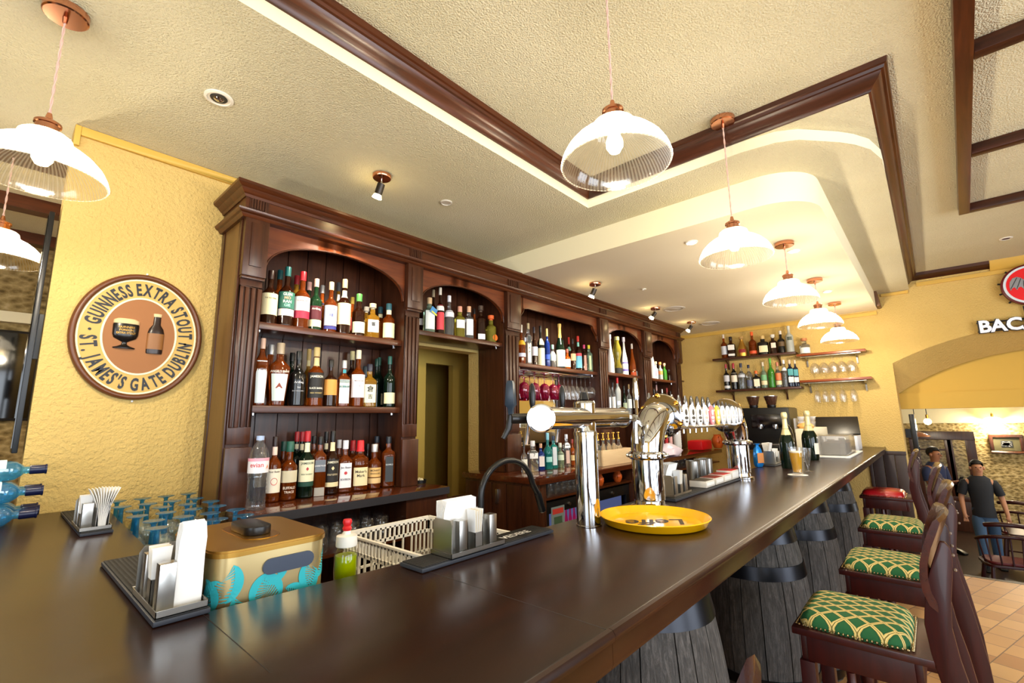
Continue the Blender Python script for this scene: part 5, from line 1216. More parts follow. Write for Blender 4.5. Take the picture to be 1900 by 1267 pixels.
frow([
 (1345, 621, 12, 'std', 'amber', '#d8ccc0', [(.15, .5, '#cfd2dc', 1)], 'leftmost slim amber bottle with white label'),
 (1358, 625, 16, 'sq', 'dark', '#2c2420', [(.36, .60, WH, .9), (.08, .18, WH, .9)], 'square brown bottle with two white labels'),
 (1378, 625, 22, 'cone', 'foil', '#b08a50', [(.18, .36, '#8a2420', .5)], 'pear shaped gold bottle with red oval badge', 'stopper'),
 (1398, 616, 15, 'std', 'amber', '#e8622c', [(.08, .20, '#e0542c', 1)], 'amber bottle with an orange cap and band'),
 (1417, 623, 21, 'squat', 'black', '#c8a868', [(.12, .46, '#e9deb4', .9)], 'wide dark bottle with cream label'),
 (1436, 621, 15, 'squat', 'dark', '#d8d4cc', [(.30, .56, '#e8d8c8', .7)], 'dark rounded bottle with silver stopper', 'stopper'),
 (1451, 614, 14, 'std', 'black', '#d0c8c0', [(.3, .5, '#5a4428', .8)], 'tall black bottle with silver cap'),
 (1467, 605, 15, 'tall', 'frost', '#c4c8c4', [(.45, .58, '#4a544c', .5)], 'tallest frosted grey bottle at the right end'),
], 2.246, 'upper left shelf on the far wall', 'liqueur bottles on the far wall upper shelf')
frow([(1494, 628, 20, 'short', 'clear', '#b8784c', [(.05, .4, '#dfe2e0', .9)], 'squat clear bottle with round brown stopper', 'stopper')], 2.206, 'alone on the upper reddish far wall shelf', 'liqueur bottles on the far wall upper shelf')
frow([
 (1350, 676, 12, 'std', 'black', '#9a2c3c', [(.32, .56, '#c8c8d0', 1), (.06, .16, '#d8d8d8', 1)], 'leftmost black bottle with red cap'),
 (1364, 674, 13, 'wine', 'black', '#a02838', [(.28, .62, '#e8dcc8', .9)], 'black bottle with tall cream label and wine cap'),
 (1378, 674, 14, 'std', 'clear', '#2c3048', [(.45, .6, '#c8ccd4', 1)], 'clear bottle with dark cap'),
 (1392, 677, 12, 'tall', 'clear', '#1c2240', [(.1, .36, '#5a6078', 1)], 'slim clear bottle with navy cap'),
 (1405, 688, 14, 'sq', 'black', '#e06a28', [(.12, .52, '#f0dcc0', .9)], 'short square dark bottle with orange neck'),
 (1419, 672, 12, 'std', 'pale', '#d8c8b0', [(.30, .50, '#70a878', 1), (.12, .28, '#e0d0a8', 1)], 'clear bottle with green and cream label'),
 (1433, 665, 13, 'std', 'lime', '#58a838', [], 'bright green bottle with green cap'),
 (1446, 672, 12, 'std', 'clear', '#c8785c', [(.28, .56, '#d07040', 1), (.1, .26, '#d8c89c', 1)], 'clear bottle with orange picture label'),
 (1458, 668, 12, 'tall', 'clear', '#dfe0e4', [(.6, .72, '#d8e0e8', .9)], 'clear bottle with white cap'),
 (1469, 668, 12, 'sqt', 'navy', '#d0b498', [(.42, .66, '#3c8a90', .95), (.16, .36, '#e8e4d8', .95)], 'left one of two teal labelled navy bottles'),
 (1479, 668, 10, 'sqt', 'navy', '#d4b89c', [(.40, .64, '#3c8a94', .95), (.16, .34, '#e8e4dc', .95)], 'right one of two teal labelled navy bottles'),
], 1.816, 'lower left shelf on the far wall', 'bottles on the far wall lower shelf')
# ---- stemware hanging from rails
def stemware(name, bowl, hstem, rf=.036, mt=M_glass, n=18):
    # drawn upright, foot at 0, then flipped so the foot hangs at the top
    H = hstem+bowl[-1][1]
    out = [(.0001, 0), (rf, 0), (rf, .0015), (.010, .005), (.0036, .012), (.0034, hstem-.012), (.006, hstem-.003)]+[(r, hstem+z) for r, z in bowl]
    inn = [(max(.0001, r-.0018), hstem+z) for r, z in reversed(bowl)]+[(.0001, hstem+.005)]
    me = G().lathe(out+inn, n).mesh(name, mt, ang=60); me.transform(FLIP); return me, H
BW = [(.020, .002), (.038, .022), (.048, .055), (.0485, .078), (.040, .120)]
ME_W, HW = stemware('wine_glass', BW, .085); ME_R, HR = stemware('red_glass', [(.022, .002), (.040, .020), (.050, .055), (.048, .080), (.036, .130)], .100, .040, thin('ruby tinted glass', '#e890b4', .95, .10, .03, .22, '#c02868', .5))
ME_FL, HF = stemware('flute', [(.012, .002), (.024, .02), (.031, .05), (.030, .10), (.027, .135)], .095, .034)
ME_BL, HB = stemware('balloon_glass', [(.02, .002), (.045, .02), (.058, .055), (.055, .085), (.042, .12)], .085, .038)
for i, px in enumerate((1512, 1529, 1546, 1562, 1579)):
    for k_, X in enumerate((6.585, 6.695)):
        tag(link('wine_glass', ME_W, None, (X, y_at(px, 6.64, 2.08), 2.165)), 'clear wine glass hanging under the upper reddish shelf, %s from the left, %s row' % (words[i], ('front', 'rear')[k_]), 'wine glass', 'wine glasses hanging on the far wall')
for i, px in enumerate((1516, 1531, 1545, 1563, 1583)):
    for k_, X in enumerate((6.585, 6.695)):
        tag(link('champagne_flute', ME_FL, None, (X, y_at(px, 6.64, 1.75), 1.845)), 'clear flute hanging under the lower reddish shelf, %s from the left, %s row' % (words[i], ('front', 'rear')[k_]), 'flute', 'flutes hanging on the far wall')
G().box(6.59, XF-.01, .55, 1.15, 2.166, 2.170).obj('hanging_rail', M_steel); tag(bpy.data.objects['hanging_rail'], 'thin steel glass rail under the upper reddish far wall shelf', 'rail')
tag(G().box(6.59, XF-.01, .53, 1.15, 1.846, 1.850).obj('hanging_rail', M_steel), 'thin steel glass rail under the lower reddish far wall shelf', 'rail')
a3, b3 = bays[2]
t = thing('glass_rail', 'chrome rails under the third bay shelf holding upside-down stemware', 'rail', (a3+.02, YP+.06, 1.874))
G().box(0, b3-a3-.04, 0, .012, 0, .004).box(0, b3-a3-.04, .08, .092, 0, .004).box(0, b3-a3-.04, .16, .172, 0, .004).obj('rail', M_chrome, t)
G().box(.05, .06, 0, .17, .004, .022).obj('hanger', M_chrome, t); G().box(b3-a3-.10, b3-a3-.09, 0, .17, .004, .022).obj('hanger', M_chrome, t)
for i, px in enumerate((972, 992, 1010, 1026, 1037)):
    for k_, Y in enumerate((2.58, 2.70)):
        tag(link('wine_glass', ME_R, None, (x_at(px, Y, 1.78)+.0, Y, 1.872)), 'ruby red wine glass hanging in the third bay, %s from the left, %s row' % (words[i], ('front', 'rear')[k_]), 'wine glass', 'ruby glasses hanging in the third bay')
for i, px in enumerate((1047, 1054, 1062, 1070, 1078, 1086)):
    tag(link('champagne_flute', ME_FL, None, (x_at(px, 2.60, 1.78), 2.60, 1.872)), 'clear flute hanging in the third bay right of the ruby glasses, %s of six' % words[i], 'flute', 'flutes hanging in the third bay')
for k_, (px, Y) in enumerate(((1095, 2.59), (1085, 2.72))):
    tag(link('balloon_glass', ME_BL, None, (x_at(px, Y, 1.78), Y, 1.872)), 'large clear balloon glass hanging at the right of the third bay, %s one' % ('front', 'rear')[k_], 'glass', 'balloon glasses in the third bay')
# ---- water bottle in front of the left bay
wx, wy = .886, 2.42
t = thing('water_bottle', 'large clear plastic water bottle with pink label at the left end of the back counter', 'water bottle', (wx, wy, 1.061), -.25)
pr = [(.0001, 0), (.036, 0), (.042, .008)]
for i in range(7): pr += [(.042, .02+i*.018), (.039, .029+i*.018)]
pr += [(.043, .150), (.044, .165), (.044, .235), (.043, .24), (.036, .275), (.022, .300), (.015, .308), (.015, .318), (.0001, .318)]
G().lathe(pr, 26).obj('bottle', thin('thin clear plastic', '#f4f8fc', .98, .10, .05, .05, '#e8f0ff', .45), t, ang=70)
g = G(); n = 14
g.add([((.0447)*math.sin(a), -(.0447)*math.cos(a), z) for a in [-1.7+3.4*i/n for i in range(n+1)] for z in (.168, .225)], [(i*2, i*2+2, i*2+3, i*2+1) for i in range(n)]); g.obj('label', mat('white water label', '#f0eef4', .5), t)
g = G(); g.add([((.0450)*math.sin(a), -(.0450)*math.cos(a), z) for a in [-1.7+3.4*i/n for i in range(n+1)] for z in (.222, .236)], [(i*2, i*2+2, i*2+3, i*2+1) for i in range(n)]); g.obj('label_band', mat('pink label band', '#f0a8bc', .5), t)
g = put_text(G(), 'evian', .020, lambda u, v: (.0452*math.sin(u/.045), -.0452*math.cos(u/.045), v), .01, .06, -.012, .205); g.obj('lettering', mat('red print', '#d84a4a', .5), t, smooth=False)
g = put_text(G(), '▲', .022, lambda u, v: (.0452*math.sin(u/.045), -.0452*math.cos(u/.045), v), 0, .02, .040, .195)
if len(g.f): g.obj('picture', mat('orange print', '#e88a4c', .5), t, smooth=False)
G().lathe([(.0001, .318), (.017, .318), (.017, .338), (.0001, .339)], 18).obj('cap', mat('pale blue cap', '#a8bce0', .4), t)
# ashtray with snacks
t = thing('snack_dish', 'small dark round dish with pale snacks on the right end of the left counter', 'dish', (1.925, 2.55, 1.061))
G().lathe([(.0001, 0), (.045, 0), (.048, .022), (.043, .022), (.040, .006), (.0001, .006)], 26).obj('dish', M_black, t)
random.seed(2); g = G()
for i in range(9): a = i*.9; g.sphere((.02*math.cos(a), .02*math.sin(a), .018+.003*(i % 3)), .009, 7)
o = g.obj('snacks', M_cream, t)
# ================================================================ BEHIND THE BAR, FAR END
def champagne(loc, h, r, label):
    t = thing('champagne_bottle', label, 'champagne bottle', loc, -.7, 'champagne bottles on the bar')
    G().lathe([(.0001, 0), (r*.95, 0), (r, .01), (r, h*.42), (r*.93, h*.50), (r*.62, h*.60), (r*.40, h*.70), (r*.32, h*.76), (.0001, h*.76)], 28).obj('glass_body', GL['dgreen'], t)
    G().lathe([(r*.70, h*.565), (r*.60, h*.615), (r*.40, h*.70), (r*.33, h*.77), (r*.31, h*.88), (r*.38, h*.89), (r*.42, h*.93), (r*.42, h*.97), (r*.30, h), (.0001, h)], 26).obj('foil', mat('pale gold foil', '#e9d9a0', .35, .3), t)
    n = 12; g = G(); g.add([((r+.001)*math.sin(a), -(r+.001)*math.cos(a), z) for a in [-.2+1.6*i/n for i in range(n+1)] for z in (h*.12, h*.34)], [(i*2, i*2+2, i*2+3, i*2+1) for i in range(n)])
    g.obj('label', mat('off white label', '#efe8d2', .5), t)
champagne((3.78, .80, BT+.001), .385, .048, 'left one of two large green champagne bottles behind the lager glass')
champagne((4.58, .80, BT+.001), .400, .058, 'right one of two large green champagne bottles beside the wrapped cakes')
# wrapped cakes on a tray, boxes
t = thing('cake_tray', 'white tray lying on the bar under the cellophane wrapped cakes', 'tray', (4.85, .57, BT+.001))
G().prism(rrect(.95, .28, .03), 'z', 0, .012).obj('tray', M_white, t, bev=.003)
m = mat('cellophane', '#f4efe8', .12, 0, .75, 1.1)
random.seed(11); 
t = thing('wrapped_cakes', 'clear cellophane pack of pale cakes on the white tray', 'pack', (4.95, .60, BT+.0135))
G().box(0, .62, 0, .22, 0, .17).obj('wrapper', m, t, bev=.02)
for i in range(5):
    tag(G().prism(rrect(.10, .17, .03), 'z', 0, .10).moved(Matrix.Translation((4.975+i*.117, .625, BT+.018))).obj('cake', mat('pale sponge', '#e6c8a8', .8), None, bev=.01), 'pale cake inside the cellophane pack, %s from the champagne' % words[i], 'cake', 'cakes in the pack')
t = thing('card_box', 'cream cardboard tray box behind the wrapped cakes', 'box', (4.9, .86, BT+.001))
G().box(0, 1.0, 0, .10, 0, .24).obj('box', mat('cream card', '#eadfc0', .6), t, bev=.004)
tag(G().lathe([(.0001, 0), (.06, 0), (.07, .02), (.05, .045), (.0001, .055)], 20, (5.1, .91, BT+.243)).obj('bread', mat('golden crust', '#dba860', .7), None), 'small golden bun lying on the cream box', 'bread')
t = thing('till', 'white cash till with a tilted black touch screen at the far end of the bar', 'till', (5.95, .62, BT+.001), 0)
G().prism([(0, 0), (.30, 0), (.30, .06), (.24, .15), (0, .15)], 'x', 0, .34).obj('body', mat('white till plastic', '#dfe2ea', .35), t, bev=.008)
G().box(-.003, -.0005, .06, .16, .03, .11).obj('printer_slot', M_black, t)
G().box(-.002, 0, .19, .28, .03, .10).obj('side_label', mat('dark photo label', '#5a4a30', .4), t)
sc_ = G().obox((.10, .17, .25), (.30, .38, .018), .12, 0, -.62).obj('screen', M_black, t, bev=.006)
G().cyl((.15, .15, .15), (.14, .16, .225), .03, 12).obj('stand', M_whitep, t)
# coffee machine with two grinder hoppers
t = thing('coffee_machine', 'large black espresso machine with chrome group heads against the far wall', 'coffee machine', (6.22, 1.28, 1.061))
G().box(.06, .50, 0, .56, .06, .50).box(0, .5, 0, .56, 0, .06).obj('body', M_black, t, bev=.012)
G().box(.02, .06, .04, .40, .26, .42).obj('control_panel', mat('dark chrome', '#55565a', .15, 1), t, bev=.006)
g = G()
for yy in (.14, .30): g.cyl((.02, yy, .30), (.02, yy, .25), .032, 18).cyl((-.02, yy, .27), (-.10, yy, .262), .010, 10)
g.obj('group_head', M_chrome, t)
G().tube([(.03, .02, .30), (-.02, .0, .30), (-.06, -.04, .24), (-.08, -.06, .12)], .005, 8).obj('steam_wand', M_chrome, t)
G().box(.0, .058, .04, .40, .062, .075).obj('drip_tray', M_steel, t)
G().box(.05, .48, -.012, 0, .10, .49).obj('side_panel', mat('olive grey panel', '#4a4436', .35), t)
def grinder(y, label):
    t = thing('coffee_grinder', label, 'coffee grinder', (6.33, y, 1.562), 0, 'coffee grinders')
    G().lathe([(.0001, 0), (.045, 0), (.05, .02), (.05, .03), (.0001, .03)], 20).obj('base', M_black, t)
    G().lathe([(.045, .03), (.055, .05), (.075, .13), (.075, .135), (.050, .05), (.0001, .032)], 24).obj('hopper', mat('smoky brown plastic', '#5a3c30', .1, 0, .5), t)
    G().lathe([(.0001, .135), (.078, .135), (.078, .142), (.0001, .146)], 24).obj('lid', M_steel, t)
grinder(1.66, 'left coffee bean hopper on top of the espresso machine'); grinder(1.46, 'right coffee bean hopper on top of the espresso machine')
# cup rack
t = thing('cup_rack', 'small grey rack on the far wall counter holding stacked white cups', 'rack', (6.30, 1.00, 1.27))
G().box(0, .18, 0, .24, 0, .012).box(0, .18, 0, .012, 0, .16).box(0, .18, .228, .24, 0, .16).obj('rack', mat('grey plastic', '#b9bac0', .4), t, bev=.002)
t2 = thing('pedestal', 'dark box pedestal under the grey cup rack', 'box', (6.30, 1.00, 1.061)); G().box(0, .18, 0, .24, 0, .207).obj('box', mat('dark grey panel', '#3c3c42', .5), t2, bev=.003)
ME_CUP = gm('cup', [(.018, 0), (.024, .006), (.036, .04), (.038, .055)], .003, 18, .006, mat('white porcelain', '#f3efec', .2))
for j, yy in enumerate((.06, .175)):
    for k_ in range(3):
        tag(link('coffee_cup', ME_CUP, None, (6.37, 1.0+yy, 1.283+k_*.056)), 'white coffee cup in the grey rack, %s stack, %s from the bottom' % (('right', 'left')[j], words[k_]), 'cup', 'white cups in the rack')
# paper cups, bag, boxes seen under the tap tube
cx = x_at(1258, 2.2, 1.1)
for k_ in range(7):
    tag(G().lathe([(.0001, 0), (.034, 0), (.045, .085), (.047, .087), (.044, .087), (.033, .003), (.0001, .003)], 20, (cx, 2.2, 1.062+.027*k_)).obj('paper_cup', mat('white card cup', '#f1f0ec', .6)), 'white paper cup in the stack under the tap tube, %s from the bottom' % ('first', 'second', 'third', 'fourth', 'fifth', 'sixth', 'seventh')[k_], 'cup', 'stacked paper cups')
t = thing('plastic_bag', 'crumpled pale lilac plastic bag on the back counter left of the paper cups', 'bag', (x_at(1240, 2.15, 1.1), 2.15, 1.061))
random.seed(9); v = []; f = []; N = 14
for j in range(6):
    for i in range(N):
        a = 2*PI*i/N; r = (.11, .14, .13, .10, .06, .015)[j]*(1+random.uniform(-.18, .18)); v.append((r*math.cos(a)*1.4, r*math.sin(a), (0, .02, .06, .09, .115, .13)[j]+random.uniform(-.004, .004)*(j > 0)))
for j in range(5):
    for i in range(N): f.append((j*N+i, j*N+(i+1) % N, (j+1)*N+(i+1) % N, (j+1)*N+i))
f.append(tuple(range(N-1, -1, -1))); f.append(tuple(5*N+i for i in range(N)))
G().add(v, f).obj('bag', mat('lilac plastic film', '#d9cde0', .3), t)
t = thing('red_box', 'bright red plastic box on the far counter, seen between the tap legs', 'box', (x_at(1303, 2.15, 1.1), 2.15, 1.061))
G().box(0, .34, 0, .18, 0, .11).obj('box', M_red, t, bev=.012); G().box(.02, .32, .02, .16, .11, .116).obj('lid', M_red, t, bev=.002)
JUG = [(.0001, 0), (.040, 0), (.048, .01), (.066, .06), (.064, .10), (.045, .135), (.040, .145), (.046, .155), (.042, .155), (.037, .145), (.0001, .13)]
def jug(X, Y, Z, s, label):
    t = thing('clay_jug', label, 'jug', (X, Y, Z), .6, 'orange clay jugs')
    G().lathe([(r*s, z*s) for r, z in JUG], 26).obj('body', mat('terracotta glaze', '#c45a24', .25), t)
    G().tube([(-.045*s, 0, .13*s), (-.085*s, 0, .125*s), (-.095*s, 0, .09*s), (-.062*s, 0, .06*s)], .007*s, 8).obj('handle', mat('terracotta glaze'), t)
jug(x_at(1332, 2.15, 1.1), 2.15, 1.061, 1.1, 'orange brown clay jug on the far counter beside the red box')
jug(3.42, 2.12, .9155, .60, 'orange clay jug on the shelf under the far counter, left one')
jug(3.72, 2.12, .9155, .60, 'orange clay jug on the shelf under the far counter, right one')
# tall steel cylinder vases behind the sachet boxes
for i, px in enumerate((1308, 1322, 1331)):
    X = x_at(px, 1.10, 1.0)
    t = tag(G().lathe([(.0001, 0), (.040, 0), (.040, .24), (.042, .242), (.037, .242), (.037, .004), (.0001, .004)], 24, (X, 1.16, .95)).obj('shaker', M_steel), 'tall steel cocktail shaker cup standing behind the sachet boxes, %s from the left' % words[i], 'shaker', 'steel shaker cups')
t = thing('ice_well', 'low steel ice well behind the bar between the tap legs', 'ice well', (2.3, 1.06, 0)); G().box(0, 1.1, 0, .4, .90, .949).box(0, 1.1, .38, .4, 0, .9).box(0, .02, 0, .38, 0, .9).obj('body', mat('dark steel'), t)
# glasses and bottle coolers under the long back counter
ME_T2 = gm('tumbler', [(.028, 0), (.030, .002), (.034, .05), (.036, .085)], base=.01)
k = 0
for r_, yy in enumerate((2.115, 2.195)):
    for i in range(7):
        x = 2.70+i*.075
        tag(link('tumbler', ME_T2, None, (x+(.03 if r_ else 0)-.0, yy, .9155)), 'short clear tumbler on the shelf left of the orange jugs, %s row, %s along' % (('front', 'rear')[r_], ('first', 'second', 'third', 'fourth', 'fifth', 'sixth', 'seventh')[i]), 'glass', 'tumblers under the long counter')
for i in range(5):
    tag(link('tumbler', ME_T2, None, (3.98+i*.08, 2.12, .9155)), 'short clear tumbler right of the orange jugs, %s along the shelf' % words[i], 'glass', 'tumblers right of the jugs')
for i in range(9):
    tag(link('tumbler', ME_T2, None, (4.80+i*.10, 2.14, .9155)), 'short clear tumbler under the far counter, %s along' % ('first', 'second', 'third', 'fourth', 'fifth', 'sixth', 'seventh', 'eighth', 'ninth')[i], 'glass', 'glasses under the far counter')
M_pane = mat('cooler door glass', '#ffffff', .0, 0, 1, 1.02)
def cooler(x0, x1, label, items):
    t = thing('bottle_cooler', label, 'fridge', (x0, 2.085, 0), 0, 'black bottle coolers under the back counter')
    w_ = x1-x0
    G().box(0, w_, .06, .60, .02, .88).obj('cabinet', M_black, t, bev=.003)
    G().box(.002, w_-.002, .02, .058, .80, .88).box(.002, w_-.002, .02, .058, .04, .10).box(.002, .06, .02, .058, .10, .80).box(w_-.06, w_-.002, .02, .058, .10, .80).obj('door_frame', M_black, t, bev=.002)
    G().box(.06, w_-.06, .036, .040, .10, .80).obj('door_glass', M_pane, t)
    G().box(.08, w_-.08, .0585, .0598, .12, .79).obj('lit_interior', mat('cool lit fridge lining', '#8a90a8', .5, emit='#6a78b0', estr=.35), t)
    G().cyl((w_/2, .005, .84), (w_/2, .02, .84), .012, 12).obj('lock', M_steel, t)
    return t
cooler(2.66, 3.26, 'black glass fronted bottle cooler with pink bottles behind the tap column', 0)
cooler(3.29, 3.89, 'black glass fronted bottle cooler below the orange jugs', 0)
cooler(3.92, 4.52, 'black glass fronted bottle cooler behind the curved tap leg', 0)
cooler(4.55, 5.35, 'black glass fronted bottle cooler furthest along the back counter', 0)
def sticker(x, z, w_, h_, label, bands, name='poster'):
    t = thing(name, label, 'poster', (x, 2.1015, z), 0)
    G().box(0, w_, 0, .001, 0, h_).obj('sheet', mat('poster '+bands[0][2], bands[0][2], .5), t)
    for i, (a, b_, c, u0, u1) in enumerate(bands[1:]): G().box(u0*w_, u1*w_, -.0012-.0002*i, -.0002, a*h_, b_*h_).obj('print', mat('poster '+c, c, .5), t)
sticker(2.74, .56, .16, .28, 'small printed notice on the first cooler door', [(0, 1, '#7a8a90'), (.82, .95, '#c03a34', .1, .9), (.35, .75, '#3f5a44', .2, .8), (.05, .3, '#c0a060', .1, .6)])
sticker(3.99, .50, .36, .34, 'colourful printed poster on the cooler door behind the curved tap leg', [(0, 1, '#8aa0a8'), (.82, .97, '#d03a3c', .02, .98), (.50, .82, '#3f6a4c', .1, .8), (.1, .45, '#a8b46a', .02, .98), (.55, .72, '#c8504a', .35, .6)])
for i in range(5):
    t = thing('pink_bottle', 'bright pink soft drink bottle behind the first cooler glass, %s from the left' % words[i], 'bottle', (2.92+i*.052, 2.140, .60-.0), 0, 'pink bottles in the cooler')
    G().lathe([(.0001, 0), (.022, 0), (.022, .12), (.012, .155), (.010, .19), (.0001, .19)], 14, m=Matrix.Diagonal((1, .15, 1, 1))).obj('glass_body', mat('glowing pink drink', '#f04a8c', .25, emit='#d02a6c', estr=.25), t)  # drink glows by itself, standing in for cooler light on the bottles
t = thing('cooler_shelf', 'white wire shelf under the pink bottles inside the first cooler', 'shelf', (2.90, 2.127, .594)); G().box(0, .28, .0, .0165, 0, .005).obj('shelf', M_whitep, t)

# ================================================================ FAR LEFT: BLUE GIN BOTTLES LYING IN A RACK
M_sap = thin('sapphire blue', '#a4e0f8', .95, .12, .04, .22, '#5cc4ee', .5)
def lying(Y, z, X, label, yaw=0.0):
    t = thing('gin_bottle', label, 'bottle', (X, Y, z), 0, 'blue gin bottles stacked on their sides')
    t.rotation_euler = (0, PI/2, yaw)
    G().lathe([(.0001, 0), (.034, 0), (.036, .005), (.036, .178), (.033, .195), (.020, .212), (.013, .218), (.013, .234), (.0001, .234)], 22, sup=3).obj('glass_body', M_sap, t, ang=50)
    G().lathe([(.0001, .232), (.016, .232), (.017, .236), (.017, .274), (.019, .275), (.019, .280), (.0001, .281)], 20).obj('cap', mat('navy cap', '#141a3c', .3), t)
    g = G(); n = 8
    for side in (1,):
        V = [((.0425)*math.cos(a)*1.0, (.0425)*math.sin(a), .04+.128*k_/4) for a in [PI+.15+1.15*i/n for i in range(n+1)] for k_ in range(5)]
        g.add(V, [(i*5+k_, (i+1)*5+k_, (i+1)*5+k_+1, i*5+k_+1) for i in range(n) for k_ in range(4)])
    g.obj('label', mat('pale blue label', '#d8f0f4', .4), t)
    g = G(); V = [(.0432*math.cos(a), .0432*math.sin(a), .09+.05*k_) for a in [PI+.5+.4*i/4 for i in range(5)] for k_ in range(2)]
    g.add(V, [(i*2, i*2+2, i*2+3, i*2+1) for i in range(4)]).obj('emblem', mat('blue oval mark', '#2a6aa8', .4), t)
lying(2.55, BT+.0395, -.115, 'blue gin bottle lying on its side at the bottom front of the left stack')
lying(2.635, BT+.0395, -.105, 'blue gin bottle lying on its side at the bottom middle of the left stack')
lying(2.72, BT+.0395, -.105, 'blue gin bottle lying on its side at the bottom rear of the left stack')
lying(2.59, BT+.1165, -.105, 'blue gin bottle lying in the middle layer of the left stack, front')
lying(2.675, BT+.1165, -.105, 'blue gin bottle lying in the middle layer of the left stack, rear')
lying(2.635, BT+.193, -.100, 'blue gin bottle lying on top of the left stack')
# television hung edge-on beyond the wall edge, dark screen in the room behind
t = thing('television', 'thin black television seen edge-on against the left edge of the yellow wall', 'television', (.075, YW+.02, 1.35), 0)
G().box(.006, .024, 0, .16, 0, 1.06).obj('casing', M_black, t, bev=.004); G().box(.003, .0055, .01, .15, .02, 1.04).obj('screen', mat('dark glossy screen', '#05070a', .05), t)
G().box(.0245, .042, .06, .12, .4, .6).obj('mount', M_black, t)
t = thing('television', 'large dark television on the rough wall of the left room', 'television', (-2.2, 5.14, 1.50), 0)
G().box(0, 2.42, 0, .055, 0, .68).obj('casing', M_black, t, bev=.008); G().box(.02, 2.40, -.004, 0, .02, .66).obj('screen', mat('dark glossy screen'), t)

# ================================================================ BAR STOOLS
m = mat('green lattice tapestry', '#1f5a30', .85); mp = coord(m, (1, 1, 1)); n, l, b = nodes(m)
sx_ = n.new('ShaderNodeSeparateXYZ'); l.new(mp.outputs[0], sx_.inputs[0])
def mth(op, a, b_=None, v=None):
    q = n.new('ShaderNodeMath'); q.operation = op
    l.new(a, q.inputs[0])
    if b_ is not None: l.new(b_, q.inputs[1])
    if v is not None: q.inputs[1].default_value = v
    return q.outputs[0]
u_ = mth('ADD', mth('MULTIPLY', sx_.outputs[0], v=19.0), mth('MULTIPLY', sx_.outputs[1], v=15.0)); v_ = mth('SUBTRACT', mth('MULTIPLY', sx_.outputs[0], v=19.0), mth('MULTIPLY', sx_.outputs[1], v=15.0))
def tri(a): return mth('ABSOLUTE', mth('SUBTRACT', mth('FRACT', a), v=.5))
lu, lv = tri(u_), tri(v_)
mn = mth('MAXIMUM', lu, lv)
r = ramp(m, mn, [(.30, '#1c5a30'), (.385, '#1a4a28'), (.40, '#e2c878'), (.43, '#caa84c'), (.455, '#f0e2a8'), (.475, '#b89440'), (.50, '#2a4a28')], 'Base Color')
nz = noise(m, mp, 260, 2); bump(m, nz.outputs[0], .5, .002); M_tap = m
M_redl = mat('red leatherette', '#a8141c', .3, coat=.3)
M_stud = mat('antique brass stud', '#b09a72', .25, 1)
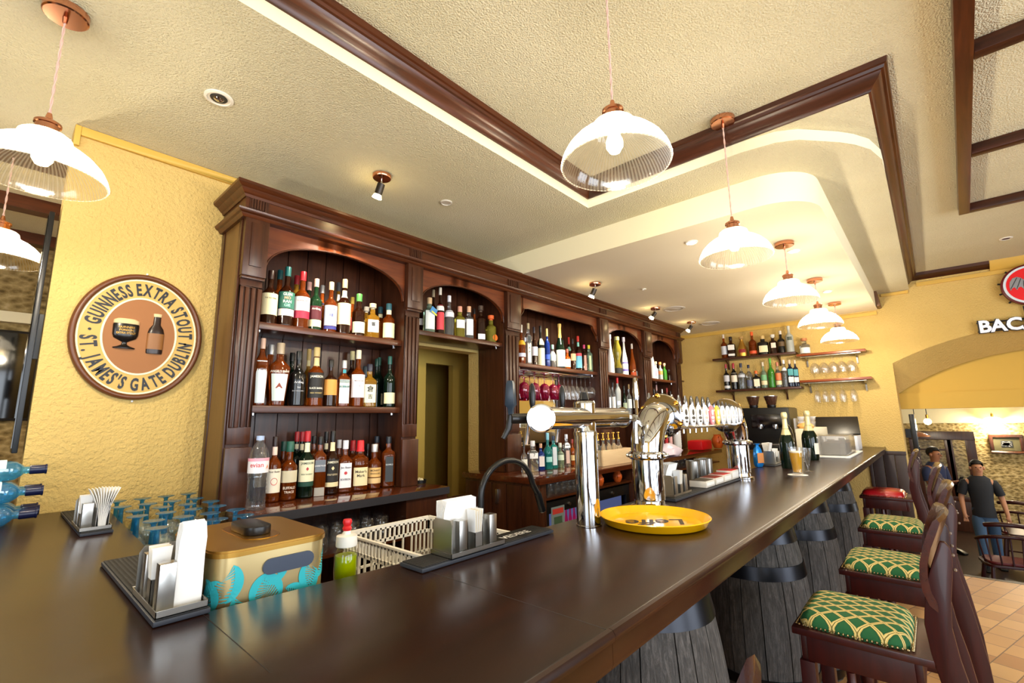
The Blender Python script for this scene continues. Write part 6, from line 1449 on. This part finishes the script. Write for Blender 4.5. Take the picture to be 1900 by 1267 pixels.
def stool(loc, rz, label, seatm, gname, seatword='tapestry'):
    t = thing('bar_stool', label, 'bar stool', loc, rz, gname)
    W2, D2, SZ = .178, .180, .765     # half width (x), half depth (y), seat frame top
    # seat frame with deep apron
    G().box(-W2, W2, -D2, D2, SZ-.022, SZ).obj('seat_board', M_mah, t, bev=.004)
    G().box(-W2+.02, W2-.02, -D2+.03, -D2+.048, SZ-.10, SZ-.0225).box(-W2+.02, W2-.02, D2-.038, D2-.02, SZ-.10, SZ-.0225).box(-W2+.015, -W2+.033, -D2+.048, D2-.038, SZ-.10, SZ-.0225).box(W2-.033, W2-.015, -D2+.048, D2-.038, SZ-.10, SZ-.0225).obj('apron', M_mah, t, bev=.002)
    # cushion, domed superellipse
    g = G(); rows = []; N = 40
    for k_, (s_, z) in enumerate(((1, 0), (1.005, .012), (.99, .022), (.95, .034), (.86, .044), (.70, .051), (.45, .055), (.2, .056), (.02, .056))):
        P_ = []
        for i in range(N):
            a = 2*PI*(i+.5)/N; ca, sa = math.cos(a), math.sin(a); k2 = (abs(ca)**7+abs(sa)**7)**(-1/7); P_.append((.158*s_*k2*ca, .148*s_*k2*sa+.018, SZ+z))
        rows.append(P_)
    v = [p for r_ in rows for p in r_]; f = [(j*N+i, j*N+(i+1) % N, (j+1)*N+(i+1) % N, (j+1)*N+i) for j in range(len(rows)-1) for i in range(N)]+[tuple(range(N-1, -1, -1)), tuple((len(rows)-1)*N+i for i in range(N))]
    cu = g.add(v, f).obj('seat_cushion', seatm, t, ang=60)
    g = G(); M_ = 26
    def stud(x, y): g.sphere((x, y, SZ+.006), .0042, 6)
    for i in range(M_): q = -.155+.31*i/(M_-1); stud(q, -.1325); stud(q, .1685)
    for i in range(M_-2): q = -.122+.28*i/(M_-3); stud(-.1615, q); stud(.1615, q)
    g.obj('studs', M_stud, cu)
    # front legs (towards the bar) and turned spindles
    for s_ in (-1, 1):
        G().add(*(lambda q: (q.v, q.f))(G().lathe([(.026, 0), (.030, .30), (.030, SZ-.10)], 4))).moved(Matrix.Translation((s_*(W2-.030), D2-.035, 0)) @ Matrix.Rotation(0, 4, 'Z')).obj('leg', M_mah, t, bev=.002)
    # S-curved back posts running down into splayed rear legs
    cl = [(-.268, 0, .026), (-.262, .25, .029), (-.248, .50, .032), (-.225, .68, .033), (-.207, .78, .033), (-.200, .86, .032), (-.208, .93, .030), (-.222, 1.00, .027), (-.234, 1.05, .021), (-.238, 1.08, .014), (-.236, 1.095, .006)]
    for s_ in (-1, 1):
        pl = [(y+w_, z) for y, z, w_ in cl]+[(y-w_*.9, z) for y, z, w_ in reversed(cl)]
        x0 = s_*(W2-.012); o = G().prism(pl, 'x', x0-.012, x0+.012).obj('back_post', M_mah, t, bev=.004)
        g = G()
        for z in (1.02, 1.06): G().sphere((x0, -.228-.026, z), .005, 8).obj('screw_cap', mat('screw cap', '#6e5a48', .35), o)
    # curved crest rail, curled at the top, and a lower slat
    pc = [(-.205, .90), (-.188, .915), (-.177, .95), (-.174, .99), (-.179, 1.03), (-.193, 1.08), (-.208, 1.12), (-.222, 1.150), (-.232, 1.158), (-.238, 1.148), (-.226, 1.115), (-.210, 1.075), (-.197, 1.03), (-.193, .99), (-.196, .95), (-.206, .925)]
    g = G(); n_ = len(pc); K_ = 13; v = []; f = []
    for k_ in range(K_):
        x = -(W2+.004)+2*(W2+.004)*k_/(K_-1); bow = .022*(1-(x/W2)**2)
        v += [(x, y-bow, z+.4*bow) for y, z in pc]
    for k_ in range(K_-1):
        for i in range(n_): f.append((k_*n_+i, k_*n_+(i+1) % n_, (k_+1)*n_+(i+1) % n_, (k_+1)*n_+i))
    f += [tuple(range(n_-1, -1, -1)), tuple((K_-1)*n_+i for i in range(n_))]
    g.add(v, f).obj('crest_rail', wood('mahogany crest', '#2e0d06', '#471a0c', .25, 'x', coat=.3), t, ang=40)
    G().box(-W2+.01, W2-.01, -.212, -.195, .84, .875).obj('back_slat', M_mah, t, bev=.003)
    # stretchers
    G().box(-W2+.04, W2-.04, D2-.045, D2-.022, .30, .335).obj('foot_rail', M_mah, t, bev=.003)
    for s_ in (-1, 1):
        G().box(s_*(W2-.022)-.010, s_*(W2-.022)+.010, -.25, D2-.045, .42, .45).obj('stretcher', M_mah, t, bev=.003)
        G().lathe([(.012, .45), (.018, .47), (.010, .49), (.018, .51), (.022, .55), (.012, .60), (.018, .62), (.012, .635), (.012, .664)], 16, (s_*(W2-.024), .03, 0)).obj('spindle', M_mah, t)
    G().box(-W2+.02, W2-.02, -.272, -.252, .34, .37).obj('stretcher', M_mah, t, bev=.003)
    return t
s0 = stool((2.06, .265, 0), 0, 'nearest mahogany bar stool with green and gold lattice seat', M_tap, 'mahogany bar stools with green lattice seats')
copy_thing(s0, (2.86, .235, 0), 0, 'second bar stool from the camera with green lattice seat')
copy_thing(s0, (3.88, .265, 0), 0, 'third bar stool from the camera with green lattice seat')
stool((5.35, .40, 0), 0, 'furthest bar stool, with a red leatherette seat beside the boarded wall', M_redl, 'mahogany bar stools with red seat')
copy_thing(s0, (.50, .43, 0), .06, 'bar stool whose rounded back top just shows at the bottom edge of the photo')

# ================================================================ SIGN OVER THE ARCH
t = thing('rum_sign', 'round red bat sign above white letters fixed over the arch', 'sign', (XF-.001, -.85, 2.70))
def dsc(r, x, n=48): return [(x, r*math.cos(2*PI*i/n), r*math.sin(2*PI*i/n)) for i in range(n)]
def dloft(rows): 
    g = G(); n_ = len(rows[0]); v = [p for r_ in rows for p in r_]; return g.add(v, [(j*n_+i, j*n_+(i+1) % n_, (j+1)*n_+(i+1) % n_, (j+1)*n_+i) for j in range(len(rows)-1) for i in range(n_)]+[tuple((len(rows)-1)*n_+i for i in range(n_)), tuple(range(n_-1, -1, -1))])
dloft([dsc(.205, -.03), dsc(.205, -.075), dsc(.195, -.08)]).obj('rim', mat('dark red rim', '#5c1014', .35), t)
dloft([dsc(.188, -.0795), dsc(.188, -.083)]).obj('ring', mat('pale ring', '#d6e4f0', .4), t)
dloft([dsc(.168, -.0825), dsc(.168, -.086)]).obj('disc', mat('red sign disc', '#d3161c', .3, emit='#b01016', estr=.25), t)
half_ = [(0, .055), (.010, .075), (.018, .058), (.030, .050), (.045, .055), (.060, .075), (.085, .088), (.115, .080), (.138, .045), (.146, 0), (.142, -.045), (.128, -.020), (.112, -.012), (.098, -.045), (.085, -.020), (.068, -.015), (.050, -.045), (.038, -.025), (.022, -.030), (.010, -.065), (0, -.055)]
pl = [(-y, z) for y, z in half_]+[(y, z) for y, z in reversed(half_[1:-1])]
G().prism(pl, 'x', -.092, -.0855).obj('bat', mat('grey bat relief', '#8c8f94', .4), t, bev=.002)
g = G()
for s_ in (-1, 1):
    for q in ((.045, .05, .050, -.04), (.06, .075, .098, -.04), (.085, .088, .140, -.035), (.03, .05, .022, -.028)): g.tube([(-.0935, s_*q[0], q[1]-.008), (-.0935, s_*(q[0]+q[2])/2, (q[1]+q[3])/2), (-.0935, s_*q[2], q[3]+.008)], .0025, 6)
g.obj('wing_bones', mat('dark grey line', '#2c2e33', .4), t)
LT = G(); zb = -.435; LB = G()
def lf(u, v): return (-.075, -u, v)
put_text(LT, 'BACARDI', .128, lf, .03, .66, -.075, zb+.065)
for xx in ():
    pass
g = LT.obj('letters', mat('white sign letters', '#f0eff4', .4, emit='#e8e8f4', estr=.25), t, smooth=False)
sm = g.modifiers.new('s', 'SOLIDIFY'); sm.thickness = .028; sm.offset = -1
LB = G(); put_text(LB, 'BACARDI', .140, lambda u, v: (-.046, -u, v), .055, .68, -.075, zb+.065)
g = LB.obj('letter_backing', M_black, t, smooth=False); sm = g.modifiers.new('s', 'SOLIDIFY'); sm.thickness = .030; sm.offset = 0
g = G().tube([(-.025, .07, -.2), (-.025, .055, zb-.03)], .008, 8).tube([(-.025, .42, zb+.11), (-.025, -.26, zb+.11)], .008, 8).tube([(-.025, .42, zb+.02), (-.025, -.26, zb+.02)], .008, 8)
for a in (2.3, 2.9, 3.4, 3.9): g.cyl((-.02, -.205*math.cos(a), .205*math.sin(a)), (-.02, -.225*math.cos(a), .225*math.sin(a)), .008, 8)
for y_, z_ in ((.055, zb-.02), (.30, zb+.02), (.30, zb+.11), (.0, .18), (.1, -.15)): g.cyl((0.0005, y_, z_), (-.05, y_, z_), .007, 8)
g.obj('frame', M_black, t)

# ================================================================ BEYOND THE ARCH
t = thing('television', 'thin television hung edge-on against the side of the arch', 'television', (XF+.37, .24, 1.04), 0)
G().box(.0, .40, -.055, -.01, 0, .42).obj('casing', M_black, t, bev=.006); G().box(.01, .39, -.058, -.0555, .01, .41).obj('screen', mat('blue grey screen', '#2a4a58', .08), t)
G().box(.1, .2, -.01, .045, .15, .25).obj('mount', M_black, t)
# dark framed glazed screen on the stone wall
YA = y_at(1686, 12.6, 1.0); YB = y_at(1808, 12.6, 1.0); zt_ = z_at(12.6, YA, 800); 
t = thing('glazed_screen', 'dark wooden framed glazed screen standing against the stone wall', 'screen', (12.62, (YA+YB)/2, ZS))
w2 = abs(YA-YB)/2; H = zt_-ZS
G().box(0, .16, -w2, w2, H-.16, H).box(0, .16, -w2, -w2+.14, .0, H-.16).box(0, .16, w2-.14, w2, .0, H-.16).box(.02, .12, -w2+.14, w2-.14, .55, .64).box(.02, .12, -.16, -.04, .64, H-.16).box(.02, .12, -w2+.34, -w2+.40, .64, H-.16).box(.03, .1, -w2+.14, w2-.14, .0, .55).obj('frame', M_darkz, t, bev=.006)
for z in (H*.62, H*.80): G().box(.05, .09, -w2+.40, w2-.14, z, z+.03).obj('glazing_bar', M_darkz, t)
G().box(.06, .065, -w2+.14, w2-.14, .64, H-.16).obj('glass', mat('screen pane', '#f0f0ea', .02, 0, .9, 1.1), t)
# framed picture
ya, yb2 = y_at(1835, 12.9, 1.0), y_at(1899, 12.9, 1.0); z1_, z0_ = z_at(12.9, ya, 806), z_at(12.9, ya, 841)
t = thing('framed_picture', 'framed dark picture with pale marks hanging on the stone wall', 'picture', (12.985, (ya+yb2)/2, (z0_+z1_)/2))
a_, b_ = abs(ya-yb2)/2, (z1_-z0_)/2
G().box(-.05, 0, -a_, a_, b_-.05, b_).box(-.05, 0, -a_, a_, -b_, -b_+.05).box(-.05, 0, -a_, -a_+.05, -b_+.05, b_-.05).box(-.05, 0, a_-.05, a_, -b_+.05, b_-.05).obj('frame', M_darkz, t, bev=.006)
G().box(-.02, -.01, -a_+.05, a_-.05, -b_+.05, b_-.05).obj('mount', mat('olive mount', '#5a5436', .6), t); G().box(-.026, -.0205, -a_+.15, a_-.15, -b_+.12, b_-.12).obj('print', mat('dark print', '#2a2c30', .5), t)
random.seed(4); g = G()
for i in range(26): yy = random.uniform(-a_+.2, a_-.2); zz = random.uniform(-b_+.15, b_-.15); g.obox((-.0275, yy, zz), (.001, .09, .014), 0, random.uniform(-.6, .6))
g.obj('marks', mat('pale marks', '#9a9a98', .5), t)
# lamps of the lower room
def wall_lamp(X, Y, Z, label, r=.07, pw=25):
    t = thing('wall_lamp', label, 'lamp', (X, Y, Z))
    G().lathe([(.0001, 0), (r, 0), (r*1.2, .03), (r*.7, .08), (.02, .10), (.0001, .10)], 18).obj('shade', mat('lit lamp glass', '#fff0c0', .3, emit='#ffd98a', estr=12), t)
    G().cyl((0, 0, .10), (0, 0, .16), .02, 10).tube([(0, 0, .15), (.06, 0, .17), (.12, 0, .14)], .01, 8).obj('arm', M_gold, t)
    point('lamp_light', (X-.05, Y, Z-.08), pw, WARM, .06)
YL = y_at(1841, 12.8, 1.4); wall_lamp(12.86, YL, z_at(12.86, YL, 783), 'brass wall lamp with glowing glass shades above the framed picture', .14, 45)
YP_ = y_at(1720, 11, 1.4); zP = z_at(11, YP_, 782)
t = thing('hanging_bulb', 'small glowing pendant bulb in the lower room', 'lamp', (11, YP_, zP))
G().sphere((0, 0, 0), .055, 14).obj('bulb', mat('lit lamp glass'), t); G().cyl((0, 0, .05), (0, 0, 2.2-zP), .006, 8).obj('cord', M_black, t); G().cyl((0, 0, .05), (0, 0, .12), .02, 10).obj('holder', M_gold, t)
point('lamp_light', (11, YP_, zP-.1), 18, WARM, .05)
Yd = y_at(1697, 8.2, 1.4); zd = z_at(8.2, Yd, 808)
t = thing('flat_pendant', 'shallow copper dish pendant just beyond the arch', 'lamp', (8.2, Yd, zd))
G().lathe([(.0001, .05), (.03, .05), (.13, .0), (.135, -.01), (.128, -.008), (.03, .035), (.0001, .035)], 24).obj('shade', M_copper, t); G().cyl((0, 0, .05), (0, 0, 2.2-zd), .004, 8).obj('cord', M_black, t)
point('lower_room_light', (9.2, -1.6, 1.6), 60, WARM, .2)
# captain's chairs and tables of the lower room
def chair(X, Y, rz, label, seatc):
    t = thing('captains_chair', label, 'chair', (X, Y, ZS), rz, 'dark wooden chairs of the lower room')
    G().prism(rrect(.46, .44, .10), 'z', .42, .45).moved(Matrix.Translation((-.23, -.22, 0))).obj('seat', M_mah, t, bev=.006)
    G().prism(rrect(.40, .38, .09), 'z', .451, .48).moved(Matrix.Translation((-.20, -.19, 0))).obj('seat_pad', seatc, t, bev=.008)
    for a, b_ in ((-1, -1), (1, -1), (-1, 1), (1, 1)): G().tube([(a*.17, b_*.16, .42), (a*.20, b_*.19, .20), (a*.22, b_*.22, 0)], [.018, .022, .016], 10).obj('leg', M_mah, t)
    arc_ = [(.25*math.cos(q), -.02-.22*math.sin(q), .70+.08*math.sin(q)) for q in [PI*i/14 for i in range(15)]]
    G().tube(arc_, [.020]*15, 10).obj('arm_rail', M_mah, t)
    G().tube([(x*.95, y-.01, z+.14) for x, y, z in arc_[3:12]], .026, 10).obj('crest_rail', M_mah, t)
    for i in range(1, 14, 2): x, y, z = arc_[i]; G().cyl((x*.86, y*.86, .45), (x, y, z), .009, 8).obj('spindle', M_mah, t)
    G().tube([(-.2, 0, .18), (.2, 0, .18)], .011, 8).obj('stretcher', M_mah, t)
ycx = y_at(1868, 8.3, -.2)
chair(8.35, ycx, -1.4, 'dark captains chair with red seat pad just below the step at the right edge', mat('dark red pad', '#5c1414', .5))
yc2 = y_at(1893, 10.4, -.1)
chair(10.4, yc2, -1.7, 'dark chair with red pad beside the table in the lower room', mat('dark red pad'))
t = thing('pub_table', 'dark wooden pub table in the lower room at the right edge', 'table', (9.0, y_at(1897, 9.0, 0)-.25, ZS))
G().prism(rrect(.8, .8, .05), 'z', .70, .735).moved(Matrix.Translation((-.4, -.4, 0))).obj('table_top', M_mah, t, bev=.006); G().lathe([(.30, 0), (.28, .04), (.05, .08), (.045, .6), (.10, .70)], 24).obj('pedestal', M_mah, t)
# ---- two people in the lower room
def skin_mesh(joints, edges, mt, name, parent, sub=2):
    me = bpy.data.meshes.new(name); me.from_pydata([j[:3] for j in joints], edges, [])
    o = bpy.data.objects.new(name, me); COL.objects.link(o)
    md_ = o.modifiers.new('s', 'SKIN'); md_.use_smooth_shade = True
    for v, j in zip(me.skin_vertices[0].data, joints): v.radius = (j[3], j[4] if len(j) > 4 else j[3])
    me.skin_vertices[0].data[0].use_root = True
    sb = o.modifiers.new('u', 'SUBSURF'); sb.levels = sub; sb.render_levels = sub
    dg = bpy.context.evaluated_depsgraph_get(); m2 = bpy.data.meshes.new_from_object(o.evaluated_get(dg)); m2.name = name
    bpy.data.objects.remove(o); m2.materials.clear(); m2.materials.append(mt); m2.shade_smooth()
    return link(name, m2, parent)
M_skin = mat('tan skin', '#9a6444', .55); M_skin2 = mat('light brown skin', '#b07c5c', .55)
def person(loc, rz, label, shirt, trousers, skinm, hair, pose):
    t = thing('person', label, 'person', loc, rz, None); S = 1.0
    # y is forward
    J = [(0, 0, .95, .10, .10), (0, .0, 1.12, .09, .09), (0, .01, 1.30, .11, .11), (0, .01, 1.42, .10, .09), (0, .015, 1.50, .055, .055), (0, .03, 1.57, .065, .07), (0, .035, 1.65, .080, .095), (0, .03, 1.72, .065, .08)]
    E_ = [(i, i+1) for i in range(7)]
    def add(pts, start):
        p = start
        for q in pts: J.append(q); E_.append((p, len(J)-1)); p = len(J)-1
        return p
    for s_ in (-1, 1):
        if pose == 'phone': arm = [(s_*.18, 0, 1.40, .055), (s_*.22, .03, 1.14, .042), (s_*.10, .27, 1.20, .030), (s_*.07, .31, 1.22, .034, .020)]
        else: arm = [(s_*.18, 0, 1.40, .055), (s_*.25, -.02, 1.14, .042), (s_*.26, .08, .90, .030), (s_*.26, .10, .84, .034, .020)]
        h_ = add(arm, 3)
        hp = J[h_]
        for i in range(4):
            dx = (i-1.5)*.016; q = (hp[0]+dx, hp[1]+(.03 if pose == 'phone' else .01), hp[2]-(.0 if pose == 'phone' else .05), .008)
            q2 = (hp[0]+dx*1.1-(s_*.015 if pose == 'phone' else 0), hp[1]+(.055 if pose == 'phone' else .025), hp[2]+(.02 if pose == 'phone' else -.085), .007); add([q, q2], h_)
        add([(hp[0]-s_*.03, hp[1]+.01, hp[2], .009), (hp[0]-s_*.04, hp[1]+.03, hp[2]+.01, .008)], h_)
        st = .0 if pose == 'phone' else .12*s_
        add([(s_*.075, 0, .88, .070), (s_*.10, st*.6+.02, .50, .062), (s_*.11, st, .10, .042), (s_*.11, st+.02, .04, .042, .03), (s_*.12, st+.15, .03, .038, .025)], 0)
    skin_mesh(J, E_, skinm, 'body', t)
    # shirt, trousers, hair, shoes as clothing
    g = G(); n_ = 20; rows_ = [(.150, .120, .84), (.148, .122, .92), (.138, .112, 1.02), (.142, .112, 1.12), (.158, .120, 1.25), (.170, .120, 1.36), (.165, .108, 1.42), (.140, .105, 1.470), (.085, .085, 1.515)]
    v = [(a*math.cos(2*PI*q/n_), .005+b_*math.sin(2*PI*q/n_), z) for a, b_, z in rows_ for q in range(n_)]
    g.add(v, [(k*n_+q, k*n_+(q+1) % n_, (k+1)*n_+(q+1) % n_, (k+1)*n_+q) for k in range(len(rows_)-1) for q in range(n_)])
    for s_ in (-1, 1):
        e_ = (s_*.215, .02, 1.20) if pose == 'phone' else (s_*.24, -.01, 1.20)
        g.tube([(s_*.12, 0, 1.40), (s_*.18, 0, 1.39), (s_*.20, .0, 1.33), e_], [.055, .066, .066, .062], 14)
    g.obj('shirt', shirt, t, ang=70)
    g = G(); rows_ = [(.125, .10, .76), (.150, .118, .86), (.146, .116, .98)]
    v = [(a*math.cos(2*PI*q/n_), .0+b_*math.sin(2*PI*q/n_), z) for a, b_, z in rows_ for q in range(n_)]
    g.add(v, [(k*n_+q, k*n_+(q+1) % n_, (k+1)*n_+(q+1) % n_, (k+1)*n_+q) for k in range(2) for q in range(n_)]).obj('waistband', trousers, t, ang=70)
    Jt = [(0, 0, .97, .135, .112), (0, 0, .90, .14, .115)]; Et = [(0, 1)]
    for s_ in (-1, 1):
        st = .0 if pose == 'phone' else .12*s_
        b0_ = len(Jt); Jt += [(s_*.09, 0, .84, .105), (s_*.10, st*.6+.02, .50, .075), (s_*.11, st, .08, .062)]; Et += [(1, b0_), (b0_, b0_+1), (b0_+1, b0_+2)]
        G().prism([(st-.06, 0), (st+.20, 0), (st+.21, .03), (st+.12, .07), (st+.03, .10), (st-.06, .09)], 'x', s_*.11-.045, s_*.11+.045).obj('shoe', M_black, t, bev=.015)
    skin_mesh(Jt, Et, trousers, 'trousers', t)
    g = G(); g.sphere((0, .012, 1.685), .098, 18, 1.05); g.v = [(x*.90, y*1.08, z) for x, y, z in g.v]
    g.f = [q for q in g.f if sum(g.v[i][2]-.55*g.v[i][1] for i in q)/len(q) > 1.665]
    g.obj('hair', hair, t)
    G().sphere((0, .135, 1.63), .014, 8, 1.4).obj('nose', skinm, t)
    G().sphere((-.03, .122, 1.66), .009, 8).sphere((.03, .122, 1.66), .009, 8).obj('eyes', M_black, t)
    G().tube([(-.025, .124, 1.59), (0, .130, 1.588), (.025, .124, 1.59)], .005, 6).obj('mouth', mat('lip', '#7c4034', .5), t)
    G().sphere((-.083, .03, 1.64), .020, 8, 1.4).sphere((.083, .03, 1.64), .020, 8, 1.4).obj('ears', skinm, t)
    return t
M_nav = mat('navy cotton', '#1d2748', .8); M_den = mat('blue denim', '#3d5878', .8); M_dkt = mat('dark trousers', '#14161f', .8); M_hair = mat('black hair', '#0c0a0a', .6)
y1 = y_at(1741, 10.6, .2); y2 = y_at(1822, 9.9, .2)
p1 = person((10.6, y1, ZS), math.radians(145), 'person in navy t-shirt with short dark hair looking down at a phone', M_nav, M_dkt, M_skin, M_hair, 'phone')
p1.scale = (.96, .96, .94)
t = thing('phone', 'dark mobile phone held up by the person in the navy shirt', 'phone', (0, 0, 0)); G().box(-.036, .036, -.004, .004, -.07, .07).obj('case', M_black, t, bev=.003)
t.matrix_world = Matrix.Translation((10.6, y1, ZS)) @ Matrix.Rotation(math.radians(145), 4, 'Z') @ Matrix.Translation((0, .36*.96, 1.24*.94)) @ Matrix.Rotation(-.5, 4, 'X')
p2 = person((9.9, y2, ZS), math.radians(100), 'person in dark top and blue jeans walking past the stone wall', mat('charcoal top', '#1c1e24', .8), M_den, M_skin2, M_hair, 'walk')
p2.scale = (.88, .88, .86)
random.seed(1)
print('BOTTLES', BCOUNT, 'OBJECTS', len(bpy.data.objects))
